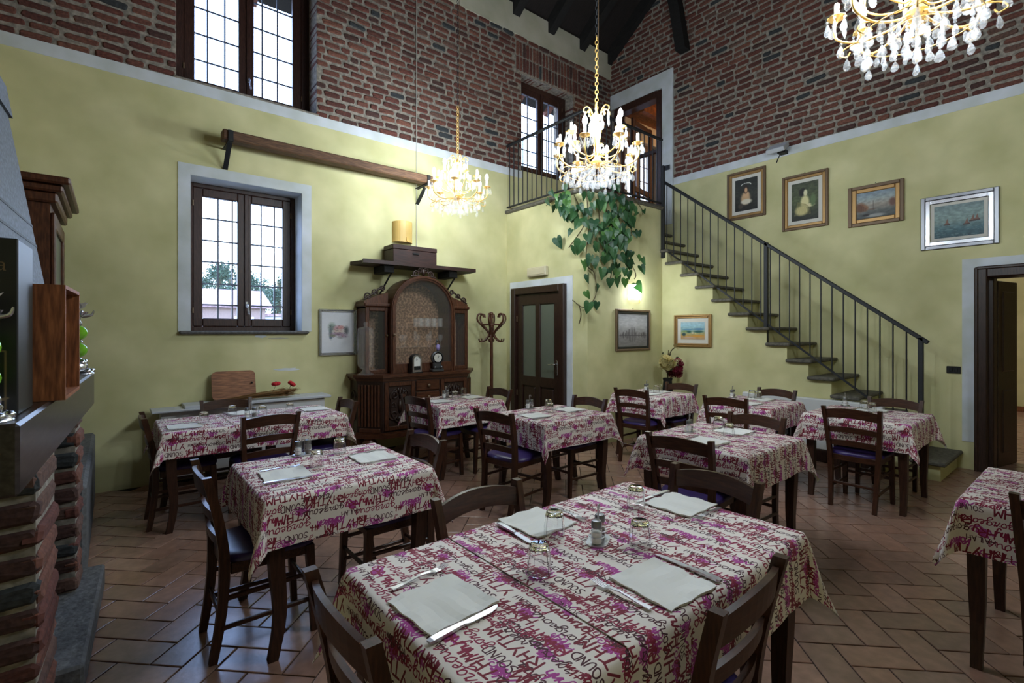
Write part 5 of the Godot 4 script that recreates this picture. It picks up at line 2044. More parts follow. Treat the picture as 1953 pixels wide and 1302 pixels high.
func make_sideboard() -> void:
	var o := thing("sideboard", "antique carved wooden sideboard with an arched glass display cabinet on top", "sideboard", Vector3(3.1, 0, ZA + 0.01))
	var plan := func(g: float) -> Array: return [[-0.82 - g, 0], [-0.82 - g, 0.2 + g * 0.4], [-0.6 - g * 0.4, 0.46 + g], [0.6 + g * 0.4, 0.46 + g], [0.82 + g, 0.2 + g * 0.4], [0.82 + g, 0]]
	var b := MB.new()
	prism_y(b, plan.call(0.0), 0.26, 0.93)
	obj("body", b, M.wood_carved, o)
	b = MB.new()
	prism_y(b, plan.call(0.02), 0.22, 0.27)
	prism_y(b, plan.call(0.01), 0.27, 0.29)
	prism_y(b, plan.call(0.012), 0.905, 0.93)
	obj("moulding", b, M.wood_antique_flat, o)
	b = MB.new()
	prism_y(b, plan.call(0.05), 0.95, 0.985)
	prism_y(b, plan.call(0.03), 0.93, 0.95)
	obj("counter_top", b, M.wood_antique_flat, o)
	for q in [[-0.7, 0.3], [0.7, 0.3], [-0.72, 0.08], [0.72, 0.08]]:
		b = MB.new()
		b.lathe([Vector2(0, 0), Vector2(0.05, 0), Vector2(0.07, 0.02), Vector2(0.06, 0.05), Vector2(0.095, 0.11), Vector2(0.09, 0.16), Vector2(0.06, 0.2), Vector2(0.08, 0.225)], 16, Vector3(q[0], 0, q[1]))
		obj("bun_foot", b, M.wood_antique, o)
	# fluted canted corners
	for s in [-1, 1]:
		b = MB.new()
		for i in 7:
			var t := (i + 0.7) / 8.0
			var p := Vector3(s * lerpf(0.82, 0.6, t), 0, lerpf(0.2, 0.46, t))
			var nr := Vector3(s * 0.26, 0, 0.22).normalized()
			b.tube([p + nr * 0.004 + Vector3.UP * 0.36, p + nr * 0.004 + Vector3.UP * 0.86], 0.014, 6)
		b.bevel(Vector3(s * 0.71, 0.315, 0.335), Vector3(0.27, 0.05, 0.03), 0.006, Basis(Vector3.UP, s * 0.87))
		obj("fluted_corner", b, M.wood_antique, o)
		# carved side panel
		b = MB.new()
		scroll(b, Vector3(s * 0.825, 0.72, 0.1), 0.07, 1, 1.5, 0.012, Vector3.BACK)
		scroll(b, Vector3(s * 0.825, 0.48, 0.1), 0.07, 1, 1.5, 0.012, Vector3.BACK, Vector3.DOWN)
		obj("side_carving", b, M.wood_carved, o)
		# carved door
		b = MB.new()
		frame_bars(b, 0.4, 0.58, 0.05, -0.01, 0.022)
		var d := obj("door", b, M.wood_antique, o, at_pos(Vector3(s * 0.385, 0.6, 0.46)))
		b = MB.new()
		carving(b, 0, 0, 0.004, 0.3, 0.48)
		obj("carving", b, M.wood_carved, d)
		b = MB.new()
		b.span(Vector3(-0.16, -0.25, -0.006), Vector3(0.16, 0.25, 0.003))
		obj("panel", b, M.wood_carved, d)
	for i in 4:
		b = MB.new()
		b.bevel(Vector3(0, 0, 0), Vector3(0.33, 0.13, 0.03), 0.01)
		var dr := obj("drawer", b, M.wood_antique_flat, o, at_pos(Vector3(0, 0.825 - i * 0.148, 0.465)))
		b = MB.new()
		b.lathe([Vector2(0.006, 0), Vector2(0.006, 0.012), Vector2(0.018, 0.02), Vector2(0.02, 0.03), Vector2(0.01, 0.038), Vector2(0, 0.04)], 12, Vector3(0, 0, 0.012), Basis(Vector3.RIGHT, PI / 2))
		obj("knob", b, M.gold_dark, dr)
	# upper part
	var y0 := 0.985
	b = MB.new()
	u_strip(b, u_path(0.44, y0, 1.755), u_path(0.42, y0, 1.755), 0.0, 0.36)
	obj("arched_case", b, M.wood_antique, o)
	b = MB.new()
	var poly := PackedVector2Array()
	for p in u_path(0.42, y0, 1.755):
		poly.append(p)
	b.extrude(poly, at_pos(Vector3(0, 0, 0.0)), 0.012)
	obj("papered_back", b, M.wallpaper, o)
	b = MB.new()
	u_strip(b, u_path(0.455, y0 + 0.0, 1.755), u_path(0.40, y0 + 0.0, 1.755), 0.345, 0.385)
	u_strip(b, u_path(0.445, y0 + 0.0, 1.755), u_path(0.425, y0 + 0.0, 1.755), 0.38, 0.4)
	b.bevel(Vector3(0, y0 + 0.06, 0.365), Vector3(0.8, 0.12, 0.04), 0.006)
	var af := obj("arched_door", b, M.wood_antique, o)
	b = MB.new()
	poly = PackedVector2Array()
	for p in u_path(0.4, y0 + 0.12, 1.755):
		poly.append(p)
	var ix := Geometry2D.triangulate_polygon(poly)
	for i in range(0, ix.size(), 3):
		b.tri(Vector3(poly[ix[i]].x, poly[ix[i]].y, 0.365), Vector3(poly[ix[i + 1]].x, poly[ix[i + 1]].y, 0.365), Vector3(poly[ix[i + 2]].x, poly[ix[i + 2]].y, 0.365))
	obj("arched_pane", b, M.cabinet_glass, af)
	b = MB.new()
	b.lathe([Vector2(0.006, 0), Vector2(0.018, 0.02), Vector2(0.01, 0.034), Vector2(0, 0.036)], 10, Vector3(-0.43, 1.46, 0.395), Basis(Vector3.RIGHT, PI / 2))
	obj("knob", b, M.gold_dark, af)
	for y in [1.3, 1.555]:
		b = MB.new()
		b.span(Vector3(-0.42, y, 0.02), Vector3(0.42, y + 0.006, 0.33))
		obj("glass_shelf", b, M.cabinet_glass, o)
	for s in [-1, 1]:
		var cx: float = s * 0.59
		b = MB.new()
		b.span(Vector3(cx - s * 0.15, y0, 0.012), Vector3(cx - s * 0.13, 1.8, 0.26))
		b.span(Vector3(cx + s * 0.15, y0, 0.0), Vector3(cx + s * 0.125, 1.8, 0.26))
		b.span(Vector3(cx - 0.15, 1.78, 0.0), Vector3(cx + 0.15, 1.81, 0.27))
		obj("side_case", b, M.wood_antique, o)
		b = MB.new()
		b.span(Vector3(cx - 0.15, y0, 0.0), Vector3(cx + 0.15, 1.8, 0.012))
		obj("papered_back", b, M.wallpaper, o)
		b = MB.new()
		frame_bars(b, 0.3, 0.815, 0.05, 0.25, 0.275)
		var sd := obj("side_door", b, M.wood_antique, o, at_pos(Vector3(cx, y0 + 0.4075, 0)))
		b = MB.new()
		b.quad(Vector3(-0.1, -0.36, 0.262), Vector3(0.1, -0.36, 0.262), Vector3(0.1, 0.36, 0.262), Vector3(-0.1, 0.36, 0.262))
		obj("pane", b, M.cabinet_glass, sd)
		b = MB.new()
		b.lathe([Vector2(0.006, 0), Vector2(0.016, 0.018), Vector2(0.009, 0.03), Vector2(0, 0.032)], 10, Vector3(-s * 0.12, 0.06, 0.275), Basis(Vector3.RIGHT, PI / 2))
		obj("knob", b, M.gold_dark, sd)
		b = MB.new()
		b.bevel(Vector3(cx, 1.825, 0.14), Vector3(0.34, 0.045, 0.31), 0.012)
		b.extrude(PackedVector2Array([Vector2(-s * 0.15, 1.845), Vector2(s * 0.16, 1.845), Vector2(s * 0.16, 1.87), Vector2(0.02 * s, 1.93), Vector2(-s * 0.15, 1.985)]), at_pos(Vector3(cx, 0, 0.0)), 0.25)
		obj("pediment", b, M.wood_antique, o)
		b = MB.new()
		scroll(b, Vector3(cx + s * 0.1, 1.93, 0.23), 0.045, s, 1.6, 0.011)
		scroll(b, Vector3(cx + s * 0.02, 1.98, 0.23), 0.04, -s, 1.6, 0.011)
		b.tube(curve([Vector3(cx + s * 0.16, 1.885, 0.23), Vector3(cx + s * 0.06, 1.95, 0.23), Vector3(cx - s * 0.05, 2.03, 0.23), Vector3(cx - s * 0.1, 2.0, 0.23)], 5), 0.011, 6)
		scroll(b, Vector3(cx - s * 0.09, 2.035, 0.23), 0.035, s, 1.6, 0.01)
		obj("crest", b, M.wood_carved, o)
	b = MB.new()
	for s in [-1.0, 1.0]:
		scroll(b, Vector3(s * 0.1, 2.235, 0.35), 0.045, s, 1.6, 0.011)
		scroll(b, Vector3(s * 0.04, 2.28, 0.35), 0.04, -s, 1.5, 0.01)
		b.tube(curve([Vector3(s * 0.18, 2.2, 0.35), Vector3(s * 0.1, 2.21, 0.35), Vector3(s * 0.02, 2.2, 0.35)], 4), 0.012, 6)
	b.ball(Vector3(0, 2.26, 0.35), Vector3(0.03, 0.05, 0.02), 6, 8)
	obj("crest", b, M.wood_carved, o)
	# glasses inside
	var gob := MB.new()
	gob.lathe([Vector2(0.03, 0), Vector2(0.028, 0.003), Vector2(0.005, 0.008), Vector2(0.0045, 0.06), Vector2(0.02, 0.075), Vector2(0.033, 0.1), Vector2(0.034, 0.125), Vector2(0.029, 0.155)], 14)
	var gm := gob.mesh()
	var flu := MB.new()
	flu.lathe([Vector2(0.026, 0), Vector2(0.025, 0.003), Vector2(0.004, 0.008), Vector2(0.004, 0.07), Vector2(0.016, 0.09), Vector2(0.021, 0.13), Vector2(0.019, 0.2)], 14)
	var fm := flu.mesh()
	var tum := MB.new()
	tum.lathe([Vector2(0, 0), Vector2(0.03, 0.0), Vector2(0.032, 0.01), Vector2(0.036, 0.115), Vector2(0.034, 0.115), Vector2(0.03, 0.012), Vector2(0, 0.01)], 14)
	var tm := tum.mesh()
	for i in 8:
		var p := Vector3(3.1 + 0.02 + (i % 4) * 0.1, 1.5615, ZA + 0.12 + (i / 4) * 0.12)
		tag(put(numbered("tall_glass"), tm, M.clear_glass, self, at_pos(p)), "clear straight drinking glass on the cabinet's upper glass shelf", "glass", "glasses on the upper cabinet shelf")
	for i in 8:
		var p := Vector3(3.1 - 0.34 + i * 0.095, 1.3065, ZA + 0.14 + (i % 2) * 0.1)
		tag(put(numbered("stemmed_glass"), gm if i % 3 else fm, M.clear_glass, self, at_pos(p)), "small stemmed glass on the cabinet's lower glass shelf", "glass", "glasses on the lower cabinet shelf")
	# on the counter: glass jar, two clocks
	o = thing("glass_jar", "tall clear lidded glass jar on a foot standing on the sideboard", "jar", Vector3(2.335, 0.985, -5.62))
	b = MB.new()
	b.lathe([Vector2(0.1, 0), Vector2(0.1, 0.008), Vector2(0.06, 0.03), Vector2(0.04, 0.06), Vector2(0.07, 0.085), Vector2(0.085, 0.1)], 24)
	obj("foot", b, M.clear_glass, o)
	b = MB.new()
	b.lathe([Vector2(0.0, 0.1), Vector2(0.085, 0.105), Vector2(0.095, 0.14), Vector2(0.096, 0.5), Vector2(0.088, 0.55), Vector2(0.06, 0.565), Vector2(0.03, 0.57)], 24)
	obj("body", b, M.clear_glass, o)
	b = MB.new()
	b.lathe([Vector2(0.03, 0.57), Vector2(0.012, 0.585), Vector2(0.026, 0.605), Vector2(0.02, 0.625), Vector2(0, 0.632)], 16)
	obj("lid_knob", b, M.clear_glass, o)
	o = thing("mantel_clock", "silver arched table clock with black sides on the sideboard", "clock", Vector3(2.93, 0.985, -5.505), 0.1)
	b = MB.new()
	var cp := u_path(0.07, 0.0, 0.155, 12)
	poly = PackedVector2Array()
	for p in cp:
		poly.append(p)
	b.extrude(poly, at_pos(Vector3(0, 0.012, -0.035)), 0.065)
	b.span(Vector3(-0.082, 0, -0.045), Vector3(0.082, 0.013, 0.045))
	obj("case", b, M.black_plastic, o)
	b = MB.new()
	u_strip(b, u_path(0.066, 0.014, 0.165, 12), u_path(0.046, 0.014, 0.165, 12), 0.028, 0.042)
	b.span(Vector3(-0.05, 0.014, 0.028), Vector3(0.05, 0.04, 0.042))
	obj("silver_front", b, M.silver, o)
	b = MB.new()
	poly = PackedVector2Array()
	for p in u_path(0.046, 0.085, 0.165, 12):
		poly.append(p)
	b.extrude(poly, at_pos(Vector3(0, 0, 0.026)), 0.006)
	obj("dial", b, M.paper, o)
	b = MB.new()
	b.box(Vector3(0.006, 0.165, 0.0335), Vector3(0.022, 0.003, 0.002), Basis(Vector3.BACK, 0.7))
	b.box(Vector3(-0.004, 0.172, 0.0335), Vector3(0.003, 0.034, 0.002))
	obj("hands", b, M.iron_black, o)
	o = thing("figure_clock", "pewter figure clock with round dial and lilac oval on the sideboard", "clock", Vector3(3.24, 0.985, -5.51), -0.05)
	b = MB.new()
	b.bevel(Vector3(0, 0.02, 0), Vector3(0.17, 0.04, 0.09), 0.01)
	b.bevel(Vector3(0, 0.075, 0), Vector3(0.12, 0.09, 0.06), 0.02)
	b.lathe([Vector2(0, -0.02), Vector2(0.08, -0.02), Vector2(0.085, 0.02), Vector2(0.07, 0.03)], 20, Vector3(0, 0.18, 0), Basis(Vector3.RIGHT, PI / 2))
	b.tube(curve([Vector3(0, 0.25, 0), Vector3(0.02, 0.29, 0), Vector3(-0.01, 0.36, 0), Vector3(0.01, 0.4, 0)], 4), 0.014, 6)
	b.ball(Vector3(0.0, 0.395, 0), Vector3(0.018, 0.02, 0.016), 6, 8)
	obj("body", b, M.pewter, o)
	for s in [-1, 1]:
		b = MB.new()
		b.ball(Vector3(s * 0.045, 0.06, 0.04), Vector3(0.022, 0.022, 0.016), 6, 10)
		obj("boss", b, M.silver_dark, o)
	b = MB.new()
	b.lathe([Vector2(0, 0.033), Vector2(0.056, 0.033), Vector2(0.056, 0.028)], 20, Vector3(0, 0.18, 0), Basis(Vector3.RIGHT, PI / 2))
	obj("dial", b, M.mat_board, o)
	b = MB.new()
	b.box(Vector3(0.008, 0.19, 0.0345), Vector3(0.03, 0.003, 0.002), Basis(Vector3.BACK, 0.9))
	b.box(Vector3(0.0, 0.195, 0.0345), Vector3(0.003, 0.04, 0.002))
	obj("hands", b, M.iron_black, o)
	b = MB.new()
	b.ball(Vector3(0.01, 0.31, 0.015), Vector3(0.03, 0.045, 0.012), 8, 12)
	obj("lilac_oval", b, mat("lilac", Color8(150, 136, 190), 0.3), o)
	# shelf above with its box
	o = thing("wall_shelf", "rough dark plank shelf on timber brackets with iron stays above the sideboard", "shelf", Vector3(3.1, 2.34, ZA))
	b = MB.new()
	var pl := PackedVector2Array([Vector2(-0.82, 0), Vector2(-0.76, -0.22), Vector2(-0.8, -0.36), Vector2(-0.3, -0.385), Vector2(0.2, -0.37), Vector2(0.8, -0.39), Vector2(0.84, -0.2), Vector2(0.8, 0)])
	b.extrude(pl, Transform3D(Basis(Vector3.RIGHT, Vector3.FORWARD, Vector3.UP), Vector3(0, -0.02, 0)), 0.045)
	obj("plank", b, M.wood_shelf, o)
	for x in [-0.45, 0.48]:
		b = MB.new()
		b.bevel(Vector3(x, -0.065, 0.16), Vector3(0.13, 0.09, 0.32), 0.006)
		var br := obj("bracket", b, M.wood_rafter, o)
		b = MB.new()
		b.tube([Vector3(x + 0.05, -0.1, 0.28), Vector3(x - 0.02, -0.42, 0.01)], 0.011, 6)
		obj("stay", b, M.iron_black, br)
	o = thing("wooden_box", "dark reddish wooden chest with a lid lying on the plank shelf", "box", Vector3(3.02, 2.3655, ZA + 0.17), 0.0)
	b = MB.new()
	b.bevel(Vector3(0, 0.085, 0), Vector3(0.62, 0.17, 0.27), 0.005)
	obj("case", b, M.wood_shelf, o)
	b = MB.new()
	b.bevel(Vector3(0, 0.2, 0), Vector3(0.63, 0.055, 0.275), 0.005)
	obj("lid", b, M.wood_shelf, o)
	b = MB.new()
	b.bevel(Vector3(0, 0.13, 0.138), Vector3(0.09, 0.025, 0.014), 0.004)
	obj("latch", b, M.iron_black, o)


func make_coat_stand() -> void:
	var o := thing("coat_stand", "brown bentwood coat stand with curled hooks beside the sideboard", "coat stand", Vector3(4.2, 0, -5.62))
	var b := MB.new()
	b.tube([Vector3(0, 0.05, 0), Vector3(0, 1.0, 0), Vector3(0, 1.74, 0)], [0.026, 0.024, 0.02], 10)
	b.lathe([Vector2(0.02, 1.74), Vector2(0.028, 1.755), Vector2(0.02, 1.775), Vector2(0, 1.78)], 12)
	obj("pole", b, M.wood_antique, o)
	for i in 6:
		var a := TAU * i / 6 + 0.3
		var d := Vector3(cos(a), 0, sin(a))
		b = MB.new()
		var pts := []
		for q in [[0.025, 1.42], [0.06, 1.5], [0.14, 1.58], [0.21, 1.66], [0.2, 1.74], [0.14, 1.745], [0.12, 1.7]]:
			pts.append(d * q[0] + Vector3.UP * q[1])
		b.tube(curve(pts, 5), 0.013, 7)
		obj("hook", b, M.wood_antique, o)
		b = MB.new()
		pts = []
		for q in [[0.025, 1.56], [0.04, 1.46], [0.1, 1.38], [0.17, 1.36], [0.19, 1.4]]:
			pts.append(d * q[0] + Vector3.UP * q[1])
		b.tube(curve(pts, 5), 0.011, 7)
		obj("hook", b, M.wood_antique, o)
	b = MB.new()
	var ring := []
	for i in 25:
		ring.append(Vector3(cos(TAU * i / 24) * 0.15, 1.6, sin(TAU * i / 24) * 0.15))
	b.tube(ring, 0.009, 6, false)
	obj("ring", b, M.wood_antique, o)
	for i in 4:
		var d := Vector3(cos(TAU * i / 4), 0, sin(TAU * i / 4))
		b = MB.new()
		b.tube(curve([d * 0.02 + Vector3.UP * 0.3, d * 0.06 + Vector3.UP * 0.14, d * 0.2 + Vector3.UP * 0.06, d * 0.27 + Vector3.UP * 0.014], 5), 0.014, 7)
		obj("foot", b, M.wood_antique, o)


func make_beam_shelf() -> void:
	var o := thing("wall_beam", "long weathered timber beam carried on iron brackets above the lower window", "beam", Vector3(0, 0, 0))
	var b := MB.new()
	b.bevel(Vector3(2.08, 3.49, ZA + 0.25), Vector3(2.44, 0.1, 0.14), 0.012)
	obj("beam", b, M.wood_beam, o)
	for x in [0.93, 3.2]:
		b = MB.new()
		b.bar([Vector3(x, 3.47, ZA + 0.31), Vector3(x, 3.22, ZA + 0.005)], [0.045, 0.045], [0.02, 0.02])
		b.box(Vector3(x, 3.432, ZA + 0.17), Vector3(0.045, 0.014, 0.34))
		b.box(Vector3(x, 3.48, ZA + 0.328), Vector3(0.045, 0.11, 0.014))
		obj("bracket", b, M.iron_black, o)


# ---------- under the window and the stairs
func make_low_things() -> void:
	var o := thing("radiator_cover", "white radiator cover with grey top boards below the lower window", "radiator cover", Vector3(1.12, 0, ZA + 0.012))
	var b := MB.new()
	b.span(Vector3(-0.76, 0.08, 0), Vector3(0.76, 0.74, 0.26))
	obj("cover", b, M.white_paint, o)
	b = MB.new()
	b.bevel(Vector3(0.12, 0.765, 0.155), Vector3(1.4, 0.03, 0.31), 0.006)
	obj("top_board", b, M.grey_panel, o)
	b = MB.new()
	b.bevel(Vector3(-0.42, 0.745, 0.2), Vector3(0.84, 0.02, 0.3), 0.005)
	obj("top_board", b, M.grey_panel, o)
	o = thing("cutting_board", "round cornered wooden cutting board leaning against the wall under the window", "board", Vector3(1.0, 0.781, ZA + 0.1))
	b = MB.new()
	b.extrude(rounded(0.41, 0.3, 0.05, 5), Transform3D(Basis(Vector3.RIGHT, -0.22), Vector3(0, 0.15, -0.03)), 0.022)
	obj("board", b, M.wood_board, o)
	b = MB.new()
	b.ball(Vector3(0.165, 0.17, 0.006), Vector3(0.011, 0.011, 0.004), 6, 10)
	obj("hanging_hole", b, M.wood_rafter, o)
	o = thing("dried_wheat", "bunch of dried wheat lying on the radiator cover", "dried bunch", Vector3(1.32, 0.785, ZA + 0.22))
	var r := RandomNumberGenerator.new()
	r.seed = 77
	b = MB.new()
	var ears := MB.new()
	for i in 70:
		var y := r.randf_range(0, 0.045)
		var z := r.randf_range(-0.05, 0.05)
		var p := Vector3(-0.42 + r.randf_range(-0.04, 0.04), y * 0.6, z * 0.4)
		var q := Vector3(r.randf_range(0.05, 0.2), y + r.randf_range(0.01, 0.05), z * 1.5)
		b.tube([p, (p + q) / 2 + Vector3(0, 0.006, 0), q], 0.0022, 4, false)
		var d := (q - p).normalized()
		ears.tube([q, q + d * 0.03, q + d * 0.06], [0.002, 0.006, 0.001], 5)
		for k in 3:
			ears.tube([q + d * 0.02 * k, q + d * 0.02 * k + d * 0.07 + Vector3(0, r.randf_range(-0.02, 0.03), r.randf_range(-0.02, 0.02))], 0.0008, 3, false)
	obj("stalks", b, M.wheat, o)
	obj("ears", ears, M.wheat, o)
	for q in [["open red poppy on a thin stem standing straight out of the dried wheat", Vector3(1.37, 0.93, ZA + 0.26), 0.1], ["tilted red poppy leaning out of the dried wheat towards the sideboard", Vector3(1.53, 0.92, ZA + 0.24), -0.7]]:
		o = thing("poppy", q[0], "flower", q[1])
		b = MB.new()
		b.use_col = true
		b.col = Color(0.5, 0.015, 0.02)
		var bs := Basis(Vector3.BACK, q[2])
		for i in 6:
			var a := TAU * i / 6
			var c := bs * Vector3(cos(a) * 0.022, 0.008, sin(a) * 0.022)
			b.ball(c, Vector3(0.026, 0.02, 0.026), 6, 8)
		obj("petals", b, M.petal, o)
		b = MB.new()
		b.ball(bs * Vector3(0, 0.026, 0), Vector3(0.01, 0.008, 0.01), 5, 8)
		obj("centre", b, M.iron_black, o)
		b = MB.new()
		b.tube(curve([Vector3(0, 0, 0), Vector3(-0.03, -0.07, 0.0), Vector3(-0.06, -0.12, 0.0)], 5), 0.0025, 5)
		for i in 4:
			b.ball(Vector3(-0.04 - i * 0.012, -0.1 + i * 0.004, 0.01), Vector3(0.014, 0.004, 0.006), 4, 6)
		obj("stem", b, M.stem, o)
	o = thing("radiator", "long low white radiator panel along the plastered side of the stairs", "radiator", Vector3(6.42, 0, -2.3), -PI / 2)
	b = MB.new()
	b.bevel(Vector3(0, 0.43, 0.05), Vector3(1.5, 0.58, 0.09), 0.01)
	obj("panel", b, M.white_paint, o)
	b = MB.new()
	b.bevel(Vector3(0, 0.07, 0.05), Vector3(1.5, 0.14, 0.1), 0.006)
	obj("plinth", b, M.wood_door, o)
	# vase of flowers in the corner under the stairs
	o = thing("flower_vase", "tall dark vase of cream and crimson artificial flowers in the corner under the stairs", "vase", Vector3(6.13, 0, -4.02))
	b = MB.new()
	b.lathe([Vector2(0, 0), Vector2(0.1, 0), Vector2(0.11, 0.02), Vector2(0.06, 0.1), Vector2(0.055, 0.4), Vector2(0.075, 0.6), Vector2(0.06, 0.8), Vector2(0.07, 0.84), Vector2(0.05, 0.84)], 20)
	obj("vase", b, M.wood_rafter, o)
	for k in 2:
		var col: Array = [[0.66, 0.56, 0.25], [0.26, 0.016, 0.045]][k]
		var c0: Vector3 = [Vector3(-0.1, 1.06, 0.05), Vector3(0.08, 0.98, 0.07)][k]
		for i in [34, 52][k]:
			var d := Vector3(r.randfn(), r.randfn(), r.randfn()).normalized()
			var p: Vector3 = c0 + d * [0.11, 0.14][k] * r.randf_range(0.5, 1.0)
			b = MB.new()
			b.use_col = true
			var s := r.randf_range(0.75, 1.25)
			b.col = Color(col[0] * s, col[1] * s, col[2] * s)
			for j in 7:
				var a := TAU * j / 7
				var side := d.cross(Vector3.UP if absf(d.y) < 0.9 else Vector3.RIGHT).normalized()
				var o2 := side * cos(a) + d.cross(side) * sin(a)
				b.tri(p, p + o2.rotated(d, -0.35) * 0.046 + d * 0.016, p + o2.rotated(d, 0.35) * 0.046 + d * 0.016)
				b.tri(p, p + o2.rotated(d, 0.35) * 0.046 + d * 0.016, p + o2.rotated(d, -0.35) * 0.046 + d * 0.016)
			obj("blossom", b, M.petal, o)
	b = MB.new()
	b.tube(curve([Vector3(0, 0.82, 0), Vector3(0.0, 1.0, 0.02), Vector3(0.02, 1.2, 0.03), Vector3(0.12, 1.28, 0.05)], 4), 0.008, 6)
	b.tube(curve([Vector3(0, 0.82, 0), Vector3(-0.04, 1.0, 0.02), Vector3(-0.02, 1.24, 0.03)], 4), 0.007, 6)
	obj("stems", b, M.stem, o)
	for i in 26:
		b = MB.new()
		b.use_col = true
		var g := r.randf_range(0.7, 1.3)
		b.col = Color(0.05 * g, 0.07 * g, 0.03 * g) if i < 20 else Color(0.5 * g, 0.4 * g, 0.18 * g)
		var p := Vector3(r.randf_range(-0.12, 0.08), r.randf_range(0.86, 1.22), r.randf_range(-0.02, 0.1)) if i < 20 else Vector3(0.12 + r.randf_range(-0.03, 0.03), 1.28 + r.randf_range(-0.02, 0.03), 0.05)
		var d := Vector3(r.randf_range(-1, 1), r.randf_range(-0.4, 0.8), r.randf_range(0, 1)).normalized() * 0.06
		var sd := d.cross(Vector3.BACK).normalized() * 0.018
		b.tri(p, p + d * 0.5 + sd, p + d)
		b.tri(p, p + d, p + d * 0.5 - sd)
		obj("leaf", b, M.petal, o)


# ---------- the trailing plant on the landing corner
func leaf_mesh(k: int) -> ArrayMesh:
	var key := "leaf%d" % k
	if cache.has(key):
		return cache[key]
	var b := MB.new()
	b.use_col = true
	var t: Array = [[0.03, 0.085, 0.03], [0.045, 0.12, 0.04], [0.022, 0.07, 0.03], [0.085, 0.19, 0.05]][k % 4]
	b.col = Color(t[0], t[1], t[2])
	# heart outline, tip down, stalk at the origin
	var half := [Vector2(0, 0), Vector2(0.16, 0.16), Vector2(0.36, 0.14), Vector2(0.46, -0.06), Vector2(0.42, -0.32), Vector2(0.26, -0.66), Vector2(0.1, -0.92), Vector2(0.0, -1.06)]
	for s in [-1.0, 1.0]:
		for i in half.size() - 1:
			var p: Vector2 = half[i]
			var q: Vector2 = half[i + 1]
			var f := func(v: Vector2) -> Vector3: return Vector3(v.x * s, v.y, 0.3 * absf(v.x) * (1.0 - 0.4 * absf(v.x)) - 0.25 * v.y * v.y + 0.05 * sin(v.y * 5.0 + k) * absf(v.x))
			var mp := Vector2(0, minf(p.y, 0) * 0.95)
			var mq := Vector2(0, minf(q.y, 0) * 0.95)
			var a: Vector3 = f.call(mp)
			var c: Vector3 = f.call(p)
			var d: Vector3 = f.call(q)
			var e: Vector3 = f.call(mq)
			if s > 0:
				b.tri(a, d, c)
				b.tri(a, e, d)
			else:
				b.tri(a, c, d)
				b.tri(a, d, e)
	cache[key] = b.mesh()
	return cache[key]


func on_corner(u: float, w: float, off := 0.06) -> Vector3:
	return on_x(u, w, 4.76 - off) if u < 1118 else on_z(u, w, -4.3 + off)


func make_plant() -> void:
	var o := thing("trailing_plant", "dark green heart-leaved trailing plant hanging down the corner of the landing", "plant")
	var r := RandomNumberGenerator.new()
	r.seed = 5
	for line in [[[1095, 372], [1112, 410], [1114, 430], [1085, 472]], [[1118, 360], [1122, 430], [1118, 500], [1133, 520], [1137, 555], [1130, 575], [1112, 586], [1092, 572]], [[1150, 370], [1160, 420], [1170, 470], [1166, 520], [1160, 540]], [[1190, 380], [1205, 430], [1195, 480], [1212, 520], [1210, 532]], [[1140, 370], [1145, 440], [1150, 480]], [[1080, 372], [1050, 385], [1042, 392]], [[1200, 372], [1222, 395], [1226, 410]], [[1104, 580], [1108, 600], [1104, 618]], [[1172, 370], [1182, 430], [1178, 470]]]:
		var pts := []
		for q in line:
			pts.append(on_corner(q[0], q[1], 0.05))
		var b := MB.new()
		b.tube(curve(pts, 5), 0.007, 5)
		obj("vine", b, M.stem, o)
	var spots := []
	# single leaves that hang clear of the mass: pixel, size in metres
	for q in [[1043, 388, 0.13], [1055, 400, 0.12], [1062, 462, 0.2], [1090, 446, 0.12], [1095, 478, 0.15], [1108, 468, 0.24], [1112, 374, 0.15], [1127, 375, 0.15], [1105, 425, 0.2], [1095, 420, 0.16], [1112, 506, 0.16], [1120, 532, 0.14], [1142, 552, 0.14], [1118, 564, 0.13], [1124, 585, 0.18], [1139, 584, 0.14], [1134, 500, 0.17], [1133, 428, 0.19], [1155, 522, 0.14], [1164, 540, 0.15], [1178, 512, 0.19], [1180, 535, 0.19], [1193, 540, 0.15], [1200, 525, 0.14], [1213, 548, 0.2], [1226, 500, 0.13], [1222, 515, 0.16], [1228, 408, 0.09], [1215, 412, 0.09], [1208, 422, 0.12], [1205, 488, 0.12], [1200, 460, 0.13], [1160, 485, 0.17], [1196, 510, 0.13], [1130, 450, 0.2], [1120, 455, 0.16]]:
		spots.append([on_corner(q[0], q[1] - 8, r.randf_range(0.06, 0.14)), q[2] * 0.78])
	for i in 150:
		var u := 1172 + r.randfn() * 24
		var w := 430 + r.randfn() * 42
		if i % 5 == 0:
			u = 1082 + r.randfn() * 14
			w = 388 + r.randfn() * 16
		u = clampf(u, 1050, 1225)
		w = clampf(w, 352, 512)
		spots.append([on_corner(u, w, r.randf_range(0.05, 0.26)), r.randf_range(0.07, 0.145)])
	for s in spots:
		var p: Vector3 = s[0]
		var face := atan2(-p.x, -p.z) + r.randf_range(-0.9, 0.9)
		var bs := Basis(Vector3.UP, face) * Basis(Vector3.RIGHT, r.randf_range(-0.5, 0.25)) * Basis(Vector3.BACK, r.randf_range(-0.55, 0.55))
		put("leaf", leaf_mesh([0, 0, 1, 2, 2, 3][r.randi() % 6]), M.leaf, o, Transform3D(bs.scaled(Vector3.ONE * s[1]), p))


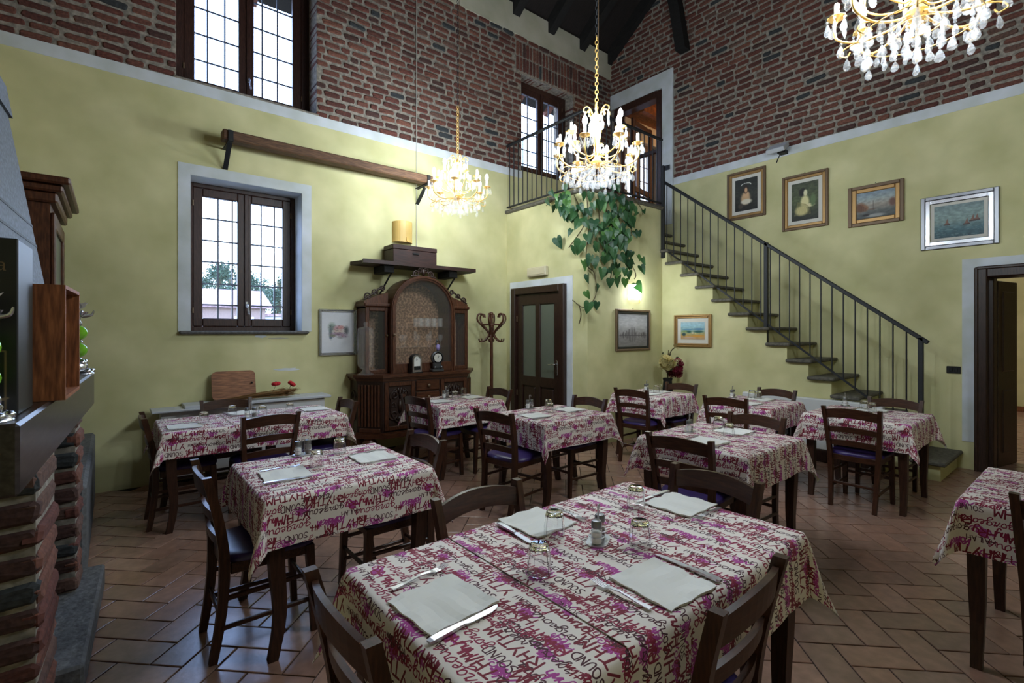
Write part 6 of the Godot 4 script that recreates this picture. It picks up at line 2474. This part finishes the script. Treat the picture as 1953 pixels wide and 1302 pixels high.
# ---------- hearth, its mantel and what stands on it
func make_hearth() -> void:
	var F := Basis(Vector3.UP, deg_to_rad(-3.0))
	var O := Vector3(-0.18, 0, -1.73)
	var T := Transform3D(F, O)
	var o := thing("fireplace", "old brick fireplace with a grey hood and dark timber mantel", "fireplace")
	var b := MB.new()
	b.bevel(Vector3(-0.48, 1.178, -0.965), Vector3(0.96, 0.184, 1.93), 0.008)
	obj("mantel_beam", b, M.mantel, o, T)
	for q in [[-0.64, -1.05, 0.0], [-1.72, -1.95, 0.13]]:
		b = MB.new()
		b.span(Vector3(-0.96, q[2], q[0] - 0.012), Vector3(-0.062, 1.086, q[1]))
		obj("pier", b, M.mortar, o, T)
		var spots := []
		var y: float = q[2]
		while y < 1.02:
			var tall := rng.randf_range(0.066, 0.078)
			var x := -0.05 - rng.randf() * 0.0
			while x > -0.8:
				var ln := rng.randf_range(0.2, 0.27)
				spots.append({"p": T * Vector3(x - ln / 2, y + tall / 2, q[0]), "b": F, "len": ln, "tall": tall, "deep": 0.05, "tone": [4, 5, 6, 4, 2][rng.randi() % 5]})
				x -= ln + 0.014
			var z: float = q[0]
			var d: float = absf(q[1] - q[0])
			spots.append({"p": T * Vector3(-0.05, y + tall / 2, (q[0] + q[1]) / 2), "b": F * Basis(Vector3.UP, PI / 2), "len": d - 0.01, "tall": tall, "deep": 0.05, "tone": [6, 6, 0, 3][rng.randi() % 4]})
			y += tall + 0.022
		lay_bricks(o, spots)
	b = MB.new()
	b.bevel(Vector3(-0.45, 0.066, -1.5), Vector3(0.98, 0.13, 1.1), 0.012)
	obj("hearth_stone", b, M.stone_grey, o, T)
	b = MB.new()
	b.span(Vector3(-0.98, 0.13, -1.75), Vector3(-0.9, 1.08, -1.0))
	obj("firebox_back", b, M.iron_black, o, T)
	# tapering hood
	b = MB.new()
	var lo := [Vector3(-0.9, 1.272, -0.05), Vector3(-0.12, 1.272, -0.05), Vector3(-0.12, 1.272, -1.85), Vector3(-0.9, 1.272, -1.85)]
	var hi := [Vector3(-0.9, 3.9, -0.4), Vector3(-0.49, 3.9, -0.4), Vector3(-0.49, 3.9, -1.46), Vector3(-0.9, 3.9, -1.46)]
	for i in 4:
		var j := (i + 1) % 4
		b.quad(lo[i], lo[j], hi[j], hi[i])
	b.quad(hi[0], hi[1], hi[2], hi[3])
	var hood := obj("hood", b, M.hood_metal, o, T)
	for y in [1.93, 2.03, 2.55]:
		b = MB.new()
		var t: float = (y - 1.272) / 2.628
		var t2: float = (y + (0.012 if y < 2.5 else 0.14) - 1.272) / 2.628
		for i in 4:
			var j := (i + 1) % 4
			var g := 1.006 if y < 2.5 else 1.04
			var a: Vector3 = lo[i].lerp(hi[i], t)
			var c: Vector3 = lo[j].lerp(hi[j], t)
			var d: Vector3 = lo[j].lerp(hi[j], t2)
			var e: Vector3 = lo[i].lerp(hi[i], t2)
			var m := Vector3(-0.6, y, -0.93)
			b.quad(m + (a - m) * g, m + (c - m) * g, m + (d - m) * g, m + (e - m) * g)
			b.quad(m + (e - m) * g, m + (d - m) * g, d, e)
			b.quad(a, c, m + (c - m) * g, m + (a - m) * g)
		obj("seam", b, M.hood_metal if y > 2.5 else M.iron, hood)
	# stone bench beyond it, with the glazed cupboard on top
	b = MB.new()
	b.bevel(Vector3(-0.62, 0.29, -4.88), Vector3(1.0, 0.58, 2.0), 0.02)
	solo("stone_bench", b, M.stone_grey, "low grey stone bench in the corner beyond the fireplace", "bench")
	o = thing("glazed_cupboard", "tall brown wooden cupboard with glazed door and moulded cornice beyond the fireplace", "cupboard", Vector3(-0.69, 0.58, -5.05))
	b = MB.new()
	b.span(Vector3(-0.38, 0, -0.45), Vector3(0.36, 1.8, 0.45))
	obj("case", b, M.wood_antique, o)
	b = MB.new()
	for q in [[0.40, 1.8, 0.07], [0.43, 1.87, 0.05], [0.47, 1.92, 0.05]]:
		b.bevel(Vector3(0.0 + (q[0] - 0.42) / 2, q[1] + q[2] / 2, 0), Vector3(0.42 + q[0], q[2], q[0] * 2 + 0.16), 0.012)
	obj("cornice", b, M.wood_antique, o)
	b = MB.new()
	frame_bars(b, 0.86, 1.72, 0.1, 0.36, 0.385)
	var dd := obj("door", b, M.wood_antique, o, Transform3D(Basis(Vector3.UP, PI / 2), Vector3(0, 0.88, 0)))
	b = MB.new()
	b.span(Vector3(-0.33, -0.76, 0.361), Vector3(0.33, 0.76, 0.367))
	obj("pane", b, M.frosted_pane, dd)
	# on the mantel
	o = thing("black_carton", "black bottle carton with gold print standing on the mantel", "carton", T * Vector3(-0.129, 1.271, -0.17), deg_to_rad(-3.0))
	b = MB.new()
	b.bevel(Vector3(-0.04, 0.242, -0.1), Vector3(0.28, 0.484, 0.2), 0.003)
	obj("carton", b, M.black_plastic, o)
	b = MB.new()
	b.quad(Vector3(-0.16, 0.004, 0.0012), Vector3(0.09, 0.004, 0.0012), Vector3(0.09, 0.38, 0.0012), Vector3(-0.16, 0.38, 0.0012))
	obj("gold_print", b, M.carton_print, o)
	var tm := TextMesh.new()
	var sf := SystemFont.new()
	sf.font_names = PackedStringArray(["Droid Serif"])
	sf.font_italic = true
	tm.font = sf
	tm.text = "ica"
	tm.font_size = 24
	tm.pixel_size = 0.0018
	tm.depth = 0.001
	put("lettering", tm, M.gold_dark, o, Transform3D(Basis(), Vector3(0.05, 0.41, 0.001)))
	o = thing("wooden_crate", "reddish wooden wine crate with a slotted handle standing on the mantel", "crate", T * Vector3(-0.137, 1.271, -0.49), deg_to_rad(-3.0))
	b = MB.new()
	# end board with its handle slot, sides, back
	var hole := rounded(0.035, 0.3, 0.016, 4)
	b.span(Vector3(-0.2, 0, -0.012), Vector3(-0.09, 0.385, 0.0))
	b.span(Vector3(-0.045, 0, -0.012), Vector3(0.17, 0.385, 0.0))
	b.span(Vector3(-0.09, 0, -0.012), Vector3(-0.045, 0.08, 0.0))
	b.span(Vector3(-0.09, 0.32, -0.012), Vector3(-0.045, 0.385, 0.0))
	obj("end_board", b, M.wood_crate, o)
	b = MB.new()
	b.span(Vector3(-0.2, 0, -0.39), Vector3(0.17, 0.385, -0.378))
	obj("end_board", b, M.wood_crate, o)
	b = MB.new()
	b.span(Vector3(-0.2, 0.373, -0.378), Vector3(0.17, 0.385, -0.012))
	obj("top_board", b, M.wood_crate, o)
	b = MB.new()
	b.span(Vector3(-0.2, 0, -0.378), Vector3(0.17, 0.012, -0.012))
	obj("bottom_board", b, M.wood_crate, o)
	b = MB.new()
	b.span(Vector3(-0.2, 0.012, -0.378), Vector3(-0.188, 0.373, -0.012))
	obj("back_board", b, M.wood_crate, o)
	for q in [[Vector3(-0.065, 1.271, -1.83), "ornate silver candlestick with two green glass globes at the end of the mantel", 1.0], [Vector3(-0.085, 1.271, -0.085), "ornate silver candlestick with green glass globes before the black carton", 0.85]]:
		o = thing("candlestick", q[1], "candlestick", T * q[0])
		o.scale = Vector3.ONE * q[2]
		b = MB.new()
		b.lathe([Vector2(0, 0), Vector2(0.075, 0.0), Vector2(0.07, 0.012), Vector2(0.045, 0.022), Vector2(0.05, 0.04), Vector2(0.03, 0.07), Vector2(0.018, 0.085)], 18)
		for i in 8:
			var a := TAU * i / 8
			b.ball(Vector3(cos(a) * 0.06, 0.014, sin(a) * 0.06), Vector3(0.018, 0.014, 0.018), 5, 7)
			b.ball(Vector3(cos(a) * 0.032, 0.06, sin(a) * 0.032), Vector3(0.014, 0.02, 0.014), 5, 7)
		obj("base", b, M.silver, o)
		for y in [0.128, 0.222]:
			b = MB.new()
			b.ball(Vector3(0, y, 0), Vector3(0.046, 0.042, 0.046), 10, 16)
			obj("glass_globe", b, M.green_glass, o)
		b = MB.new()
		b.lathe([Vector2(0.02, 0.168), Vector2(0.026, 0.174), Vector2(0.02, 0.182)], 14)
		b.lathe([Vector2(0.02, 0.262), Vector2(0.024, 0.27), Vector2(0.014, 0.29), Vector2(0.02, 0.31), Vector2(0.045, 0.325), Vector2(0.05, 0.335), Vector2(0.02, 0.33)], 16)
		for i in 5:
			var a := TAU * i / 5
			b.tube(curve([Vector3(cos(a) * 0.02, 0.31, sin(a) * 0.02), Vector3(cos(a) * 0.06, 0.32, sin(a) * 0.06), Vector3(cos(a) * 0.07, 0.345, sin(a) * 0.07)], 4), [0.008, 0.009, 0.009, 0.008, 0.007, 0.006, 0.005, 0.004, 0.003], 5)
		obj("silver_mount", b, M.silver, o)
		b = MB.new()
		b.use_col = true
		b.col = Color(0.5, 0.46, 0.4)
		for i in 9:
			var a := TAU * i / 9
			var p := Vector3(0, 0.34, 0)
			var d := Vector3(cos(a) * 0.05, 0.05, sin(a) * 0.05)
			var s := Vector3(-sin(a), 0.3, cos(a)) * 0.02
			b.tri(p, p + d * 0.6 - s, p + d)
			b.tri(p, p + d, p + d * 0.6 + s)
		obj("dried_petals", b, M.petal, o)


# ---------- chandeliers
func crystal_mesh(k: int) -> ArrayMesh:
	var key := "crystal%d" % k
	if cache.has(key):
		return cache[key]
	var b := MB.new()
	if k == 0:
		b.lathe([Vector2(0, -0.06), Vector2(0.013, -0.054), Vector2(0.02, -0.042), Vector2(0.016, -0.024), Vector2(0.007, -0.006), Vector2(0, 0)], 8, Vector3.ZERO, Basis().scaled(Vector3(1, 1, 0.6)), false)
	elif k == 1:
		b.lathe([Vector2(0, -0.075), Vector2(0.006, -0.06), Vector2(0.0105, -0.045), Vector2(0.008, -0.02), Vector2(0.004, -0.006), Vector2(0, 0)], 6, Vector3.ZERO, Basis(), false)
	else:
		b.lathe([Vector2(0, -0.016), Vector2(0.006, -0.013), Vector2(0.008, -0.008), Vector2(0.006, -0.003), Vector2(0, 0)], 7, Vector3.ZERO, Basis(), false)
	cache[key] = b.mesh()
	return cache[key]


func make_chandelier(at: Vector3, label: String, lit: Array, energy: float, turn: float) -> void:
	var o := thing("chandelier", label, "chandelier", at, turn, "crystal chandeliers")
	var r := RandomNumberGenerator.new()
	r.seed = int(absf(at.z) * 100)
	if not cache.has("ch_stem"):
		var b := MB.new()
		b.lathe([Vector2(0, 0.17), Vector2(0.02, 0.18), Vector2(0.035, 0.2), Vector2(0.05, 0.225), Vector2(0.03, 0.25), Vector2(0.016, 0.27), Vector2(0.024, 0.3), Vector2(0.015, 0.33), Vector2(0.02, 0.37), Vector2(0.034, 0.43), Vector2(0.04, 0.48), Vector2(0.028, 0.54), Vector2(0.014, 0.57), Vector2(0.05, 0.585), Vector2(0.055, 0.6), Vector2(0.02, 0.615), Vector2(0.01, 0.65), Vector2(0, 0.652)], 14)
		cache["ch_stem"] = b.mesh()
		b = MB.new()
		b.tube(curve([Vector3(0.03, 0.215, 0), Vector3(0.12, 0.175, 0), Vector3(0.24, 0.165, 0), Vector3(0.33, 0.21, 0), Vector3(0.345, 0.275, 0), Vector3(0.335, 0.31, 0)], 5), 0.0065, 7)
		b.tube(curve([Vector3(0.25, 0.166, 0), Vector3(0.3, 0.15, 0), Vector3(0.32, 0.12, 0), Vector3(0.29, 0.105, 0), Vector3(0.275, 0.125, 0)], 4), 0.004, 6)
		cache["ch_arm0"] = b.mesh()
		b = MB.new()
		b.tube(curve([Vector3(0.02, 0.3, 0), Vector3(0.07, 0.27, 0), Vector3(0.16, 0.3, 0), Vector3(0.225, 0.36, 0), Vector3(0.225, 0.43, 0)], 5), 0.0055, 7)
		cache["ch_arm1"] = b.mesh()
		b = MB.new()
		b.lathe([Vector2(0.006, -0.012), Vector2(0.014, -0.004), Vector2(0.034, 0.004), Vector2(0.044, 0.012), Vector2(0.042, 0.014), Vector2(0.03, 0.008), Vector2(0.014, 0.006)], 18)
		for i in 9:
			var a := TAU * i / 9
			b.ball(Vector3(cos(a) * 0.04, 0.011, sin(a) * 0.04), Vector3(0.008, 0.004, 0.008), 4, 6)
		cache["ch_dish"] = b.mesh()
		b = MB.new()
		b.lathe([Vector2(0.0125, 0.005), Vector2(0.0125, 0.082), Vector2(0.011, 0.088), Vector2(0, 0.088)], 12)
		cache["ch_candle"] = b.mesh()
		b = MB.new()
		b.lathe([Vector2(0.008, 0.088), Vector2(0.017, 0.1), Vector2(0.021, 0.118), Vector2(0.018, 0.138), Vector2(0.008, 0.158), Vector2(0, 0.166)], 14)
		cache["ch_bulb"] = b.mesh()
		b = MB.new()
		b.tube(curve([Vector3(0.03, 0.6, 0), Vector3(0.05, 0.65, 0), Vector3(0.085, 0.675, 0), Vector3(0.115, 0.655, 0), Vector3(0.115, 0.63, 0), Vector3(0.098, 0.63, 0)], 5), 0.0055, 6)
		b.ball(Vector3(0.07, 0.64, 0), Vector3(0.012, 0.018, 0.01), 6, 8)
		cache["ch_crown"] = b.mesh()
	put("stem", cache.ch_stem, M.gold, o)
	var n := 0
	var hang := func(p: Vector3, k: int, beads: int) -> void:
		var q := p
		for i in beads:
			put("bead", crystal_mesh(2), M.crystal, o, Transform3D(Basis(Vector3.UP, r.randf() * 3), q))
			q.y -= 0.0165
		put("crystal", crystal_mesh(k), M.crystal, o, Transform3D(Basis(Vector3.UP, r.randf() * 6).rotated(Vector3.RIGHT, r.randf_range(-0.12, 0.12)).scaled(Vector3.ONE * r.randf_range(0.95, 1.2)), q))
	for tier in 2:
		var count := 8 if tier == 0 else 6
		for i in count:
			var a := TAU * i / count + (0.2 if tier else 0.0)
			var bs := Basis(Vector3.UP, a)
			put("arm", cache["ch_arm%d" % tier], M.gold, o, Transform3D(bs, Vector3.ZERO))
			var c := bs * (Vector3(0.335, 0.32, 0) if tier == 0 else Vector3(0.225, 0.44, 0))
			put("drip_pan", cache.ch_dish, M.gold, o, at_pos(c))
			put("candle", cache.ch_candle, M.candle, o, at_pos(c))
			if n in lit:
				put("bulb", cache.ch_bulb, M.bulb_glow, o, at_pos(c))
				lamp_light(c + Vector3(0, 0.122, 0), o, Color(0.9, 0.96, 1.0), energy, 0.02)
			n += 1
			for j in 5 if tier == 0 else 4:
				var d := Vector3(cos(TAU * j / 5 + i), 0, sin(TAU * j / 5 + i)) * 0.042
				hang.call(c + d + Vector3(0, 0.005, 0), 1 if (j + i) % 3 == 0 else 0, 1)
			if tier == 0:
				hang.call(bs * Vector3(0.29, 0.11, 0), 0, 1)
				hang.call(bs * Vector3(0.2, 0.158, 0.0), 0, 2)
				hang.call(bs * Vector3(0.14, 0.165, 0.0), 0, 3)
				hang.call(bs * Vector3(0.25, 0.163, 0.01), 0, 1)
				hang.call(bs.rotated(Vector3.UP, 0.39) * Vector3(0.24, 0.14, 0), 0, 2)
				hang.call(bs.rotated(Vector3.UP, 0.39) * Vector3(0.1, 0.15, 0), 0, 3)
				hang.call(bs.rotated(Vector3.UP, 0.2) * Vector3(0.245, 0.14, 0), 0, 0)
				hang.call(bs.rotated(Vector3.UP, -0.2) * Vector3(0.245, 0.14, 0), 0, 1)
				hang.call(bs * Vector3(0.315, 0.19, 0.0), 0, 1)
				hang.call(bs * Vector3(0.1, 0.18, 0.0), 0, 1)
			else:
				put("crown_leaf", cache.ch_crown, M.gold, o, Transform3D(Basis(Vector3.UP, a), Vector3.ZERO))
				hang.call(bs * Vector3(0.108, 0.63, 0), 1, 1)
				hang.call(bs * Vector3(0.05, 0.585, 0), 0, 1)
	for i in 6:
		var a := TAU * i / 6
		hang.call(Vector3(cos(a) * 0.05, 0.13, sin(a) * 0.05), 0, 3)
	# a fine hoop that carries the lower strings
	var b2 := MB.new()
	for q in [[0.245, 0.142], [0.1, 0.152]]:
		var ring := []
		for i in 33:
			ring.append(Vector3(cos(TAU * i / 32) * q[0], q[1], sin(TAU * i / 32) * q[0]))
		b2.tube(ring, 0.003, 5, false)
	obj("hoop", b2, M.gold, o)
	# chain: gilt links, then an iron chain up to the roof
	var topy := roof_y(at.z) - at.y
	b2 = MB.new()
	var y := 0.652
	var k := 0
	while y < 1.25:
		var ring := []
		for i in 11:
			var q := TAU * i / 10
			ring.append(Vector3(cos(q) * 0.013, y + 0.02 + sin(q) * 0.021, 0) if k % 2 else Vector3(0, y + 0.02 + sin(q) * 0.021, cos(q) * 0.013))
		b2.tube(ring, 0.0032, 5, false)
		y += 0.034
		k += 1
	obj("gilt_chain", b2, M.gold, o)
	b2 = MB.new()
	while y < topy - 0.1:
		var ring := []
		for i in 7:
			var q := TAU * i / 6
			ring.append(Vector3(cos(q) * 0.011, y + 0.02 + sin(q) * 0.021, 0) if k % 2 else Vector3(0, y + 0.02 + sin(q) * 0.021, cos(q) * 0.011))
		b2.tube(ring, 0.003, 4, false)
		y += 0.036
		k += 1
	obj("iron_chain", b2, M.iron, o)
	b2 = MB.new()
	b2.tube([Vector3(0.016, 0.9, 0.005), Vector3(0.02, 1.4, 0.01), Vector3(0.015, topy - 0.02, 0.0)], 0.003, 5)
	obj("flex", b2, M.gold_dark, o)


func make_chandeliers() -> void:
	make_chandelier(Vector3(3.1, 2.84, -4.8), "crystal chandelier with most bulbs lit, before the carved sideboard", [0, 1, 2, 4, 5, 7, 9, 11], 0.165, 0.1)
	make_chandelier(Vector3(3.1, 2.67, -2.7), "crystal chandelier with a few lit bulbs hanging in front of the landing", [0, 2, 4, 5, 9, 12], 0.3, 0.45)
	make_chandelier(Vector3(3.1, 2.86, -0.62), "crystal chandelier hanging above the table opposite the open doorway", [1, 3, 4, 6, 9, 11], 0.38, 0.2)


func _ready() -> void:
	rng.seed = 7
	# camera: level, its lens shifted down a little
	var cam := Camera3D.new()
	cam.name = "camera"
	cam.projection = Camera3D.PROJECTION_FRUSTUM
	cam.near = 0.05
	cam.far = 200.0
	cam.size = 2.0 * 0.05 * 651.0 / FOC
	cam.frustum_offset = Vector2(0, -0.05 * (651.0 - HOR) / FOC)
	cam.position = Vector3(0, EYE, 0)
	cam.rotation.y = deg_to_rad(-YAW)
	add_child(cam)
	cam.current = true
	# an even, overcast sky
	var sky := ProceduralSkyMaterial.new()
	sky.sky_top_color = Color(0.64, 0.77, 1.0)
	sky.sky_horizon_color = Color(0.85, 0.92, 1.0)
	sky.ground_bottom_color = Color(0.3, 0.3, 0.3)
	sky.ground_horizon_color = Color(0.6, 0.62, 0.64)
	sky.sky_energy_multiplier = 2.2
	var env := Environment.new()
	env.background_mode = Environment.BG_SKY
	env.sky = Sky.new()
	env.sky.sky_material = sky
	env.tonemap_mode = Environment.TONE_MAPPER_LINEAR
	env.tonemap_exposure = 2.0
	env.sdfgi_enabled = true
	env.ssao_enabled = true
	env.ssil_enabled = true
	var we := WorldEnvironment.new()
	we.name = "world"
	we.environment = env
	add_child(we)
	make_materials()
	make_pictures()
	make_walls()
	make_floor()
	make_windows()
	make_landing()
	make_doors()
	make_other_rooms()
	make_outside()
	make_hearth()
	make_sideboard()
	make_dining()
	make_chandeliers()
	make_coat_stand()
	make_beam_shelf()
	make_low_things()
	make_wall_things()
	make_plant()
	if chair0:
		chair0.free()
	if cruet0:
		cruet0.free()
